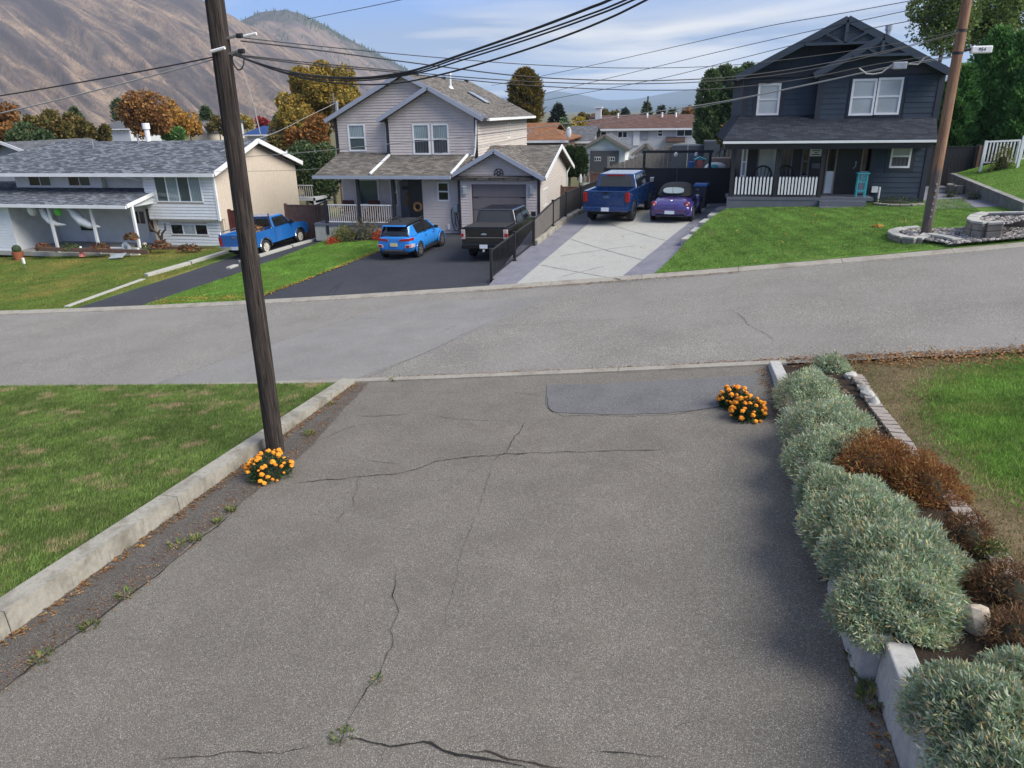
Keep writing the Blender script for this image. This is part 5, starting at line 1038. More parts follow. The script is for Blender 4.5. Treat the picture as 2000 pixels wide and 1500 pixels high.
def pickup(root, pm, L_=5.8, W=1.98, H=1.92, wb=3.65, ro=1.15, bed=1.7, cabtop=1.5, bedh=1.32, beltz=1.28, hoodz=1.22, wr=.40, clear=.5, cover=False, tail='tail_red', tailtype='new', rim='rim', bump='chrome', doors=2, rack=False, flare=None, cabslope=.1, spokes=6):
    yr = -wb / 2; yf = wb / 2; y0 = yr - ro; y1 = y0 + L_; w2 = W / 2; yc0 = y0 + bed; yc1 = y1 - 1.25 if L_ > 5.5 else y1 - 1.3
    # bed sides
    for s_ in (-1, 1):
        pf = [(y0 + .03, bedh), (y0 + .02, clear)] + [(yr - wr * 1.22, clear)] + arc(yr, wr, wr * 1.22, math.pi - .15, .15) + [(yr + wr * 1.22, clear), (yc0 - .015, clear), (yc0 - .015, bedh)]
        MB().prism(pf, s_ * (w2 - .17), s_ * w2, 'x').obj('bed_side', pm, root, bevel=.035)
        if flare: MB().tube([(s_ * (w2 + .005), y, z) for y, z in arc(yr, wr, wr * 1.25, math.pi, 0, 12)], .035, 6).obj('wheel_flare', flare, root); MB().tube([(s_ * (w2 + .005), y, z) for y, z in arc(yf, wr, wr * 1.25, math.pi, 0, 12)], .035, 6).obj('wheel_flare', flare, root)
    tg = MB().box(-w2 + .175, w2 - .175, y0, y0 + .07, clear + .12, bedh).obj('tailgate', pm, root, bevel=.025)
    MB().box(-w2 + .3, w2 - .3, y0 - .012, y0 + .01, clear + .22, bedh - .3).obj('tailgate_panel', pm, tg, bevel=.01)
    MB().box(-w2 + .17, w2 - .17, y0 + .07, yc0, clear + .3, clear + .36).obj('bed_floor', 'bed_liner', root); MB().box(-w2 + .172, w2 - .172, yc0 - .06, yc0 - .017, clear + .36, bedh - .02).obj('bed_front', pm, root)
    if cover: MB().box(-w2 + .1, w2 - .1, y0 + .04, yc0 - .01, bedh + .004, bedh + .045).obj('tonneau_cover', 'soft_top', root, bevel=.015)
    # cab and hood body
    pf = [(yc0 + .01, clear), (yc0 + .01, beltz), (yc1 - .2, beltz), (yc1 + .1, hoodz + .04), (y1 - .25, hoodz - .06), (y1 - .06, hoodz - .22), (y1 - .04, clear + .25), (y1 - .12, clear - .02), (yf + wr * 1.22, clear)] + arc(yf, wr, wr * 1.22, .15, math.pi - .15) + [(yf - wr * 1.22, clear)]
    MB().prism(pf, -w2, w2, 'x').obj('cab_body', pm, root, bevel=.055, seg=3)
    MB().box(-w2 + .3, w2 - .3, y0 + .2, y1 - .2, clear - .18, clear + .15).obj('chassis', 'underbody', root); MB().tube([(-w2 + .2, yr, wr), (w2 - .2, yr, wr)], .09, 8).obj('rear_axle', 'underbody', root)
    # greenhouse
    a, b = yc0 + .02, yc1 - .05; at, bt = yc0 + .02 + cabslope, b - .62; wt = w2 - .2; wbm = w2 - .04
    lo = [(-wbm, a, beltz - .02), (wbm, a, beltz - .02), (wbm, b, beltz - .02), (-wbm, b, beltz - .02)]; hi = [(-wt, at, H), (wt, at, H), (wt, bt, H), (-wt, bt, H)]
    MB().hexa(lo, hi).obj('cab_roof', pm, root, bevel=.07, seg=3)
    panel((lo[0], lo[1], hi[1], hi[0]), .10, .90, .12, .84).obj('rear_glass', 'car_glass', root); panel((lo[2], lo[3], hi[3], hi[2]), .08, .92, .1, .9).obj('windshield', 'car_glass', root)
    for s_, q in ((1, (lo[1], lo[2], hi[2], hi[1])), (-1, (lo[3], lo[0], hi[0], hi[3]))):
        uu = [(.08, .92)] if doors == 1 else [(.06, .44), (.48, .92)]
        for u0_, u1_ in uu:
            if s_ < 0: u0_, u1_ = 1 - u1_, 1 - u0_
            panel(q, u0_, u1_, .1, .86).obj('side_window', 'car_glass', root)
        for k in range(doors + 1): ys_ = yc1 - .28 - k * (yc1 - .28 - yc0 - .1) / doors; MB().box(s_ * w2 - .004, s_ * w2 + .003, ys_ - .008, ys_ + .008, clear + .1, beltz - .03).obj('door_seam', 'underbody', root)
        for k in range(doors): yy_ = yc1 - .55 - k * .95; MB().box(s_ * w2 - .01, s_ * w2 + .012, yy_ - .55, yy_ - .40, beltz - .2, beltz - .16).obj('door_handle', pm, root)
        MB().box(s_ * (w2 + .02), s_ * (w2 + .24), yc1 - .42, yc1 - .3, beltz + .02, beltz + .24).obj('mirror', 'trim_black' if pm != 'paint_navy' else 'chrome', root, bevel=.03)
        # tail lights
        if tailtype == 'new': MB().box(s_ * (w2 - .172), s_ * (w2 + .006), y0 - .015, y0 + .16, bedh - .46, bedh - .06).obj('tail_light', tail, root, bevel=.02)
        else: MB().box(s_ * (w2 - .15), s_ * (w2 + .006), y0 - .015, y0 + .1, bedh - .56, bedh - .12).obj('tail_light', tail, root, bevel=.02)
        for y in (yr, yf): wheel(root, s_ * (w2 - .13), y, wr, .25, rim, spokes)
        MB().box(s_ * (w2 - .3), s_ * (w2 - .02), y1 - .16, y1 - .02, hoodz - .42, hoodz - .2).obj('headlight', 'tail_clear', root)
    MB().box(-w2 + .02, w2 - .02, y0 - .14, y0 + .06, clear - .02, clear + .17).obj('rear_bumper', bump, root, bevel=.03); MB().box(-w2 + .02, w2 - .02, y1 - .1, y1 + .1, clear - .05, clear + .18).obj('front_bumper', bump, root, bevel=.03)
    MB().box(-.17, .17, y0 - .155, y0 - .14, clear - .0, clear + .16).obj('license_plate', 'plate', root)
    return y0, y1, yc0, w2
# old blue pickup
t1 = thing('pickup_truck', 'older bright blue single cab pickup with headache rack behind the dark pole', 'pickup')
y0, y1, yc0, w2 = pickup(t1, 'paint_old_blue', 5.1, 1.95, 1.80, 3.05, 1.15, 2.0, 1.2, 1.22, 1.2, 1.16, .38, .48, False, 'tail_red', 'old', 'rim_white', 'chrome', 1, True, 'chrome', .06, 8)
hr = MB()
for sx in (-.85, .85): hr.tube([(sx, yc0 - .1, 1.2), (sx, yc0 - .1, 1.98)], .03, 6)
hr.tube([(-.85, yc0 - .1, 1.8), (.85, yc0 - .1, 1.8)], .03, 6)
for sx in np.linspace(-.6, .6, 7): hr.tube([(sx, yc0 - .1, 1.25), (sx, yc0 - .1, 1.8)], .012, 5)
hr.obj('headache_rack', 'trim_black', t1)
rl_ = MB()
for sx in (-.9, .9): rl_.tube([(sx, y0 + .1, 1.22), (sx, y0 + .15, 1.34), (sx, yc0 - .15, 1.34), (sx, yc0 - .1, 1.22)], .025, 6)
rl_.obj('bed_rail', 'chrome', t1); MB().box(-.12, .12, y0 - .03, y0 - .01, 1.05, 1.1).obj('tailgate_handle', 'chrome', t1)
place(t1, (520, 496), (585, 474), 3.05, 1.70, zA)
bl = tuftball('yard_waste', 'pile of dry branches in the bed of the old blue pickup', (0, 0, 0), .4, .5, .45, 160, .22, 'leaf_litter', 'branches'); bl.location = t1.location + Vector((.1, -1.3, .95))
# black pickup
t2 = thing('pickup_truck', 'black crew cab pickup with tonneau cover parked before the garage door', 'pickup')
y0, y1, yc0, w2 = pickup(t2, 'paint_black', 5.9, 2.0, 1.95, 3.68, 1.2, 1.75, 1.5, 1.38, 1.34, 1.25, .41, .56, True, 'tail_clear', 'new', 'rim', 'paint_black', 2)
for s_ in (-1, 1): MB().box(s_ * (w2 - .11), s_ * (w2 + .008), y0 - .025, y0 + .1, 1.02, 1.16).obj('tail_lens', 'tail_red', t2)
MB().ball((0, y0 - .02, 1.12), .13, .012, .05, 14, 6).obj('badge', 'chrome', t2); MB().box(-.85, .85, y0 - .018, y0 - .008, .98, 1.0).obj('trim_strip', 'chrome', t2); MB().tube([(0, y0 - .05, .5), (0, y0 - .2, .45), (0, y0 - .2, .52)], .04, 6).obj('tow_hitch', 'rim_white', t2)
p_ = gnd(926, 502, zA); put(t2, p_, R(-2), 3.68, 1.74, zA, -1)
# blue crew pickup
t3 = thing('pickup_truck', 'dark royal blue crew cab pickup on the concrete driveway beside the purple convertible', 'pickup')
y0, y1, yc0, w2 = pickup(t3, 'paint_navy', 5.9, 2.03, 1.96, 3.68, 1.2, 1.75, 1.5, 1.40, 1.36, 1.25, .42, .56, False, 'tail_red', 'new', 'chrome', 'paint_navy', 2, spokes=8)
MB().ball((0, y0 - .02, 1.14), .15, .014, .065, 14, 6).obj('badge', 'badge_blue', t3); MB().box(-.42, .42, yc0 + .05, yc0 + .12, 1.87, 1.93).obj('brake_light', 'tail_red', t3); MB().box(-.15, .15, y0 - .02, y0, 1.3, 1.35).obj('tailgate_handle', 'paint_black', t3)
for s_ in (-1, 1): MB().box(s_ * .75, s_ * .99, -2.45, -2.42, .18, .5).obj('mud_flap', 'underbody', t3)
place(t3, (1233, 431), (1266, 409), 3.68, 1.77, zC)
# ---- lofted bodies
def loftbody(stations, sub=2):
    m = len(stations[0][1]); vs = []; n = 2 * m - 2
    for y, half in stations:
        ring = [(x, z) for x, z in half] + [(-x, z) for x, z in half[-2:0:-1]]
        vs += [(x, y, z) for x, z in ring]
    fs = [(i * n + k, i * n + (k + 1) % n, (i + 1) * n + (k + 1) % n, (i + 1) * n + k) for i in range(len(stations) - 1) for k in range(n)]
    fs += [tuple(range(n - 1, -1, -1)), tuple((len(stations) - 1) * n + k for k in range(n))]
    return MB().add(vs, fs)
def bake(mb, mat, sub=2, cut=None):
    me = mb.mesh('tmp', mat, True); o = bpy.data.objects.new('tmp', me); COL.objects.link(o)
    bm = bmesh.new(); bm.from_mesh(me); bmesh.ops.recalc_face_normals(bm, faces=bm.faces); bm.to_mesh(me); bm.free()
    s_ = o.modifiers.new('s', 'SUBSURF'); s_.levels = sub; s_.render_levels = sub; co = None
    if cut:
        c = MB()
        for (x, y, z, r_) in cut: c.tube([(x - .35, y, z), (x + .35, y, z)], r_, 24)
        cme = c.mesh('cut', 'underbody'); bm = bmesh.new(); bm.from_mesh(cme); bmesh.ops.recalc_face_normals(bm, faces=bm.faces); bm.to_mesh(cme); bm.free()
        co = bpy.data.objects.new('cut', cme); COL.objects.link(co)
        b = o.modifiers.new('b', 'BOOLEAN'); b.operation = 'DIFFERENCE'; b.object = co; b.solver = 'EXACT'; b.material_mode = 'TRANSFER'
    dg = bpy.context.evaluated_depsgraph_get(); r_ = bpy.data.meshes.new_from_object(o.evaluated_get(dg)); bpy.data.objects.remove(o)
    if co: bpy.data.objects.remove(co)
    r_.shade_smooth(); return r_
def archdiscs(root, x, ys, z, r_):
    for s_ in (-1, 1):
        for y in ys: MB().tube([(s_ * (x - .12), y, z), (s_ * x, y, z)], r_, 24).obj('wheel_well', 'underbody', root)
def hatch(root):   # bright blue crossover
    P = lambda wb_, wm, ws, zb, zm, zs, zt: [(0, zb), (wb_ * .7, zb), (wb_, zb + .04), (wm, zm), (ws, zs), (ws - .08, zt - .02), (ws * .5, zt), (0, zt)]
    st = [(-2.1, P(.55, .74, .66, .42, .62, .88, .98)), (-2.06, P(.74, .86, .76, .30, .62, .92, 1.02)), (-1.75, P(.80, .895, .80, .26, .62, .94, 1.04)), (-1.3, P(.82, .91, .81, .24, .62, .93, 1.03)), (-.4, P(.82, .885, .80, .24, .6, .92, 1.0)), (.5, P(.82, .885, .80, .24, .6, .90, .99)), (1.1, P(.82, .905, .78, .24, .62, .88, .98)), (1.55, P(.80, .905, .74, .26, .6, .82, .93)), (1.95, P(.74, .82, .66, .30, .58, .74, .82)), (2.08, P(.55, .66, .55, .38, .55, .64, .70))]
    link('body', bake(loftbody(st), 'paint_sky_blue', 2), root); archdiscs(root, .905, (-1.3, 1.3), .345, .405)
    Q = lambda wb_, wt, zb, zt: [(0, zb), (wb_ * .8, zb), (wb_, zb + .05), (wt + (wb_ - wt) * .4, zb + (zt - zb) * .6), (wt, zt - .06), (wt * .6, zt), (0, zt)]
    g_ = [(-2.0, Q(.66, .60, .95, 1.06)), (-1.85, Q(.72, .60, .95, 1.32)), (-1.6, Q(.76, .60, .96, 1.5)), (-1.0, Q(.77, .61, .96, 1.55)), (-.1, Q(.77, .62, .94, 1.56)), (.35, Q(.76, .60, .92, 1.48)), (.8, Q(.74, .60, .92, 1.2)), (1.1, Q(.70, .58, .90, 1.0))]
    link('greenhouse', bake(loftbody(g_), 'car_glass', 2), root)
    q = [(-1.93, Q(.585, .575, 1.44, 1.50)), (-1.6, Q(.60, .585, 1.46, 1.545)), (-.9, Q(.62, .60, 1.49, 1.585)), (-.1, Q(.62, .60, 1.49, 1.585)), (.3, Q(.58, .56, 1.44, 1.52))]
    link('roof', bake(loftbody(q), 'trim_black', 2), root)
    for s_ in (-1, 1):
        MB().hexa([(s_ * .70, -1.98, .98), (s_ * .78, -1.72, .98), (s_ * .80, -1.2, .98), (s_ * .72, -1.25, .98)], [(s_ * .58, -1.83, 1.42), (s_ * .645, -1.70, 1.46), (s_ * .655, -1.42, 1.47), (s_ * .6, -1.5, 1.45)]).obj('c_pillar', 'paint_sky_blue', root, bevel=.03)
        MB().bar((s_ * .775, -.28, .98), (s_ * .63, -.32, 1.5), .05, .06).obj('b_pillar', 'trim_black', root); MB().bar((s_ * .72, .88, 1.0), (s_ * .575, .30, 1.43), .05, .05).obj('a_pillar', 'paint_sky_blue', root)
        MB().tube([(s_ * .56, -1.6, 1.54), (s_ * .57, -1.45, 1.61), (s_ * .58, -.1, 1.63), (s_ * .57, .05, 1.56)], .022, 6).obj('roof_rail', 'trim_black', root)
        MB().box(s_ * .80, s_ * .98, .62, .78, .98, 1.12).obj('mirror', 'trim_black', root, bevel=.03)
        MB().hexa([(s_ * .25, -2.13, .83), (s_ * .76, -2.08, .84), (s_ * .88, -1.78, .86), (s_ * .25, -2.0, .84)], [(s_ * .32, -2.12, .92), (s_ * .76, -2.07, .95), (s_ * .87, -1.80, .96), (s_ * .32, -1.98, .92)]).obj('tail_light', 'tail_red', root, bevel=.01)
        MB().hexa([(s_ * .52, -2.14, .52), (s_ * .84, -2.07, .54), (s_ * .91, -1.82, .56), (s_ * .55, -2.0, .54)], [(s_ * .55, -2.135, .67), (s_ * .83, -2.07, .71), (s_ * .90, -1.85, .71), (s_ * .58, -2.0, .68)]).obj('bumper_lamp', 'tail_clear', root, bevel=.015)
        MB().box(s_ * .60, s_ * .74, -2.145, -2.05, .57, .66).obj('bumper_lens', 'tail_red', root)
        MB().tube([(s_ * .905, y, z) for y, z in arc(-1.3, .335, .41, math.pi, 0, 12)], .03, 6).obj('wheel_arch', 'paint_sky_blue', root); MB().tube([(s_ * .9, y, z) for y, z in arc(1.3, .335, .41, math.pi, 0, 12)], .03, 6).obj('wheel_arch', 'paint_sky_blue', root)
        MB().box(s_ * .84, s_ * .9, -.9, .9, .24, .34).obj('side_skirt', 'trim_black', root); MB().box(s_ * .875, s_ * .9, -.5, -.32, .86, .9).obj('door_handle', 'paint_sky_blue', root); MB().box(s_ * .875, s_ * .9, .42, .6, .86, .9).obj('door_handle', 'paint_sky_blue', root)
        for y in (-1.3, 1.3): wheel(root, s_ * .825, y, .345, .21, 'rim', 5)
    MB().box(-.55, .55, -2.03, -1.78, 1.44, 1.50).obj('spoiler', 'paint_sky_blue', root, bevel=.03)
    MB().hexa([(-.58, -2.14, .33), (.58, -2.14, .33), (.5, -2.0, .33), (-.5, -2.0, .33)], [(-.5, -2.13, .46), (.5, -2.13, .46), (.45, -2.0, .46), (-.45, -2.0, .46)]).obj('diffuser', 'trim_black', root, bevel=.01); MB().box(-.46, .46, -2.15, -2.12, .40, .44).obj('diffuser_trim', 'chrome', root); MB().box(-.62, .62, -2.13, -1.98, .27, .32).obj('skid_strip', 'bin_grey' if 'bin_grey' in MAT else 'trim_black', root)
    MB().box(-.17, .17, -2.135, -2.11, .60, .75).obj('license_plate', 'plate_yellow', root); MB().ball((0, -2.06, .965), .07, .02, .035, 12, 6).obj('badge', 'chrome', root)
    MB().tube([(0, -1.2, 1.58), (0, -1.32, 1.70)], .012, 5).obj('antenna', 'trim_black', root); MB().box(-.25, .25, -2.015, -1.98, 1.06, 1.09).obj('wiper', 'trim_black', root)
t4 = thing('crossover_car', 'bright sky blue compact crossover with black roof on the asphalt driveway', 'car'); hatch(t4)
place(t4, (818, 501), (863, 479), 2.6, 1.58, zA)
def bug(root):   # purple round convertible
    P = lambda w_, zb, zt: [(0, zb), (w_ * .75, zb), (w_, zb + .12), (w_, (zb + zt) / 2 + .04), (w_ * .86, zt - .06), (w_ * .45, zt), (0, zt)]
    st = [(-2.03, P(.66, .36, .66)), (-1.98, P(.80, .28, .78)), (-1.75, P(.86, .25, .90)), (-1.4, P(.86, .25, .985)), (-.9, P(.84, .24, 1.02)), (-.2, P(.80, .24, 1.0)), (.5, P(.80, .24, .98)), (.95, P(.76, .24, .98)), (1.4, P(.66, .26, .93)), (1.75, P(.58, .3, .83)), (2.0, P(.42, .38, .68))]
    link('body', bake(loftbody(st), 'paint_purple', 2), root); archdiscs(root, .872, (-1.25, 1.25), .325, .40)
    for s_ in (-1, 1):
        for y in (-1.25, 1.25):
            rg = []
            for i in range(9):
                a = -.15 + (math.pi + .3) * i / 8; c_, n_ = math.cos(a), math.sin(a); f = 1 + .12 * (c_ if y > 0 else -c_)
                rg.append([(s_ * x, y + c_ * r_ * f, .325 + n_ * r_) for x, r_ in ((.50, .50), (.70, .515), (.83, .485), (.885, .44), (.875, .40), (.70, .395))])
            mb = MB(); m = 6; mb.add([p for r2 in rg for p in r2], [(i * m + k, i * m + k + 1, (i + 1) * m + k + 1, (i + 1) * m + k) for i in range(8) for k in range(m - 1)])
            me = bake(mb, 'paint_purple', 1); link('fender', me, root)
            wheel(root, s_ * .79, y, .325, .21, 'rim', 8)
        MB().box(s_ * .76, s_ * .84, -.8, .8, .22, .32).obj('running_board', 'paint_black', root, bevel=.03)
        MB().ball((s_ * .68, -1.93, .74), .105, .05, .115, 12, 8).obj('tail_light', 'tail_red', root, True); MB().ball((s_ * .68, -1.965, .73), .05, .025, .055, 10, 6).obj('tail_lens', 'tail_clear', root, True); MB().ball((s_ * .68, -1.90, .74), .135, .05, .145, 14, 8).obj('tail_light_bezel', 'paint_purple', root, True)
        MB().box(s_ * .70, s_ * .84, .62, .74, 1.0, 1.12).obj('mirror', 'paint_purple', root, bevel=.04); MB().box(s_ * .32, s_ * .62, -2.05, -2.01, .47, .52).obj('bumper_reflector', 'tail_red', root)
    Q = lambda wb_, wt, zb, zt: [(0, zb), (wb_ * .8, zb), (wb_, zb + .04), (wb_ * .35 + wt * .65, zb + (zt - zb) * .55), (wt, zt - .07), (wt * .55, zt), (0, zt)]
    tp = [(-1.28, Q(.64, .54, .96, 1.04)), (-1.12, Q(.72, .6, .98, 1.24)), (-.8, Q(.76, .62, .98, 1.42)), (-.3, Q(.74, .60, .97, 1.5)), (.25, Q(.70, .56, .96, 1.47)), (.55, Q(.69, .54, .95, 1.36))]
    link('soft_top', bake(loftbody(tp), 'soft_top', 2), root)
    gs = [(-.72, Q(.712, .605, .985, 1.33)), (-.5, Q(.716, .61, .985, 1.37)), (.3, Q(.712, .585, .965, 1.37)), (.62, Q(.70, .54, .96, 1.22)), (.98, Q(.66, .54, .95, 1.02))]
    link('side_glass', bake(loftbody(gs), 'car_glass', 2), root)
    mb = MB(); ring = []
    for i in range(24):
        t = 6.283 * i / 24; u = .43 * math.copysign(abs(math.cos(t)) ** .7, math.cos(t)); v = .115 * math.copysign(abs(math.sin(t)) ** .7, math.sin(t)); ring.append((u, -1.185 + v * 1.0, 1.215 + v * .95))
    mb.add(ring + [(x, y - .035, z + .035) for x, y, z in ring], [tuple(range(24, 48))] + [(i, (i + 1) % 24, 24 + (i + 1) % 24, 24 + i) for i in range(24)]); mb.obj('rear_window', 'rear_window', root)
    MB().box(-.66, .66, -2.08, -1.96, .50, .56).obj('bumper_trim', 'paint_purple', root, bevel=.02); MB().box(-.2, .2, -2.075, -2.05, .36, .50).obj('license_plate', 'plate', root); MB().box(-.6, .6, -2.06, -1.9, .24, .30).obj('bumper_lower', 'trim_black', root, bevel=.02)
    MB().ball((0, -1.78, .865), .065, .03, .06, 14, 6).obj('badge', 'chrome', root, True); MB().ball((0, -1.805, .88), .04, .02, .035, 10, 6).obj('badge_centre', 'tail_red' if False else 'plate', root); MB().box(-.12, .12, -1.62, -1.57, .925, .945).obj('brake_light', 'tail_red', root)
    MB().tube([(0, -1.3, .97), (0, -1.5, 1.45)], .007, 5).obj('antenna', 'trim_black', root)
t5 = thing('convertible_car', 'purple rounded convertible with black soft top next to the blue crew cab pickup', 'car'); bug(t5)
t5.scale = (1.04, 1.0, 1.03)
place(t5, (1347, 431), (1364, 414), 2.5, 1.55, zC)
# ================================================================== fences, walls, poles, wires
simple('fence_black', (.014, .014, .016), .55, .15); simple('slat_grey', (.12, .11, .10), .7, .2); simple('slat_dark', (.022, .021, .022), .6, .2); simple('bin_blue', (.03, .12, .38), .5, .1); simple('bin_grey', (.07, .07, .075), .6, .1); simple('slate_panel', (.055, .07, .09), .7, .12)
fbase = [(960, 546), (1007, 509), (1045, 479), (1078, 450), (1107, 431), (1133, 416), (1158, 400)]
fp = [gnd(px, py, zC) for px, py in fbase]; fx = fp[0].x
fen = wthing('black_fence', 'black metal fence on a concrete kerb stepping up beside the concrete driveway', 'fence', (fx, 29, zC(fx, 29)))
a0 = fp[0]; dirf = Vector((fp[5].x - a0.x, fp[5].y - a0.y, 0)); dirf.normalize()
T = [(Vector((p.x - a0.x, p.y - a0.y, 0))).dot(dirf) for p in fp]; FP = []
for i, t in enumerate(T): q = Vector((a0.x, a0.y, 0)) + dirf * t; FP.append(Vector((q.x, q.y, zC(q.x, q.y) + (0 if i < 3 else .2))))
print('fence', [tuple(round(c, 2) for c in p) for p in FP])
for i, p in enumerate(FP):
    mb = MB().box(p.x - .045, p.x + .045, p.y - .045, p.y + .045, p.z - .1, p.z + 1.08); mb.box(p.x - .06, p.x + .06, p.y - .06, p.y + .06, p.z + 1.08, p.z + 1.11).box(p.x - .09, p.x + .09, p.y - .09, p.y + .09, p.z, p.z + .015); mb.obj('post', 'fence_black', fen)
for i, (p, q) in enumerate(zip(FP, FP[1:])):
    d = (q - p); n = max(4, int(d.length / (.12 if i < 2 else .15))); MB().bar(p + Vector((0, 0, 1.02)), q + Vector((0, 0, 1.02)), .045, .05).obj('top_rail', 'fence_black', fen); MB().bar(p + Vector((0, 0, .1)), q + Vector((0, 0, .1)), .04, .04).obj('bottom_rail', 'fence_black', fen)
    for k in range(n):
        c = p.lerp(q, (k + .5) / n); w_ = .018 if i < 2 else d.length / n * .46; mt = 'fence_black' if i < 2 else ('slat_grey' if i == 2 or (i == 3 and k < n / 2) else 'slat_dark')
        u = d.normalized() * (w_ if i >= 2 else .009)
        MB().hexa([c - u + Vector((-.01, 0, .12)), c + u + Vector((-.01, 0, .12)), c + u + Vector((.01, 0, .12)), c - u + Vector((.01, 0, .12))], [c - u + Vector((-.01, 0, 1.0)), c + u + Vector((-.01, 0, 1.0)), c + u + Vector((.01, 0, 1.0)), c - u + Vector((.01, 0, 1.0))]).obj('picket' if i < 2 else 'slat', mt, fen)
for p, q in zip(FP[2:], FP[3:]):
    zz = Vector((0, 0, .2 if p is FP[2] else 0)); n_ = Vector((dirf.y, -dirf.x, 0))
    a, b = p + zz + dirf * .02, q - dirf * .01; A_ = n_ * .16; MB().hexa([a - A_ - Vector((0, 0, 2.0)), a + A_ - Vector((0, 0, .35)), b + A_ - Vector((0, 0, .35)), b - A_ - Vector((0, 0, 2.0))], [a - A_, a + A_, b + A_, b - A_]).obj('kerb_block', 'concrete', fen, bevel=.02)
for p, q in zip(FP[:2], FP[1:3]):
    A_ = Vector((.1, 0, 0)); MB().hexa([p - A_ - Vector((0, 0, 1)), p + A_ * .0 - Vector((0, 0, .3)), q + A_ * 0 - Vector((0, 0, .3)), q - A_ - Vector((0, 0, 1))], [p - A_ - Vector((0, 0, .004)), p - Vector((0, 0, .004)), q - Vector((0, 0, .004)), q - A_ - Vector((0, 0, .004))]).obj('kerb_block', 'concrete_grey', fen)
# tall black gate
YT = 39.2; gt = wthing('black_gate', 'tall solid black double gate closing off the yard behind the purple convertible', 'gate', (0, YT, zC(0, YT)))
x0_, x1_ = wx(YT, 1181, 360), wx(YT, 1434, 360); zt0 = wz(YT, 1300, 328); zb_ = zC(0, YT) - .1
ps = [x0_, wx(YT, 1259, 360), wx(YT, 1321, 360), wx(YT, 1386, 360), x1_]
for i, (a, b) in enumerate(zip(ps, ps[1:])):
    MB().box(a + .06, b - .02, YT - .03, YT + .03, zb_ + .08, zt0 - .04).obj('gate_panel', 'fence_black', gt); MB().box(a + .05, b - .02, YT - .05, YT + .05, zt0 - .06, zt0).obj('gate_rail', 'fence_black', gt); MB().box(a + .05, b - .02, YT - .045, YT + .04, zt0 - .72, zt0 - .66).obj('gate_rail', 'fence_black', gt)
for a in ps: MB().box(a - .06, a + .06, YT - .06, YT + .06, zb_ - .2, zt0 + .04).obj('post', 'fence_black', gt)
MB().box(ps[2] - .015, ps[2] + .015, YT - .08, YT - .065, zb_ + .1, zt0).obj('gate_seam_bar', 'slat_grey', gt)
YQ = 41.5; pg = wthing('swing_frame', 'black overhead timber frame with bulbs rising behind the black gate', 'pergola', (0, YQ, zb_))
pa, pb = atY(1259, 299, YQ), atY(1388, 298, YQ)
for p in (pa, pb): MB().box(p.x - .07, p.x + .07, YQ - .07, YQ + .07, zb_ - .4, pa.z).obj('post', 'fence_black', pg)
MB().box(pa.x - .15, pb.x + .15, YQ - .07, YQ + .07, pa.z, pa.z + .14).obj('beam', 'fence_black', pg)
for px in (1320, 1360): q = atY(px, 302, YQ); b_ = MB().ball((q.x, YQ - .1, pa.z - .08), .1, .1, .13, 8, 6).obj('bulb', 'white_plastic', pg)
for a, b in (((1440, 265), (1398, 302)), ((1425, 280), (1412, 306)), ((1414, 283), (1416, 305))): MB().tube([atY(*a, 40.5), atY(*b, 40.5)], .03, 5).obj('brace', 'fence_black', pg)
# recycling bin
bq = gnd(1372, 404, zC); bn = thing('recycling_bin', 'grey wheeled bin with bright blue lid beside the purple convertible', 'bin', (bq.x, 37.5, zC(bq.x, 37.5)), R(-8)); bn.location.x = wx(37.5, 1368, 390)
MB().hexa([(-.25, -.3, .08), (.25, -.3, .08), (.25, .25, .08), (-.25, .25, .08)], [(-.33, -.38, 1.05), (.33, -.38, 1.05), (.33, .38, 1.05), (-.33, .38, 1.05)]).obj('body', 'bin_grey', bn, bevel=.03); MB().hexa([(-.36, -.42, 1.05), (.36, -.42, 1.05), (.36, .42, 1.05), (-.36, .42, 1.05)], [(-.3, -.36, 1.16), (.3, -.36, 1.16), (.34, .42, 1.16), (-.34, .42, 1.16)]).obj('lid', 'bin_blue', bn, bevel=.03)
for sx in (-.25, .25): MB().tube([(sx - .03, .28, .12), (sx + .03, .28, .12)], .12, 12).obj('wheel', 'black_rubber', bn)
MB().tube([(-.25, .42, 1.0), (.25, .42, 1.0)], .03, 6).obj('handle', 'bin_grey', bn)
# lawn edge stone steps beside the concrete drive
ste = wthing('stone_edging', 'row of pale stone blocks stepping along the left edge of the bright lawn', 'edging', (.8, 29, zC(.8, 29)))
es = [(1352, 466), (1367, 451), (1384, 434), (1400, 420), (1414, 409)]
for i, (px, py) in enumerate(es):
    q = gnd(px, py, lambda x, y: (zC(x, y) + zB(x, y)) / 2 + .05); mb = MB().box(-.30, .30, -.55, .55, -.5, .0); o = mb.obj('stone', 'concrete_pale', None, bevel=.03); o.parent = ste; o.location = q - ste.location + Vector((0, .2, .04)); o.rotation_euler = (0, 0, R(-14 + 3 * (i % 2)))
# kerb strips at the left driveway
lk = wthing('driveway_edging', 'pale concrete edging blocks along both sides of the old blue pickup driveway', 'edging', (-21, 30, zA(-21, 30)))
for a, b, h in (((286, 541), (370, 517), .16), ((372, 516), (452, 492), .16), ((130, 600), (280, 546), .05), ((640, 464), (570, 483), .14), ((568, 484), (505, 503), .14), ((500, 504), (470, 514), .12), ((462, 520), (446, 526), .1)):
    p, q = gnd(*a, zA), gnd(*b, zA); MB().bar(p + Vector((0, 0, h / 2 - .06)), q + Vector((0, 0, h / 2 - .06)), .26, h + .12).obj('edging_block', 'concrete_pale', lk, bevel=.02)
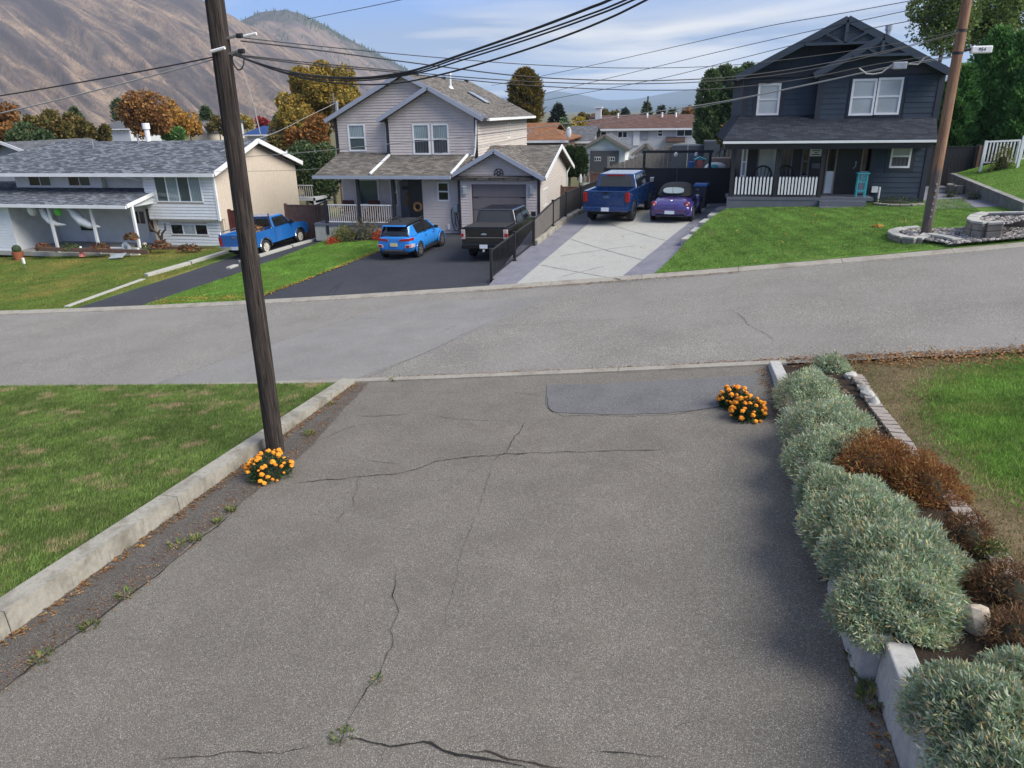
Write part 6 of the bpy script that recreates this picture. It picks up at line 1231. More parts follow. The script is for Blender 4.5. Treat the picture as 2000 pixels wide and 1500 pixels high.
# brown board gate between left and middle houses
def boardfence(name, lab, p, q, h, n, mat, cat='fence', caps=True, top=None, gap=.01, group=None, postmat=None):
    p = Vector(p); q = Vector(q); f_ = wthing(name, lab, cat, (p + q) / 2, group); d = q - p; u = d.normalized(); nn = u.cross(Vector((0, 0, 1))).normalized()
    for i in range(n):
        a = p + d * (i / n) + u * gap / 2; b = p + d * ((i + 1) / n) - u * gap / 2; hh = h if top is None else top((i + .5) / n); o_ = nn * random.uniform(0, .008); t_ = nn * .022
        MB().hexa([a + o_, b + o_, b + o_ + t_, a + o_ + t_], [v + Vector((0, 0, hh)) for v in (a + o_, b + o_, b + o_ + t_, a + o_ + t_)]).obj('board', mat, f_)
    if caps and top is None: MB().bar(p + Vector((0, 0, h + .03)), q + Vector((0, 0, h + .03)), .1, .05).obj('cap_rail', mat, f_)
    for e in (p, q): MB().box(e.x - .07, e.x + .07, e.y - .07, e.y + .07, e.z - .3, e.z + h + .12).obj('post', postmat or mat, f_)
    return f_
YBg = 38.0; a, b = atY(557, 398, YBg), atY(616, 402, YBg); c = atY(640, 403, YBg); zq = zA(a.x, YBg)
bg_ = boardfence('wooden_gate', 'brown vertical board gate between white and beige houses', (a.x, YBg, zq - .1), (b.x, YBg, zq - .1), a.z - zq, 13, 'wood_brown', 'gate'); boardfence('wooden_fence', 'short brown board fence panel joining the gate to the beige porch', (b.x + .1, YBg, zq - .1), (c.x, YBg, zq - .1), a.z - zq, 5, 'wood_brown')
MB().box(b.x - .15, b.x - .05, YBg - .1, YBg - .03, zq + .7, zq + 1.05).obj('latch', 'trim_black', bg_)
YQ2 = lback - 2.5; a, b = atY(441, 415, YQ2 - 3), atY(478, 416, YQ2 - 3); boardfence('wooden_fence', 'dark red board fence beside the stucco wall behind the old blue pickup', (lx1 + .1, YL + .9, -1.9), (lx1 + 1.4, YL + .9, -1.9), 1.75, 8, 'dark_red')
# deck behind the white house
dq = lback + .6; dk = wthing('back_deck', 'raised white railed deck with orange lattice screen behind the white house', 'deck', (lx1 + .5, dq, -1))
a, b = atY(577, 386, dq), atY(614, 384, dq); MB().box(a.x - .5, b.x, dq, dq + 2.2, a.z - .2, a.z).obj('deck_floor', 'trim_white', dk); MB().box(b.x - .1, b.x, dq, dq + .1, a.z - 2, a.z).obj('deck_post', 'trim_white', dk)
ttop = atY(600, 362, dq).z; railing(dk, (a.x - .3, dq, a.z), (b.x - .05, dq, a.z), ttop - a.z, 11, ('trim_white', 'siding_sunlit_cream'), .06, .04)
l0, l1 = atY(573, 333, dq + 1.2), atY(607, 360, dq + 1.2); ls = MB().box(l0.x, l1.x, dq + 1.2, dq + 1.24, l1.z - .2, l0.z).obj('lattice_panel', 'wood_orange', dk)
for i in range(7): z_ = l1.z - .1 + (l0.z - l1.z) * i / 7; MB().box(l0.x - .03, l1.x + .03, dq + 1.17, dq + 1.2, z_, z_ + .07).obj('lattice_slat', 'wood_tan', ls)
# right retaining wall + slope + white railing
wa_, wb_ = atY(1862, 338, 38.5), atY(2010, 397, 29.5); ra = wthing('retaining_wall', 'tall stained grey concrete retaining wall below the upper lawn at the right', 'wall', ((wa_.x + wb_.x) / 2, 34, zB(12, 33)))
n = 5
for i in range(n):
    p = wa_.lerp(wb_, i / n); q = wa_.lerp(wb_, (i + .995) / n); A_ = Vector((.16, .05, 0)); MB().hexa([Vector((v.x, v.y, zB(v.x, v.y) - .6)) + k_ for v, k_ in ((p, -A_), (q, -A_), (q, A_), (p, A_))], [p - A_, q - A_, q + A_, p + A_]).obj('wall_section', 'concrete_grey', ra)
e_ = wb_ + (wb_ - wa_) * .6
UA = [(wa_.x + .1, wa_.y), (wb_.x + .1, wb_.y), (e_.x, e_.y)]
def zup(x, y):
    t = (y - e_.y) / (wa_.y - e_.y); xb = e_.x + (wa_.x - e_.x) * t; zb2 = e_.z + (wa_.z - e_.z) * t
    return zb2 - .03 + (x - xb) * .26
loft('upper_lawn', poly(UA, 16), seg((40, wa_.y + 6), (40, e_.y + 2), 16), 20, zup, 'lawn_bright')
blades('grass_upper', 'bright green grass on the sloping upper lawn behind the retaining wall', UA + [(24, e_.y), (24, wa_.y + 2)], 60000, zup, 'blade_bright', (.03, .06), .026)
YWr = 37.5; wr3 = wthing('white_railing', 'white picket railing panel at the top of the upper lawn', 'railing', atY(1950, 320, YWr)); a, b = atY(1917, 320, YWr), atY(1984, 316, YWr); tp = atY(1925, 277, YWr); railing(wr3, (a.x, YWr, a.z), (b.x, YWr, a.z + .05), tp.z - a.z, 10, ('trim_white', 'trim_white'), .05, .05, (.07, .07))
for p in (a, b): MB().box(p.x - .05, p.x + .05, YWr - .05, YWr + .05, a.z - .6, tp.z + .05).obj('post', 'trim_white', wr3)
wr4 = wthing('white_railing', 'second white railing panel cut off by the right edge of the frame', 'railing', atY(1996, 310, YWr - 1)); a, b = atY(1990, 312, YWr - 1), atY(2040, 308, YWr - 1); tp = atY(1994, 265, YWr - 1); railing(wr4, (a.x, YWr - 1, a.z), (b.x, YWr - 1, a.z), tp.z - a.z, 8, ('trim_white', 'trim_white'), .05, .05, (.07, .07)); MB().box(a.x - .05, a.x + .05, YWr - 1.05, YWr - .95, a.z - .6, tp.z).obj('post', 'trim_white', wr4)
a, b = atY(1815, 305, 39.5), atY(1905, 305, 39.5); bf = boardfence('wooden_fence', 'black stained board fence beside the charcoal house at the cedar hedge', (a.x, 39.5, zB(a.x, 39)), (b.x, 39.5, zB(a.x, 39)), atY(1850, 288, 39.5).z - zB(a.x, 39), 14, 'trim_black')
p = atY(1907, 326, 39.3); post(bf, p.x, 39.3, zB(a.x, 39), atY(1907, 284, 39.3).z, .12, 'wood_brown')
# stone planters round the right pole
def ring(name, lab, pix, Y_, zt_, h, mat, wd=.32, cap=True):
    pts = [(lambda g: (g[0], max(g[1], 24.0)))(G(px, py, Y_)) for px, py in pix]; n = max(6, int(sum(math.dist(a, b) for a, b in zip(pts, pts[1:])) / .42)); P = poly(pts, n); c = P[len(P) // 2]; t_ = wthing(name, lab, 'planter', (c[0], c[1], Y_(*c) - h))
    for a, b in zip(P, P[1:]):
        a3 = Vector((a[0], a[1], Y_(*a))); b3 = Vector((b[0], b[1], Y_(*b))); g_ = (b3 - a3).normalized() * .008; a3 += g_; b3 -= g_
        d = (b3 - a3); d.z = 0; nn = Vector((-d.y, d.x, 0)).normalized() * wd / 2; j = Vector((0, 0, random.uniform(-.01, .01)))
        MB().hexa([a3 - nn - Vector((0, 0, .07)) + j, b3 - nn - Vector((0, 0, .07)) + j, b3 + nn - Vector((0, 0, .07)) + j, a3 + nn - Vector((0, 0, .07)) + j], [a3 - nn + j, b3 - nn + j, b3 + nn + j, a3 + nn + j]).obj('cap_stone', 'concrete_pale' if cap else mat, t_, bevel=.015)
        for k in range(max(1, int(h / .2))): z0_ = -.075 - k * .2; MB().hexa([v + Vector((0, 0, z0_ - .19)) for v in (a3 - nn * .85, b3 - nn * .85, b3 + nn * .85, a3 + nn * .85)], [v + Vector((0, 0, z0_)) for v in (a3 - nn * .85, b3 - nn * .85, b3 + nn * .85, a3 + nn * .85)]).obj('block', 'stone_block', t_, bevel=.02)
    return P
zlow = lambda x, y: zB(x, y) + .22
ring('stone_planter', 'low curved stone block ring round the foot of the tan pole', [(1875, 468), (1850, 461), (1812, 455), (1800, 464), (1770, 462), (1745, 455), (1742, 449), (1758, 444), (1795, 441)], zlow, 0, .2, 'stone_block')
zup2 = lambda x, y: zB(x, y) + .62
ring('stone_planter', 'taller curved stone block planter at the right edge above the gravel', [(2020, 452), (1975, 445), (1945, 437), (1912, 433), (1899, 427), (1903, 419), (1925, 414), (1970, 413), (2020, 413)], zup2, 0, .6, 'stone_block')
simple('gravel', (.25, .235, .225), .9, .5, 30)
PG = [(lambda g: (g[0], max(g[1], 23.72)))(G(px, py, zlow)) for px, py in ((1752, 447), (1790, 461), (1868, 472), (1875, 486), (2060, 470), (2060, 425), (1905, 440), (1800, 443))]
loft('gravel_bed', poly([PG[0], PG[1], PG[2], PG[3], PG[4]], 16), poly([PG[0], PG[7], PG[6], PG[5]], 16), 6, lambda x, y: zB(x, y) + .13, 'gravel')
def rocks(name, lab, P, N, zf, mats, size):
    xs = [p[0] for p in P]; ys = [p[1] for p in P]; x = rng.uniform(min(xs), max(xs), N); y = rng.uniform(min(ys), max(ys), N); k = inpoly(x, y, P); x, y = x[k], y[k]; mb = MB()
    for a, b in zip(x, y):
        s_ = random.uniform(*size); n0 = len(mb.v); mb.ball((a, b, zf(a, b) + s_ * .3), s_, s_ * random.uniform(.6, 1), s_ * random.uniform(.5, .8), 5, 4)
    o = mb.obj(name, mats); return tag(o, lab, 'gravel', kind='stuff')
m_ = NT('gravel_mix'); m_.base(m_.ramp(m_.n('NewGeometry').outputs['Random Per Island'], [(0, (.07, .065, .062)), (.5, (.24, .215, .195)), (1, (.5, .47, .44))])).set(.9)
rocks('gravel', 'grey and white river gravel in the bed around the tan pole', PG, 3200, lambda x, y: zB(x, y) + .13, 'gravel_mix', (.03, .07))
PG2 = [(lambda g: (g[0], max(g[1], 24.1)))(G(px, py, zup2)) for px, py in ((1905, 425), (1945, 434), (2030, 450), (2030, 416), (1925, 417))]
loft('planter_soil', poly(PG2[:3], 8), poly([PG2[0], PG2[4], PG2[3]], 8), 4, lambda x, y: zB(x, y) + .5, 'gravel'); rocks('gravel', 'pale gravel inside the taller stone planter', PG2, 700, lambda x, y: zB(x, y) + .5, 'gravel_mix', (.03, .07))
q = atY(1745, 398, 33.0)
ring('stone_planter', 'low grey stone border at the foot of the charcoal wall', [(1802, 396), (1780, 399), (1740, 399), (1706, 396)], lambda x, y: zB(x, y) + .12, 0, .2, 'stone_block', .22, False)
fpq = atY(1880, 378, 36.5); fpit = wthing('stone_fire_pit', 'round stone fire ring on the gravel yard behind the tan pole', 'fire pit', (fpq.x, 36.5, zB(fpq.x, 36.5)))
for k in range(12): t = 6.283 * k / 12; o = MB().box(-.14, .14, -.08, .08, 0, .35).obj('block', 'stone_block', None, bevel=.02); o.parent = fpit; o.location = (.6 * math.cos(t), .6 * math.sin(t), .02); o.rotation_euler = (0, 0, t + 1.57)
q = gnd(1714, 445, zB); tuftball('leaf_pile', 'small heap of orange yellow leaves on the bright lawn near the tan pole', (q.x, q.y, zB(q.x, q.y) + .02), .22, .16, .1, 90, .08, 'leaf_yellow', 'leaves')
# ------------------------------------------------------------------ utility poles
def upole(name, lab, base_px, top_px, zf, rb, rtp, mat, footmat=None, foot=1.7, Y=None):
    b = gnd(*base_px, zf) if Y is None else atY(*base_px, Y); t = atY(*top_px, b.y + .0); d = (t - b); L_ = 11.0; k = L_ / d.length; e = b + d * k
    po = wthing(name, lab, 'pole', b); n = 26; segs = [(b - d.normalized() * .4).lerp(e, i / n) for i in range(n + 1)]
    rr = [rb + (rtp - rb) * i / n for i in range(n + 1)]
    mb = MB(); pts = segs; vs = []
    m = 20
    for i, p in enumerate(pts):
        for k2 in range(m): t2 = 2 * math.pi * k2 / m; r_ = rr[i] * (1 + .035 * noise.noise((math.cos(t2) * 1.6, math.sin(t2) * 1.6, i * .35))); vs.append((p.x + r_ * math.cos(t2), p.y + r_ * math.sin(t2), p.z))
    cut = 0 if not footmat else max(1, int(round((foot + .4) / L_ * n)))
    F_ = lambda a, c: [(i * m + k2, i * m + (k2 + 1) % m, (i + 1) * m + (k2 + 1) % m, (i + 1) * m + k2) for i in range(a, c) for k2 in range(m)]
    MB().add(vs[cut * m:], F_(0, n - cut)).obj('shaft', mat, po, True)
    if footmat: MB().add(vs[:(cut + 1) * m], F_(0, cut)).obj('shaft_foot', footmat, po, True)
    return po, b, e
PLo, PLb, PLe = upole('utility_pole', 'dark weathered utility pole standing in marigolds at the near driveway edge', (539, 884), (419, 0), zd, .152, .125, 'pole_dark')
PRo, PRb, PRe = upole('utility_pole', 'tan utility pole with grey foot in front of the charcoal house', (1809, 452), (1889, 0), lambda x, y: zB(x, y) + .2, .155, .125, 'pole_tan')
m_ = NT('pole_two_tone'); a_ = m_.coord('Object', (26, 26, 1.1)); nz = m_.noise(a_, 1.0, 7, .72, .3); sp_ = m_.n('SeparateXYZ'); m_.l(m_.coord('Object'), sp_.inputs[0]); mr_ = m_.n('MapRange'); mr_.inputs['From Min'].default_value = PRb.z + 1.55; mr_.inputs['From Max'].default_value = PRb.z + 2.35; m_.l(sp_.outputs[2], mr_.inputs['Value'])
fc = m_.ramp(m_.mix(.5, mr_.outputs[0], m_.noise(m_.coord('Object', (14, 14, 1.6)), 1, 4)), [(.42, 0.0), (.56, 1.0)]); c_ = m_.mix(fc, m_.ramp(nz, [(.3, (.05, .043, .038)), (.5, (.12, .10, .088)), (.72, (.22, .195, .17))]), m_.ramp(nz, [(.3, (.12, .065, .04)), (.5, (.26, .15, .095)), (.72, (.38, .25, .17))])); m_.base(c_).set(.9, spec=.2); m_.bump(m_.noise(a_, 1.6, 6, .75), 1.0, .03)
PRo.children[0].data.materials[0] = MAT['pole_two_tone']
print('poles', PLb, PRb)
def onpole(b, e, py, ref):   # point on pole axis at image row py
    lo, hi = 0., 1.
    for _ in range(40):
        m = (lo + hi) / 2; p = b.lerp(e, m); q = p - CAM; z_ = q.dot(fw); y_ = 750 - F * q.dot(up) / z_
        if y_ > py: lo = m
        else: hi = m
    return b.lerp(e, lo)
for py, r_ in ((76, .16), (106, .16)): p = onpole(PLb, PLe, py, 0); MB().tube([p + Vector((.12, -.02, 0)), p + Vector((.3, 0, .03))], .02, 6).obj('bracket', 'steel', PLo); MB().tube([p + Vector((.28, 0, .03)), p + Vector((.36, 0, .03))], .035, 8).obj('insulator', 'trim_black', PLo)
p = onpole(PLb, PLe, 102, 0); MB().tube([p + Vector((-.05, -.17, -.0)), p + Vector((.17, -.17, .04))], .022, 6).obj('cable_clamp', 'white_plastic', PLo)
p = onpole(PLb, PLe, 74, 0); MB().tube([p + Vector((.42, -.05, .0)), p + Vector((.62, -.05, .03))], .02, 6).obj('cable_clamp', 'white_plastic', PLo)
p = onpole(PLb, PLe, 122, 0) + Vector((.28, -.05, 0)); MB().tube([p + Vector((.09 * math.cos(t), .02 * math.sin(t * 2), .11 * math.sin(t))) for t in np.linspace(0, 12.5, 40)], .01, 5).obj('cable_coil', 'wire_black', PLo)
MB().tube([p + Vector((.05, 0, -.1)), p + Vector((.16, 0, -.6)), p + Vector((.2, 0, -1.0)), p + Vector((.14, 0, -.55))], .006, 5).obj('loose_wire', 'wire_grey', PLo)
for py in (60, 104): p = onpole(PRb, PRe, py, 0); MB().tube([p + Vector((.0, 0, -.04)), p + Vector((0, 0, .04))], .145, 16).obj('band', 'trim_black', PRo)
p = onpole(PRb, PRe, 430, 0); 
for k in range(6): MB().box(p.x - .02, p.x + .03, p.y - .172, p.y - .148, p.z + .1 + k * .2, p.z + .16 + k * .2).obj('pole_tag', 'steel', PRo)
cl = onpole(PRb, PRe, 97, 0); c = atY(1916, 97, PRb.y); clo = wthing('cable_closure', 'white cable splice box marked 954 hanging from the strand right of the tan pole', 'splice box', (c.x, PRb.y, c.z)); MB().box(c.x - .28, c.x + .28, PRb.y - .1, PRb.y + .1, c.z - .1, c.z + .1).obj('case', 'white_plastic', clo, bevel=.03); text(clo, '954', .13, (c.x, PRb.y - .104, c.z), 'trim_black')
MB().tube([(cl.x + .1, PRb.y, c.z), (c.x - .25, PRb.y, c.z + .02)], .04, 6).obj('connector', 'trim_black', clo)
c = atY(1757, 128, PRb.y - .2); sbx = wthing('cable_splitter', 'grey metal splice case hanging on the wires before the charcoal gable', 'splice box', c); MB().box(c.x - .19, c.x + .19, c.y - .08, c.y + .08, c.z - .1, c.z + .1).obj('case', 'steel', sbx, bevel=.02)
MB().tube([atY(1678, 133, c.y), atY(1692, 144, c.y), atY(1705, 145, c.y), atY(1722, 142, c.y), atY(1740, 128, c.y), atY(1757, 122, c.y)], .022, 6).obj('drip_loop', 'wire_grey', sbx); MB().tube([atY(1775, 125, c.y), atY(1793, 126, c.y), atY(1806, 112, c.y), atY(1815, 110, c.y)], .018, 6).obj('drip_loop', 'wire_grey', sbx)
# ------------------------------------------------------------------ wires
def plane_pt(px, py, A, B):
    d = ray(px, py); ax, ay = A; bx, by = B; ex, ey = bx - ax, by - ay; den = d.x * ey - d.y * ex; t = ((ax - CAM.x) * ey - (ay - CAM.y) * ex) / den; return CAM + d * t
def smooth(P, k=6):
    out = []
    for i in range(len(P) - 1):
        p0, p1, p2, p3 = P[max(i - 1, 0)], P[i], P[i + 1], P[min(i + 2, len(P) - 1)]
        for j in range(k):
            t = j / k; out.append(.5 * ((2 * p1) + (p2 - p0) * t + (2 * p0 - 5 * p1 + 4 * p2 - p3) * t * t + (3 * p1 - p0 - 3 * p2 + p3) * t ** 3))
    return out + [P[-1]]
LP, RP = (PLb.x, PLb.y), (PRb.x, PRb.y)
HB = (2.2, 3.6)
def wire(lab, pix, A, B, r_, mat='wire_black', grp='overhead cables'):
    P = [plane_pt(px, py, A, B) for px, py in pix]
    if B == HB: d_ = P[-1] - P[-2]; d_ *= ((Vector((HB[0], HB[1], 0)) - Vector((P[-1].x, P[-1].y, 0))).length / math.hypot(d_.x, d_.y)); P.append(P[-1] + d_ * .5 + Vector((0, 0, .05))); P.append(P[-2] + d_ + Vector((0, 0, .2)))
    P = smooth(P); o = MB().tube(P, r_, 5).obj('overhead_cable', mat, None, True); return tag(o, lab, 'cable', grp)
HB = (2.2, 3.6)
for i, (lab, pix, r_) in enumerate((('thickest black service cable, uppermost of the bundle rising to the top frame edge', [(457, 106), (520, 128), (600, 146), (700, 152), (780, 143), (830, 131), (920, 100), (1040, 58), (1150, 16), (1225, -16)], .0105),
    ('second cable of the bundle rising to the top frame edge, just under the thickest', [(457, 107), (560, 142), (680, 155), (800, 143), (900, 112), (1020, 74), (1140, 32), (1240, -8)], .007),
    ('third cable of the bundle rising to the top frame edge', [(458, 108), (570, 147), (690, 158), (810, 144), (910, 115), (1030, 77), (1150, 35), (1255, -8)], .007),
    ('lowest separate cable of the bundle rising to the top frame edge', [(470, 112), (580, 150), (680, 164), (770, 163), (860, 146), (960, 118), (1060, 86), (1170, 44), (1285, -12)], .008))): wire(lab, pix, LP, HB, r_)
for lab, pix, r_ in (('highest thin strand sagging between the dark pole and the tan pole', [(475, 74), (620, 90), (850, 112), (1050, 127), (1250, 133), (1430, 127), (1600, 108), (1750, 85), (1872, 60)], .007),
    ('black strand in the middle of the span between the two poles', [(470, 80), (620, 98), (800, 122), (1000, 147), (1150, 156), (1300, 157), (1450, 148), (1600, 126), (1750, 95), (1875, 62)], .0105),
    ('lower black strand between the two poles crossing above the grey gable', [(455, 106), (600, 122), (750, 136), (900, 150), (1050, 160), (1220, 164), (1400, 158), (1560, 140), (1720, 105), (1877, 64)], .009),
    ('lowest strand between the poles carrying the grey splice case', [(455, 108), (620, 128), (760, 140), (880, 153), (1050, 168), (1250, 176), (1420, 172), (1580, 152), (1720, 124), (1860, 104)], .009)): wire(lab, pix, LP, RP, r_)
HL = (lx1 - 1, 36.2)
for lab, pix, r_, B in (('pale cable running from the tan pole across the beige house to the white house', [(1872, 108), (1750, 128), (1600, 160), (1400, 200), (1160, 234), (900, 268), (740, 283), (590, 298), (470, 307), (350, 318), (255, 330)], .016, HL),
    ('thin cable below the pale one crossing the beige upper windows', [(1872, 110), (1700, 140), (1560, 170), (1330, 216), (1100, 254), (940, 286), (820, 305), (620, 330), (440, 335), (300, 338)], .010, HL)): wire(lab, pix, RP, B, r_, 'wire_grey')
TP = (PRe.x, PRe.y)
for lab, pix in (('uppermost of three thin lines slanting from the top right frame edge', [(1830, -8), (1650, 25), (1500, 51), (1350, 84), (1200, 118), (1060, 148), (960, 167)]), ('middle of three thin lines slanting from the top right frame edge', [(1880, -2), (1700, 36), (1550, 68), (1400, 102), (1250, 138), (1100, 174), (980, 203)]), ('lowest of three thin lines slanting down past the conifer', [(1890, 20), (1750, 46), (1600, 76), (1450, 113), (1300, 151), (1150, 180), (1040, 200), (950, 215)])): wire(lab, pix, TP, (-24, 62), .012)
wire('thin line crossing the top frame edge left of the bundle', [(800, -4), (720, 13), (660, 25), (600, 37)], TP, (-40, 62), .02)
wire('dark cable running from the dark pole to the left frame edge', [(452, 104), (350, 125), (200, 153), (80, 174), (-30, 192)], LP, (-30, 11.5), .010); wire('pale cable running from the dark pole to the left frame edge below the dark one', [(452, 106), (350, 134), (200, 173), (80, 203), (-30, 228)], LP, (-30, 10.5), .010, 'wire_grey')
wire('pale service line from the small far pole to the white house gable', [(654, 202), (600, 228), (540, 258), (470, 282), (430, 296)], (-24, 62), HL, .016, 'wire_grey')
# ================================================================== planting in the near bed
leafy('leaf_silver', [(0.188, 0.275, 0.163), (0.288, 0.388, 0.250), (0.375, 0.463, 0.325), (0.213, 0.338, 0.163), (0.475, 0.525, 0.388), (0.500, 0.425, 0.225), (0.275, 0.400, 0.225), (0.400, 0.488, 0.350)], .6, .3)
leafy('leaf_silver_tip', [(.30, .35, .29), (.42, .45, .38), (.48, .42, .26), (.52, .36, .10)], .6, .25)
leafy('leaf_russet', [(0.164, 0.051, 0.024), (0.246, 0.085, 0.033), (0.328, 0.145, 0.048), (0.262, 0.170, 0.057), (0.361, 0.204, 0.067)], .65, .35)
leafy('leaf_brown', [(.11, .055, .03), (.18, .09, .045), (.26, .14, .07), (.14, .12, .05)], .75, .25)
leafy('leaf_straw', [(.42, .33, .20), (.55, .46, .30), (.33, .25, .15)], .8, .2)
leafy('leaf_marigold', [(.018, .045, .014), (.03, .07, .02), (.05, .10, .03)], .6, .2)
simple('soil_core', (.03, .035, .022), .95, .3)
def kites(P, D, Ln, Wd, up_=(0, 0, 1)):
    n = len(P); r_ = rng.normal(0, 1, (n, 3)); S_ = np.cross(D, r_); S_ /= np.linalg.norm(S_, axis=1, keepdims=True) + 1e-9; Ln = Ln[:, None]; Wd = Wd[:, None]
    mid = P + D * Ln * .55; tip = P + D * Ln; V = np.stack([P, mid + S_ * Wd, tip, mid - S_ * Wd], 1).reshape(-1, 3); return V, np.arange(4 * n).reshape(-1, 4)
def dome(n, rx, ry, h, lo=.72, lump=.12, seed=0):
    u = rng.uniform(-.25, 1, n); a = rng.uniform(0, 2 * np.pi, n); c = np.sqrt(np.clip(1 - np.clip(u, 0, 1) ** 2, 0, 1)); N_ = np.stack([np.cos(a) * c, np.sin(a) * c, u], 1)
    k = rng.uniform(lo, 1, n) * (1 + lump * np.sin(a * 3 + seed) * c + lump * .7 * np.sin(u * 7 + a * 5 + seed * 2)); return N_ * np.array([rx, ry, h]) * k[:, None], N_
def mound(lab, px, py, rx, ry, h, n=8000, ll=.075, mat='leaf_silver', tip='leaf_silver_tip', rz=0, name='silver_shrub', cat='shrub', grp='silver green mounds along the driveway', zf=zbed, loc=None, tipf=.1, dz=0, straw=0):
    c = gnd(px, py, zf) if loc is None else Vector(loc); t_ = thing(name, lab, cat, (c.x, c.y, zf(c.x, c.y) + dz), rz, grp)
    sd = random.random() * 6
    for nm, m_, k, lo in (('foliage', mat, n, .70), ('leaf_tips', tip, int(n * tipf), .93)):
        if not m_: continue
        P, N_ = dome(k, rx, ry, h, lo, .15, sd); D = N_ * .6 + rng.normal(0, .6, (k, 3)); D[:, 2] += .2; D /= np.linalg.norm(D, axis=1, keepdims=True)
        V, Fc = kites(P, D, rng.uniform(.45, 1.3, k) * ll, rng.uniform(.07, .13, k) * ll); tag(link(nm, nmesh(nm, V, Fc, m_), t_), kind='stuff')
    if straw:
        k = straw; a = rng.uniform(0, 6.283, k); N_ = np.stack([np.cos(a), np.sin(a), rng.uniform(-.2, .4, k)], 1); P = N_ * np.array([rx, ry, h]) * rng.uniform(.85, 1.02, k)[:, None]; D = N_ * .4 + rng.normal(0, .6, (k, 3)); D /= np.linalg.norm(D, axis=1, keepdims=True); V, Fc = kites(P, D, rng.uniform(.6, 1.2, k) * ll, rng.uniform(.06, .12, k) * ll); tag(link('dry_leaves', nmesh('dry_leaves', V, Fc, 'leaf_straw'), t_), kind='stuff')
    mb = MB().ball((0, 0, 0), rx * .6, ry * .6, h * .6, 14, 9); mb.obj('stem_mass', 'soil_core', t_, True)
    return t_
MD = [('silver green mound with dry straw at the street end of the driveway bed', 1558, 780, .52, .75, .42, 5000, 1500, 0), ('silver green mound second from the street end of the bed', 1600, 850, .62, .75, .46, 6500, 700, 0), ('silver green mound left of the russet shrub', 1595, 905, .55, .6, .42, 5500, 500, 0),
      ('small darker silver mound just below the russet shrub at the wall', 1592, 975, .38, .42, .38, 3800, 150, 0), ('round silver mound in the middle of the bed', 1668, 1040, .62, .68, .46, 8500, 200, 0), ('broad silver mound above the exposed wall corner, upper one', 1732, 1120, .60, .60, .46, 9000, 120, 0),
      ('broad silver mound spilling over the exposed wall corner, lower one', 1716, 1195, .50, .46, .42, 9500, 150, 0), ('large silver mound below the exposed wall corner', 1930, 1450, .54, .50, .44, 11000, 350, 0), ('silver mound cut off by the bottom right corner of the frame', 2015, 1610, .56, .56, .42, 11000, 500, 0), ('silver mound at the right frame edge beside the large one', 2040, 1420, .5, .5, .42, 8000, 200, 0)]
for lab, px, py, rx, ry, h, n, st, dz in MD: mound(lab, px + 26, py, rx * 1.02, ry * 1.12, h * .95, int(n * 2.2), .066, straw=st)
mound('small separate green shrub by the street at the end of the bed', 1624, 722, .32, .32, .28, 2500, .07, name='green_shrub', grp=None)
r1 = mound('rusty red brown low shrub spreading across the middle of the bed', 1712, 930, .62, .55, .50, 12000, .062, 'leaf_russet', None, name='russet_shrub', grp=None); r2 = mound('rusty orange half of the russet shrub nearest the brick edging', 1795, 962, .50, .46, .42, 9000, .062, 'leaf_russet', None, name='russet_shrub', grp=None)
for lab, px, py, r_, h in (('dark brown withered shrub right of the silver mounds', 1885, 1060, .27, .32), ('brown withered shrub by the brick edging above the tan rock', 1965, 1160, .30, .30), ('dry brown shrub at the right frame edge beside the tan rock', 2005, 1265, .34, .30)): mound(lab, px, py, r_, r_, h, 2600, .06, 'leaf_brown', None, name='withered_shrub', grp='withered brown shrubs')
mound('small yellow green weed beside the brick edging', 1935, 1085, .12, .12, .14, 350, .08, 'weed_green', None, name='weed', cat='weed', grp=None)
# rocks
def rock(lab, px, py, s_, mat='rock_pale', zf=zbed, el=(1, .7, .6)):
    c = gnd(px, py, zf); bm = bmesh.new(); bmesh.ops.create_icosphere(bm, subdivisions=2, radius=s_); k = random.random() * 50
    for v in bm.verts: f_ = 1 + .35 * noise.noise(v.co / s_ * 1.1 + Vector((k, 0, 0))); v.co = Vector((v.co.x * el[0] * f_, v.co.y * el[1] * f_, v.co.z * el[2] * f_))
    me = bpy.data.meshes.new('rock'); bm.to_mesh(me); bm.free(); me.materials.append(MAT[mat]); o = link('rock', me); o.location = (c.x, c.y, zf(c.x, c.y) + s_ * el[2] * .5); o.rotation_euler = (0, 0, random.random() * 6); return tag(o, lab, 'rock', 'rocks in the bed')
rock('pale tan knobbly rock lying between the silver mounds and brown shrubs', 1900, 1226, .14, el=(.8, .8, 1.1)); rock('small white stone in the soil beside the withered shrub', 1828, 1042, .05, 'trim_white'); rock('white stone in the row at the street end of the bed', 1662, 738, .13, 'concrete_pale'); rock('grey stone in the row just below the white street end stone', 1676, 752, .12, 'stone_block'); rock('dark grey stone in the middle of the row along the bed', 1686, 763, .12, 'concrete_grey'); rock('pale stone above the first edging brick', 1694, 776, .13, 'concrete_pale'); rock('pale stone touching the first edging brick', 1707, 789, .12, 'concrete_pale')
# brick edging
be = wthing('brick_edging', 'single row of greyish pink paving bricks edging the right lawn', 'edging', (ED[15][0], ED[15][1], zbed(*ED[15])))
EB = poly([(x + .04, y) for x, y in EDP[:-1]], 400)
acc = 0; last = EB[0]
bme = MB().box(-.1, .1, -.055, .055, -.06, .035).mesh('brick', 'brick_grey')
for p in EB:
    if math.dist(p, last) > .125 and 3 < p[1] < 13.2:
        o = link('brick', bme, None); o.parent = be; a = math.atan2(p[1] - last[1], p[0] - last[0]) + math.pi / 2; o.location = Vector((p[0], p[1], zbed(*p) + random.uniform(-.012, .012))) - be.location; o.rotation_euler = (random.uniform(-.06, .06), random.uniform(-.06, .06), a + random.uniform(-.08, .08)); last = p
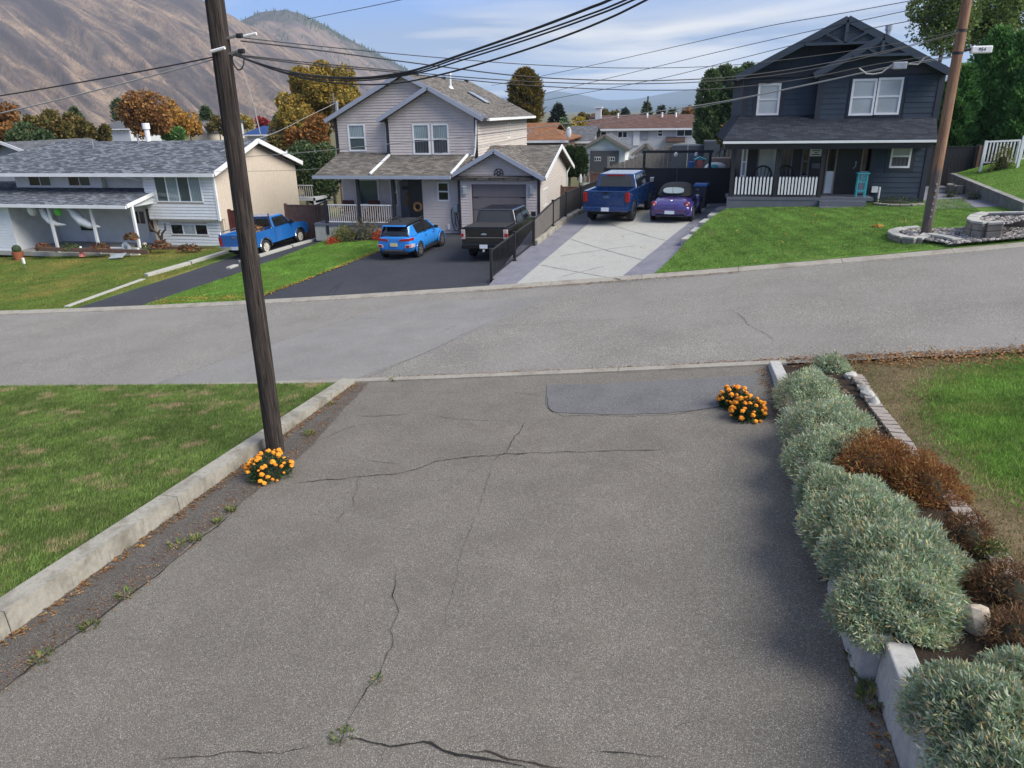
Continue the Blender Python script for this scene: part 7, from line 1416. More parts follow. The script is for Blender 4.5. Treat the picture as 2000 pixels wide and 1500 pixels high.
# marigolds
m_ = NT('bloom_orange'); m_.base(m_.mix(.6, m_.ramp(m_.n('ObjectInfo').outputs['Random'], [(0, (.66, .16, .01)), (.5, (.8, .27, .015)), (1, (.85, .40, .04))]), m_.ramp(m_.noise(m_.coord('Object'), 60, 3), [(.3, (.5, .10, .005)), (.7, (.9, .42, .05))]))).set(.7, spec=.2)
bm = bmesh.new(); bmesh.ops.create_icosphere(bm, subdivisions=2, radius=1)
for v in bm.verts: f_ = 1 + .42 * noise.noise(v.co * 5.5); v.co = Vector((v.co.x * f_, v.co.y * f_, v.co.z * .72 * f_))
BLM = bpy.data.meshes.new('bloom'); bm.to_mesh(BLM); bm.free(); BLM.materials.append(MAT['bloom_orange'])
def marigold(lab, px, py, rx, h, nb, br, zf=zd):
    c = gnd(px, py, zf); t_ = thing('marigold_plant', lab, 'flowers', (c.x, c.y, zf(c.x, c.y)), 0, 'orange marigolds')
    P, N_ = dome(2600, rx * .95, rx * .95, h * .95, .4, .08, 1); D = N_ + rng.normal(0, .6, (2600, 3)); D /= np.linalg.norm(D, axis=1, keepdims=True); V, Fc = kites(P, D, rng.uniform(.04, .08, 2600), rng.uniform(.006, .012, 2600)); tag(link('foliage', nmesh('foliage', V, Fc, 'leaf_marigold'), t_), kind='stuff')
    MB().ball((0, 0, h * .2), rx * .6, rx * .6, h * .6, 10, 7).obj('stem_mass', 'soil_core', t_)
    for i in range(nb):
        u = (i + .5) / nb; a = i * 2.399 + random.uniform(-.8, .8); z_ = .1 + .9 * (1 - u ** .85) + random.uniform(-.07, .07); q = math.sqrt(max(0, 1 - min(1, z_) ** 2)) * 1.05
        o = link('bloom', BLM, t_); o.location = (rx * q * math.cos(a), rx * q * math.sin(a), h * z_ + random.uniform(-.02, .05)); s_ = br * random.uniform(.55, 1.3); o.scale = (s_, s_, s_); o.rotation_euler = (random.uniform(-.6, .6), random.uniform(-.6, .6), a)
marigold('orange marigold clump at the foot of the dark pole', 528, 930, .36, .42, 52, .040)
marigold('orange marigold clump left of a pair near the street end of the driveway', 1433, 792, .27, .34, 38, .038); marigold('orange marigold clump right of a pair touching the bed near the street', 1460, 815, .28, .36, 46, .038)
# shrubs at the beige porch
leafy('leaf_yellowgreen', [(.14, .15, .03), (.22, .21, .05), (.10, .13, .03)], .7, .25); leafy('leaf_dull', [(.05, .07, .03), (.09, .10, .05), (.16, .11, .07), (.22, .17, .12)], .7, .2); leafy('leaf_redflower', [(.4, .05, .03), (.5, .09, .04), (.1, .10, .03)], .7, .2)
for lab, px, py, Y, r_, h, mt in (('yellow green bush before the beige porch railing', 672, 458, 35.7, .75, .8, 'leaf_yellowgreen'), ('dull variegated bush right of the yellow green one at the beige porch', 712, 458, 35.7, .95, 1.05, 'leaf_dull'), ('low red flowering plant beside the blue crossover', 746, 459, 35.6, .55, .4, 'leaf_redflower'), ('low red flowers at the left end of the beige porch bed', 655, 462, 35.5, .4, .3, 'leaf_redflower')):
    p = atY(px, py, Y); mound(lab, px, py, r_, .6, h, 1500, .16, mt, None, name='porch_shrub', grp='shrubs at the beige porch', zf=zA, loc=(p.x, Y, 0))
p = atY(1750, 392, 33.3); mound('low dark green plants along the foot of the charcoal wall', 1750, 392, 1.0, .25, .32, 900, .1, 'bed_green', None, name='bed_plant', cat='plant', grp=None, zf=zB, loc=(p.x, 33.3, 0))
p = atY(1958, 312, 37.0); mound('yellow and green perennial growing through the white railing', 1958, 312, .45, .3, 1.1, 900, .16, 'leaf_yellowgreen', None, name='perennial', cat='plant', grp=None, zf=zup, loc=(p.x, 37.0, 0), dz=-.1)
p = atY(1856, 390, 35.0); mound('small dark plant on the gravel yard behind the tan pole', 1856, 390, .3, .3, .3, 300, .1, 'bed_green', None, name='bed_plant', cat='plant', grp=None, zf=zB, loc=(p.x, 35, 0)); p = atY(1898, 397, 34.0); mound('dark low plant at the base of the grey retaining wall', 1898, 397, .35, .3, .3, 300, .1, 'bed_green', None, name='bed_plant', cat='plant', grp=None, zf=zB, loc=(p.x, 34, 0))
# ================================================================== trees
leafy('tree_rust', [(0.117, 0.047, 0.023), (0.221, 0.095, 0.029), (0.325, 0.149, 0.039), (0.169, 0.108, 0.039), (0.390, 0.203, 0.065)], .7, .3); leafy('tree_gold', [(.30, .15, .03), (.42, .22, .04), (.48, .28, .06), (.25, .14, .05)], .7, .3); leafy('tree_olive', [(.06, .075, .02), (.10, .11, .03), (.17, .14, .04), (.24, .14, .05), (.05, .06, .02)], .7, .3)
leafy('tree_autumn', [(0.138, 0.151, 0.033), (0.248, 0.203, 0.040), (0.358, 0.236, 0.046), (0.454, 0.270, 0.053), (0.179, 0.186, 0.046)], .7, .3); leafy('tree_orange', [(.24, .09, .02), (.32, .13, .03), (.14, .07, .025), (.20, .13, .04)], .7, .3); leafy('tree_dark', [(0.027, 0.053, 0.023), (0.050, 0.084, 0.035), (0.080, 0.120, 0.046), (0.120, 0.150, 0.058)], .6, .2)
leafy('tree_cedar', [(0.062, 0.151, 0.043), (0.101, 0.226, 0.063), (0.145, 0.302, 0.082), (0.200, 0.352, 0.108)], .65, .2); leafy('tree_cedar_old', [(0.070, 0.116, 0.058), (0.103, 0.169, 0.073), (0.138, 0.220, 0.092), (0.230, 0.259, 0.138)], .7, .2); leafy('tree_goldcon', [(.10, .09, .02), (.17, .13, .025), (.22, .15, .03), (.08, .08, .025)], .7, .2); leafy('tree_spruce', [(.03, .045, .035), (.05, .065, .055), (.07, .09, .075)], .7, .15); leafy('tree_lime', [(.10, .17, .04), (.15, .22, .06), (.20, .26, .08), (.07, .12, .03)], .6, .35); leafy('tree_red', [(.3, .03, .04), (.4, .06, .06), (.22, .03, .03)], .7, .25); leafy('tree_yellow', [(.35, .25, .04), (.45, .33, .06), (.22, .2, .05)], .7, .3)
def tree(lab, px, ptop, pbot, hw, Y, mat, shape='round', n=5000, leaf=.3, trunk=True, name='tree', grp='trees behind the houses', bark='bark_grey', zbase=None, dens=1.0, mat2=None, flat=.9):
    top = atY(px, ptop, Y); bot = atY(px, pbot, Y); rx = (atY(px + hw, ptop, Y) - atY(px - hw, ptop, Y)).length / 2; g_ = zt(bot.x, Y) + .4 if zbase is None else zbase
    t_ = thing(name, lab, 'tree', (bot.x, Y, g_), 0, grp); z0 = bot.z - g_; z1 = top.z - g_; H_ = z1 - z0; ry = rx * flat
    if shape == 'round':
        k = max(14, int(H_ * 5)); C_ = []
        for i in range(k):
            d = Vector((random.gauss(0, 1), random.gauss(0, 1), random.gauss(0, 1))).normalized() * random.uniform(.35, .82); C_.append((d.x * rx, d.y * ry, z0 + H_ * (.5 + d.z * .5), random.uniform(.26, .44) * min(rx, H_ / 2)))
        C_ = np.array(C_); idx = rng.integers(0, k, n); d = rng.normal(0, 1, (n, 3)); d /= np.linalg.norm(d, axis=1, keepdims=True); d *= rng.uniform(.55, 1.1, n)[:, None] ** .5; P = C_[idx, :3] + d * C_[idx, 3:4]; N_ = d
    else:
        u = rng.uniform(0, 1, n) ** (1.25 if shape == 'cone' else 1.0); a = rng.uniform(0, 6.283, n)
        pr = (1 - u) ** .75 * (1 - .25 * np.exp(-u * 12)) if shape == 'cone' else np.clip((1 - u) * 3.2, 0, 1) ** .55 * np.clip(.62 + u * 3, 0, 1)
        lump = 1 + .18 * np.sin(a * 5 + u * 23 + random.random() * 6) + .12 * np.sin(a * 9 - u * 41); q = rng.uniform(.72, 1.04, n) * pr * lump; P = np.stack([np.cos(a) * q * rx, np.sin(a) * q * ry, z0 + u * H_], 1); N_ = np.stack([np.cos(a), np.sin(a), np.full(n, .9 if shape != 'cone' else -.1)], 1)
    D = N_ * (.5 if shape == 'round' else .8) + rng.normal(0, .7 if shape == 'round' else .35, (n, 3)); D /= np.linalg.norm(D, axis=1, keepdims=True) + 1e-9
    V, Fc = kites(P, D, rng.uniform(.6, 1.3, n) * leaf, rng.uniform(.28, .5, n) * leaf * (1 if shape == 'round' else .5)); cr = tag(link('crown', nmesh('crown', V, Fc, mat), t_), kind='stuff')
    if shape != 'round':
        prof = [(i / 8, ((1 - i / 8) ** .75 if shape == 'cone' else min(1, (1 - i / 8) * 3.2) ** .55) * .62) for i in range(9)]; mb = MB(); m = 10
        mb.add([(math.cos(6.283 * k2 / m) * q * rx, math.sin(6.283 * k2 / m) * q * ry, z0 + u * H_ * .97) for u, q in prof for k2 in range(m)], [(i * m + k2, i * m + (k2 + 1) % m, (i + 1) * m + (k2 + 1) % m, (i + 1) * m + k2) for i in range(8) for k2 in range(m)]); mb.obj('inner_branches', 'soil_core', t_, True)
    if trunk:
        tr_ = max(.08, H_ * .022); mb = MB().tube([(0, 0, -.3), (.03, 0, max(.5, z0)), (0, .05, z0 + H_ * .45), (0, 0, z0 + H_ * .8)], [tr_ * 1.25, tr_, tr_ * .6, tr_ * .2], 8); tk = mb.obj('trunk', bark, t_, True)
        if shape == 'round':
            for i in range(7): c = C_[i % len(C_)]; MB().tube([(0, 0, z0 + H_ * random.uniform(.1, .4)), (c[0] * .5, c[1] * .5, (z0 + H_ * .3 + c[2]) / 2), (c[0] * .95, c[1] * .95, c[2])], [tr_ * .45, tr_ * .28, tr_ * .1], 5).obj('limb', bark, tk)
    return t_
for a in (('rust coloured rounded tree above the white house flue', 288, 176, 274, 44, 78, 'tree_rust', 'round', 6500, .36), ('golden orange tree right of the rust tree', 345, 196, 270, 34, 88, 'tree_gold', 'round', 4500, .36), ('rust and orange tree at the left frame edge', 18, 208, 300, 46, 62, 'tree_rust', 'round', 5500, .32), ('olive green tree left of the grey rooftop behind the white house', 100, 216, 290, 42, 66, 'tree_olive', 'round', 6000, .32), ('olive and yellow tree in the middle of the row behind the white house', 150, 222, 290, 40, 70, 'tree_olive', 'round', 5500, .32), ('low olive tree against the distant grey rooftop', 192, 240, 290, 34, 72, 'tree_olive', 'round', 4500, .32), ('green tree low at the left edge behind the neighbour gable', 60, 240, 300, 40, 58, 'tree_dark', 'round', 4000, .3),
    ('tall amber tree rising behind the beige house gable', 640, 113, 250, 66, 72, 'tree_autumn', 'round', 20000, .30), ('broad amber shoulder tree left of the tall amber one', 590, 175, 300, 50, 68, 'tree_autumn', 'round', 13000, .28), ('orange tree in front of the tall amber tree', 612, 218, 320, 62, 58, 'tree_orange', 'round', 8000, .26), ('dark green rounded tree between white and beige houses', 622, 258, 400, 56, 49, 'tree_dark', 'round', 11000, .2), ('amber tree crown directly left of the beige roof', 690, 160, 290, 32, 66, 'tree_autumn', 'round', 5000, .3),
    ('red tree beyond the blue roof', 515, 228, 252, 15, 130, 'tree_red', 'round', 1600, .4), ('yellow tree beside the red tree beyond the blue roof', 482, 224, 252, 22, 132, 'tree_yellow', 'round', 1800, .4), ('olive tree partly behind the dark pole', 430, 228, 268, 22, 100, 'tree_olive', 'round', 2200, .36), ('small orange tree left of the dark pole', 372, 228, 268, 24, 95, 'tree_gold', 'round', 2400, .36), ('olive trees low behind the blue roof', 545, 262, 300, 26, 60, 'tree_olive', 'round', 2600, .24),
    ('yellow tree left of the brown roofed house', 1130, 230, 262, 20, 100, 'tree_yellow', 'round', 2000, .34), ('olive tree left of the brown roof chimney', 1148, 214, 250, 28, 112, 'tree_olive', 'round', 2500, .36), ('bare brownish tree below the far spruce', 1102, 232, 282, 22, 92, 'tree_cedar_old', 'round', 1200, .3), ('leafy lime green tree at the top right behind the dark roof', 1835, -60, 118, 78, 58, 'tree_lime', 'round', 8000, .2), ('lime green tree above the cedar hedge behind the tan pole', 1945, -80, 110, 85, 60, 'tree_lime', 'round', 11000, .2), ('green shrubby tree below the grey cedars', 1425, 238, 290, 22, 47, 'tree_olive', 'round', 1800, .2), ('yellowing bush beside the white railing at the right edge', 1992, 236, 275, 22, 41, 'tree_yellow', 'round', 1000, .16),
    ('bare brown treetops right of the far spruces', 1345, 208, 240, 22, 160, 'tree_rust', 'round', 1200, .5), ('olive tree at the left of the horizon row behind the brown roof', 1190, 214, 240, 26, 140, 'tree_olive', 'round', 1600, .45)): tree(*a)
for a in (('golden narrow conifer right of the beige roof', 1027, 137, 245, 27, 86, 'tree_goldcon', 'column', 6500, .5), ('blue grey spruce beyond the orange roof', 1090, 204, 262, 20, 100, 'tree_spruce', 'cone', 2600, .5), ('dark conifer at the left between the olive trees', 152, 209, 250, 14, 112, 'tree_dark', 'cone', 1200, .6), ('slim dark conifer left of the rust tree', 240, 196, 250, 11, 120, 'tree_dark', 'column', 1000, .6), ('dark conifer just left of the dark pole', 408, 208, 262, 18, 112, 'tree_dark', 'cone', 1500, .6), ('dark conifer beside the red tree', 548, 222, 262, 18, 110, 'tree_dark', 'cone', 1300, .55),
    ('grey green cedar, leftmost of the tall group beside the dark house', 1380, 142, 285, 22, 52, 'tree_cedar_old', 'column', 5200, .32), ('grey green cedar, second of the tall group beside the dark house', 1404, 132, 285, 22, 53, 'tree_cedar_old', 'column', 5200, .32), ('grey green cedar, third of the tall group beside the dark house', 1428, 138, 285, 21, 52, 'tree_cedar_old', 'column', 5000, .32), ('grey green cedar, rightmost of the group touching the dark house', 1447, 128, 285, 20, 54, 'tree_cedar_old', 'column', 4500, .32),
    ('dark green cedar left of the tan pole beside the dark house', 1848, 132, 330, 34, 42, 'tree_cedar', 'column', 8000, .3), ('tall dark green cedar right of the tan pole', 1900, 60, 335, 42, 42.5, 'tree_cedar', 'column', 12000, .3), ('tallest dark green cedar of the hedge at the right', 1945, 70, 320, 40, 42, 'tree_cedar', 'column', 11000, .3), ('dark green cedar at the right end of the hedge', 1972, 130, 318, 26, 41, 'tree_cedar', 'column', 6000, .28),
    ('small far spruce over the left of the brown roof', 1220, 212, 245, 11, 150, 'tree_spruce', 'cone', 700, .7), ('tall thin spruce with mast over the brown roof', 1262, 200, 245, 12, 150, 'tree_dark', 'cone', 800, .7), ('far spruce right of the thin mast spruce', 1290, 206, 245, 10, 155, 'tree_spruce', 'cone', 600, .7), ('far spruce over the right of the brown roof', 1312, 212, 245, 12, 150, 'tree_dark', 'cone', 600, .7), ('dark cedar hedge clump beside the grey shed, left one', 1112, 286, 346, 13, 56, 'tree_dark', 'column', 3200, .2), ('dark cedar hedge clump beside the grey shed, right one', 1132, 288, 346, 13, 56, 'tree_dark', 'column', 3200, .2), ('clipped dark cedar behind the white house flue, left', 330, 252, 275, 8, 80, 'tree_cedar', 'column', 700, .4), ('clipped dark cedar behind the white house flue, right', 350, 251, 275, 9, 80, 'tree_cedar', 'column', 700, .4)): tree(*a, grp='conifers behind the houses')
# ================================================================== background buildings
simple('wall_far_white', (.50, .52, .54), .7, .08); simple('wall_far_grey', (.30, .31, .33), .7, .08); simple('wall_far_cream', (.5, .45, .38), .7, .08); simple('wall_far_brown', (.16, .11, .09), .8, .1); simple('shed_door', (.10, .095, .105), .7, .1)
def bhouse(name, lab, Y, x0, x1, pe, pb, prg, depth, wall, roof, kind='side', wins=(), over=.4, cat='house', hip=0):
    a, b = atY(x0, pe, Y), atY(x1, pe, Y); ez = (a.z + b.z) / 2; bz_ = min(atY((x0 + x1) / 2, pb, Y).z, ez - 1.8); cx = (a.x + b.x) / 2; h_ = wthing(name, lab, cat, (cx, Y + depth / 2, bz_)); wl_ = MB()
    if kind == 'side':
        Yr = Y + depth / 2; rzz = atY((x0 + x1) / 2, prg, Yr).z; wl_.box(a.x, b.x, Y, Y + depth, bz_ - 1, ez).prism([(Y, ez), (Y + depth, ez), (Yr, rzz - .1)], b.x - .1, b.x, 'x').prism([(Y, ez), (Y + depth, ez), (Yr, rzz - .1)], a.x, a.x + .1, 'x').obj('wall', wall, h_)
        r_ = MB(); slab(r_, (a.x - over, Y - over, ez), (b.x + over, Y - over, ez), (b.x + over - hip, Yr, rzz), (a.x - over + hip, Yr, rzz)); slab(r_, (b.x + over, Y + depth + over, ez), (a.x - over, Y + depth + over, ez), (a.x - over + hip, Yr, rzz), (b.x + over - hip, Yr, rzz))
        if hip: slab(r_, (b.x + over, Y - over, ez), (b.x + over, Y + depth + over, ez), (b.x + over - hip, Yr, rzz), (b.x + over - hip, Yr, rzz)); slab(r_, (a.x - over, Y + depth + over, ez), (a.x - over, Y - over, ez), (a.x - over + hip, Yr, rzz), (a.x - over + hip, Yr, rzz))
        ro = r_.obj('roof', roof, h_); MB().box(a.x - over, b.x + over, Y - over - .1, Y - over - .01, ez - .22, ez - .03).obj('gutter', 'trim_white', ro)
    else:
        rzz = atY((x0 + x1) / 2, prg, Y).z; wl_.prism([(a.x, bz_ - 1), (b.x, bz_ - 1), (b.x, ez), (cx, rzz - .15), (a.x, ez)], Y, Y + depth).obj('wall', wall, h_); sl_ = (rzz - ez) / (b.x - cx); r_ = MB()
        slab(r_, (a.x - over, Y + depth, ez - over * sl_), (a.x - over, Y - over, ez - over * sl_), (cx, Y - over, rzz), (cx, Y + depth, rzz)); slab(r_, (b.x + over, Y - over, ez - over * sl_), (b.x + over, Y + depth, ez - over * sl_), (cx, Y + depth, rzz), (cx, Y - over, rzz)); ro = r_.obj('roof', roof, h_)
        for s_ in (-1, 1): e = a.x - over if s_ < 0 else b.x + over; MB().bar((e, Y - over - .03, ez - over * sl_ - .05), (cx, Y - over - .03, rzz - .05), .06, .22).obj('barge_board', 'trim_white' if name != 'garden_shed' else 'wood_grey', ro)
    for w in wins: win(h_, front(Y), *wp(*w[:4], Y), w[4] if len(w) > 4 else 'split2', 'trim_white', (w[5],) if len(w) > 5 else ('glass_dark',), .09)
    return h_, ro, ez, rzz
hb, ro, ez_, rz2 = bhouse('brown_roof_house', 'long pale two storey house with brown shingle roof behind the black gate', 78, 1150, 1362, 250, 305, 224, 9, 'wall_far_white', 'roof_brown', 'side', ((1161, 256, 1186, 272), (1206, 256, 1226, 270), (1284, 252, 1295, 267, 'hung'), (1321, 249, 1353, 267, 'split2', 'glass_teal')))
d_ = wp(1237, 256, 1249, 284, 78); bxm(MB(), front(78), *d_, 0, .1).obj('door', 'trim_white', hb); d_ = wp(1253, 257, 1266, 272, 78); bxm(MB(), front(78), *d_, 0, .1).obj('sun_shade', 'wall_far_grey', hb)
c = atY(1166, 224, 80); ch = MB().box(c.x - .3, c.x + .3, 81, 81.7, rz2 - 1, rz2 + .75).obj('chimney', 'wall_far_white', ro); MB().box(c.x - .42, c.x + .42, 80.9, 81.8, rz2 + .75, rz2 + .85).obj('chimney_cap', 'trim_white', ch)
for px in (1207, 1264, 1293, 1320): c = atY(px, 226, 81.5); MB().tube([(c.x, 81.5, rz2 - .6), (c.x, 81.5, rz2 + .2)], .12, 6).obj('roof_vent', 'trim_white', ro)
c = atY(1262, 215, 81); MB().tube([(c.x, 84, rz2 - 2), (c.x, 84, atY(1262, 188, 84).z)], .09, 6).obj('mast', 'trim_black', hb)
aw = wp(1300, 270, 1338, 278, 76.5); MB().hexa([(aw[0], 76, aw[2]), (aw[1], 76, aw[2]), (aw[1], 78, aw[3]), (aw[0], 78, aw[3])], [(aw[0], 76, aw[2] + .1), (aw[1], 76, aw[2] + .1), (aw[1], 78, aw[3] + .1), (aw[0], 78, aw[3] + .1)]).obj('awning', 'roof_brown', hb)
bhouse('orange_roof_house', 'low house with orange brown roof right of the beige upper wall', 64, 1020, 1098, 273, 300, 250, 8, 'wall_far_brown', 'roof_orange', 'side', (), .6, hip=2.0); bhouse('orange_roof_house', 'upper orange brown roof tier behind the low orange roof', 70, 1012, 1072, 258, 290, 240, 7, 'wall_far_brown', 'roof_orange', 'side', (), .5)
bhouse('grey_roof_house', 'small house with grey blue roof between orange and brown roofs', 72, 1108, 1152, 275, 300, 246, 8, 'wall_far_grey', 'roof_grey', 'side', ((1122, 276, 1136, 284),), .4)
sat = atY(1111, 260, 63); so = thing('satellite_dish', 'white satellite dish standing at the orange roof corner', 'dish', (sat.x, 63, sat.z - 1.2)); MB().tube([(0, 0, 0), (0, 0, 1.2)], .04, 6).obj('mast', 'steel', so); MB().ball((0, -.1, 1.25), .22, .05, .45, 14, 8).obj('dish', 'trim_white', so, True)
sh_, ro, e2, z2 = bhouse('garden_shed', 'grey lap sided shed with dark double doors behind the beige garage', 58, 1141, 1221, 287, 345, 263, 5, 'siding_white', 'roof_grey', 'gable', (), .35, 'shed')
siding(sh_, 'siding_white', front(58), wz(58, 1180, 344), e2, lambda z: (wx(58, 1141, 300), wx(58, 1221, 300)), .2, [wp(1152, 292, 1209, 350, 58)])
for i, (p, q) in enumerate(((1153, 1180.5), (1181.5, 1208))):
    d_ = wp(p, 294, q, 343, 58); dd = bxm(MB(), front(58), *d_, 0, .08).obj('shed_door', 'shed_door', sh_); k = wp((1161, 1188)[i], 306, (1174, 1201)[i], 314.5, 58); bxm(MB(), front(58), *k, .08, .1).obj('window_frame', 'trim_white', dd)
    for j in range(3): u = k[0] + (k[1] - k[0]) * (j + .18) / 3; bxm(MB(), front(58), u, u + (k[1] - k[0]) * .2, k[2] + .06, k[3] - .06, .1, .11).obj('pane', 'glass_dark', dd)
bhouse('garden_shed', 'small low grey shed right of the dark doored shed', 62, 1240, 1282, 297, 325, 280, 4, 'wall_far_grey', 'roof_grey', 'gable', (), .25, 'shed')
fl = boardfence('wooden_fence', 'weathered grey plank fence with sloping top behind the black gate', (wx(50, 1188, 320), 50, wz(50, 1250, 340)), (wx(50, 1312, 320), 50, wz(50, 1250, 340)), 1, 15, 'wood_grey', top=lambda t: (wz(50, 1250, 326 - 39 * min(1, t * 1.15)) - wz(50, 1250, 340)))
sb_ = wthing('storage_shed', 'dark slate blue panelled shed behind the black gate, left of the porch', 'shed', (wx(49, 1370, 320), 50, wz(49, 1370, 345)))
for i, (p, q, t_) in enumerate(((1311, 1342, 284), (1342, 1373, 284), (1373, 1405, 276), (1405, 1442, 276))): a = wp(p, t_, q, 345, 49 - .4 * (i > 1)); MB().box(a[0] + .02, a[1] - .02, 49 - .4 * (i > 1), 51, a[2], a[3]).obj('wall_panel', 'slate_panel', sb_)
pw_ = wthing('playhouse', 'tan and blue plastic playhouse with red arch in the yard behind the gate', 'playhouse', (wx(44, 1358, 326), 44, wz(44, 1358, 340))); a = wp(1357, 303, 1377, 335, 44); MB().box(a[0], a[1], 44, 44.8, a[2] - .4, a[3] - .25).obj('wall', 'wood_tan', pw_, bevel=.05); MB().prism([(a[0] - .05, a[3] - .25), (a[1] + .05, a[3] - .25), ((a[0] + a[1]) / 2, a[3] - .1)], 43.95, 44.85).obj('roof', 'teal_paint', pw_); MB().ball(((a[0] + a[1]) / 2, 43.98, (a[2] + a[3]) / 2 + .05), .17, .03, .32, 10, 8).obj('arch', 'pink_cone', pw_); b = wp(1344, 316, 1354, 335, 43.8); MB().box(b[0], b[1], 43.8, 44.2, b[2] - .4, b[3]).obj('slide', 'bin_blue', pw_, bevel=.04); MB().tube([(b[0], 43.8, b[3]), (b[0] + .05, 43.8, b[3] + .4), (b[1], 43.8, b[3] + .4), (b[1], 43.8, b[3])], .03, 6).obj('slide_rail', 'bin_blue', pw_)
pl_ = wthing('inflatable_pool', 'white and cyan inflatable pool heaped behind the black gate', 'pool', (wx(43, 1400, 326), 43, wz(43, 1400, 332))); q = atY(1398, 324, 43); MB().ball((q.x, 43, q.z - .1), .62, .5, .3, 12, 8).obj('ring', 'trim_white', pl_, True); MB().ball((q.x - .1, 42.75, q.z - .12), .4, .3, .25, 12, 8).obj('cover', 'teal_paint', pl_, True); MB().box(q.x - .3, q.x + 1.5, 43.6, 44.4, q.z - .4, q.z + .38).obj('side_wall', 'wood_tan', pl_, bevel=.06)
tag(loft('lawn_back', seg((-9, 47), (3, 47), 6), seg((-11, 57.5), (0, 57.5), 6), 4, lambda x, y: -1.75 - .03 * (y - 47), 'lawn_strip'), kind='structure')
a, b = atY(1096, 366, 43.5), atY(1147, 371, 43.5); boardfence('wooden_fence', 'low reddish brown board fence behind the beige garage', (a.x, 43.5, a.z - .9), (b.x + .6, 43.5, a.z - .9), .9, 10, 'wood_brown'); a, b = atY(1155, 336, 46), atY(1182, 340, 46); boardfence('wooden_fence', 'short reddish board fence end left of the dark blue pickup roof', (a.x, 46, a.z - 1.6), (b.x, 46, a.z - 1.6), 1.5, 5, 'wood_brown')
gpl = wthing('garden_ornaments', 'group of small stone garden figures in front of the shed', 'ornament', (wx(55, 1144, 340), 55, wz(55, 1144, 346)))
for i, px in enumerate((1134, 1141, 1148)): q = atY(px, 348, 55); MB().tube([(q.x, 55, q.z - .3), (q.x, 55, q.z + .1), (q.x, 55, q.z + .3)], [.12, .1, .04], 7).obj('figure', ('trim_white', 'stone_block', 'wood_brown')[i], gpl)
bhouse('neighbour_house', 'dark grey gabled neighbour house with white barge boards at the left edge', 46, -30, 68, 298, 330, 277, 8, 'wall_far_grey', 'roof_grey', 'gable', (), .5)
bhouse('far_house', 'distant grey roofed house left of the rust tree', 105, 196, 252, 251, 262, 236, 9, 'wall_far_white', 'roof_grey', 'side', ((218, 251, 226, 257), (232, 251, 246, 257))); bhouse('far_house', 'distant white gabled house just left of the dark pole', 100, 382, 402, 252, 272, 236, 8, 'wall_far_cream', 'roof_grey', 'gable'); bhouse('far_house', 'distant pale house partly behind the dark pole', 120, 388, 418, 240, 262, 228, 9, 'wall_far_white', 'roof_slate', 'side'); bhouse('blue_roof_building', 'distant building with bright blue roof left of the amber trees', 95, 482, 540, 262, 280, 246, 10, 'wall_far_white', 'roof_blue', 'side')
bhouse('white_house_far', 'white house with upper balcony cut off by the right frame edge', 52, 1975, 2120, 165, 300, 120, 9, 'wall_far_white', 'roof_grey', 'side', ((1984, 186, 2030, 204),)); a, b = atY(1978, 232, 50.5), atY(2060, 232, 50.5); bal = wthing('balcony', 'white railed balcony of the far right house above the hedge', 'balcony', (a.x + 1, 50.5, a.z)); MB().box(a.x, b.x, 50.4, 52, a.z - .2, a.z).obj('floor', 'trim_white', bal); railing(bal, (a.x, 50.5, a.z), (b.x, 50.5, a.z), .95, 16, ('trim_white', 'trim_white'), .08, .05)
fpo = atY(655, 240, 62); po = thing('utility_pole', 'small far utility pole with insulators left of the beige gable', 'pole', (fpo.x, 62, zt(fpo.x, 62) + .3)); MB().tube([(0, 0, 0), (0, 0, atY(655, 182, 62).z - po.location.z)], [.16, .11], 8).obj('shaft', 'pole_grey', po); hz = atY(655, 190, 62).z - po.location.z; MB().box(-.5, .5, -.06, .06, hz - .5, hz - .38).obj('crossarm', 'pole_grey', po); MB().tube([(.38, -.2, hz - 1.2), (.38, -.2, hz - .3)], .14, 8).obj('transformer', 'steel', po)
# ================================================================== hills and haze
def hillmat(name, c1, c2, gully, fs, forest=None):
    m = NT(name); vec = m.coord('UV')
    c = m.ramp(m.noise(m.coord('UV', (5, 7, 1)), 1, 6, .6), [(.3, c1), (.7, c2)])
    rt_ = m.n('Mapping'); rt_.inputs['Rotation'].default_value = (0, 0, R(50)); m.l(vec, rt_.inputs[0]); sh = m.n('Mapping'); sh.inputs['Scale'].default_value = (3.0, 17, 1); m.l(rt_.outputs[0], sh.inputs[0])
    c = m.mix(m.ramp(m.noise(sh.outputs[0], 1.0, 7, .68, 1.2), [(.42, 0.0), (.58, .8)]), c, gully)
    s2_ = m.n('Mapping'); s2_.inputs['Scale'].default_value = (1.6, 5, 1); m.l(rt_.outputs[0], s2_.inputs[0])
    c = m.mix(m.ramp(m.noise(s2_.outputs[0], 1.0, 6, .62, .8), [(.45, 0.0), (.58, .85)]), c, gully)
    c = m.mix(m.ramp(m.noise(m.coord('UV', (55, 90, 1)), 1, 6, .8), [(.5, 0.0), (.62, .75)]), c, sc(gully, .8))
    if forest: 
        sp = m.n('SeparateXYZ'); m.l(vec, sp.inputs[0]); f1 = m.mix(.5, sp.outputs[1], m.noise(m.coord('UV', (6, 10, 1)), 1, 5, .7))
        c = m.mix(m.ramp(f1, [(forest[1], 0.0), (forest[1] + .12, .9)]), c, forest[0])
    m.base(c).set(.95, spec=.1)
hillmat('hill_tan', (.235, .165, .122), (.32, .235, .16), (.068, .06, .064), 4); hillmat('hill_tan2', (.20, .145, .11), (.26, .19, .14), (.09, .075, .075), 4, ((.035, .042, .03), .66)); hillmat('hill_blue', (.05, .07, .07), (.08, .10, .09), (.04, .055, .06), 4)
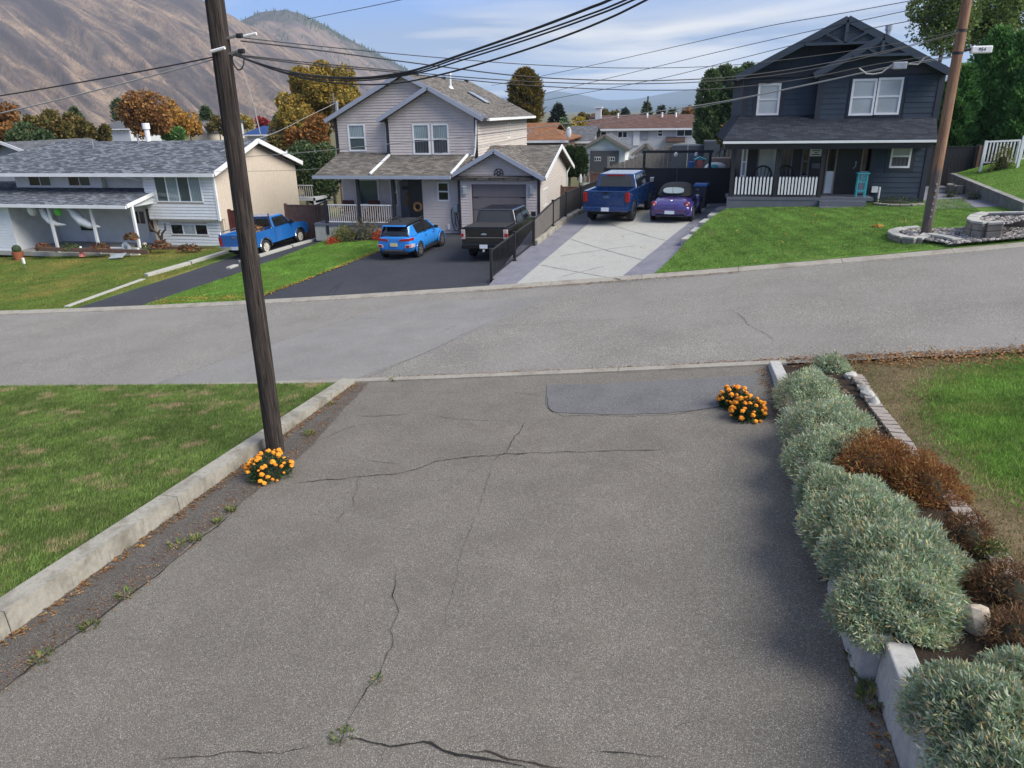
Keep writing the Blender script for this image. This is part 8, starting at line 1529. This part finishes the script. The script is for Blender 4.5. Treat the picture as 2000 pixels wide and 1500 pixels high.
def hill(name, crest, Rc, Rb, zb_, mat, amp=.10, px0=None, px1=None, nu=170, nv=70, skew=1.0, freq=1.0):
    px0 = crest[0][0] if px0 is None else px0; px1 = crest[-1][0] if px1 is None else px1; vs = []; uvs = []
    for j in range(nv + 4):
        f = j / nv
        for i in range(nu + 1):
            px = px0 + (px1 - px0) * i / nu; cy = lin(px, crest); d = ray(px, cy); hd = math.hypot(d.x, d.y); zc = CAM.z + d.z / hd * Rc; u = (px - px0) / 1000.0
            q = u * 1.0 + skew * .42 * f
            g1 = abs(noise.noise((q * 9 * freq, f * 1.1, 3.3))) * 1.0 + .5 * abs(noise.noise((q * 21 * freq, f * 2.3, 8.1))) + .25 * abs(noise.noise((q * 47 * freq, f * 6, 1.7)))
            ff = min(f, 1); h = zb_ + (zc - zb_) * (ff ** 1.12); env = math.sin(math.pi * min(1, ff * .93 + .02)) ** .7; h += (zc - zb_) * amp * (g1 - .45) * env
            dist = Rb + (Rc - Rb) * f + (Rc - Rb) * .12 * (g1 - .4) * env
            if f > 1: h = zc - (zc - zb_) * (f - 1) * 6
            if j == nv: h += (zc - zb_) * .012 * noise.noise((u * 60, 1, 1))
            vs.append((d.x / hd * dist, d.y / hd * dist, h)); uvs.append((u * 2, f))
    n = nu + 1; fs = [(j * n + i, j * n + i + 1, (j + 1) * n + i + 1, (j + 1) * n + i) for j in range(nv + 3) for i in range(nu)]
    me = nmesh(name, vs, fs, mat, True); ul = me.uv_layers.new(name='UVMap'); A_ = np.array(uvs, np.float32)[np.array(fs).ravel()]; ul.data.foreach_set('uv', A_.ravel())
    return tag(link(name, me), kind='structure')
hill('hill_near', [(-700, -160), (-200, -95), (0, -60), (200, -38), (330, -14), (400, 2), (445, 26), (480, 46), (520, 66), (570, 92), (640, 132), (720, 178), (800, 215), (860, 232)], 1900, 900, -10, 'hill_tan', .28, nu=260, nv=110)
hill('hill_behind', [(250, 120), (380, 70), (440, 52), (470, 40), (500, 27), (530, 21), (556, 20), (585, 26), (620, 42), (660, 64), (720, 96), (770, 121), (820, 150), (900, 185), (980, 210), (1040, 225)], 3000, 1900, -12, 'hill_tan2', .10, freq=1.3)
hb_ = hill('hill_far', [(850, 205), (960, 192), (1040, 186), (1090, 178), (1140, 186), (1180, 196), (1240, 194), (1290, 184), (1340, 176), (1400, 170), (1480, 162), (1600, 150), (1800, 150), (2100, 140)], 8500, 6000, -15, 'hill_blue', .10, nu=120, nv=30); hill('hill_far_low', [(900, 214), (1040, 210), (1120, 204), (1200, 212), (1300, 206), (1400, 198), (1600, 196), (2100, 190)], 5600, 4200, -15, 'hill_blue', .1, nu=100, nv=24)
# scattered pines on the ridge of the hill behind: far-off wood
cr = [(455, 46), (470, 40), (500, 27), (530, 21), (556, 20), (585, 26), (620, 42), (660, 64), (720, 96), (770, 121), (800, 138)]; mb = MB()
for i in range(420):
    px = random.uniform(455, 800); f = 1 - abs(random.gauss(0, .05)) if px > 560 else 1 - random.random() ** 1.5 * .35
    if px > 560 and random.random() < .25: f = 1 - random.random() * .4
    d = ray(px, lin(px, cr)); hd = math.hypot(d.x, d.y); zc = CAM.z + d.z / hd * 3000; dist = 1900 + 1100 * f; z_ = -12 + (zc + 12) * f ** 1.12; s_ = random.uniform(7, 14); x, y = d.x / hd * dist, d.y / hd * dist; m = 5
    mb.add([(x + s_ * .25 * math.cos(6.283 * k / m), y + s_ * .25 * math.sin(6.283 * k / m), z_ - 6) for k in range(m)] + [(x, y, z_ + s_)], [(k, (k + 1) % m, m) for k in range(m)])
tag(mb.obj('pine_wood', 'tree_dark'), 'dark pines scattered along the ridge of the hill', 'trees', kind='stuff')
hz_ = MB().box(-11400, 11400, -3100, 12900, -70, 700).obj('haze', None); tag(hz_, kind='stuff'); hm = bpy.data.materials.new('haze_air'); hm.use_nodes = True; N = hm.node_tree.nodes; N.clear(); vo = N.new('ShaderNodeVolumePrincipled'); vo.inputs['Color'].default_value = (.62, .78, 1, 1); vo.inputs['Density'].default_value = 1.0e-4; vo.inputs['Anisotropy'].default_value = .1; mo = N.new('ShaderNodeOutputMaterial'); hm.node_tree.links.new(vo.outputs[0], mo.inputs['Volume']); hz_.data.materials.append(hm)
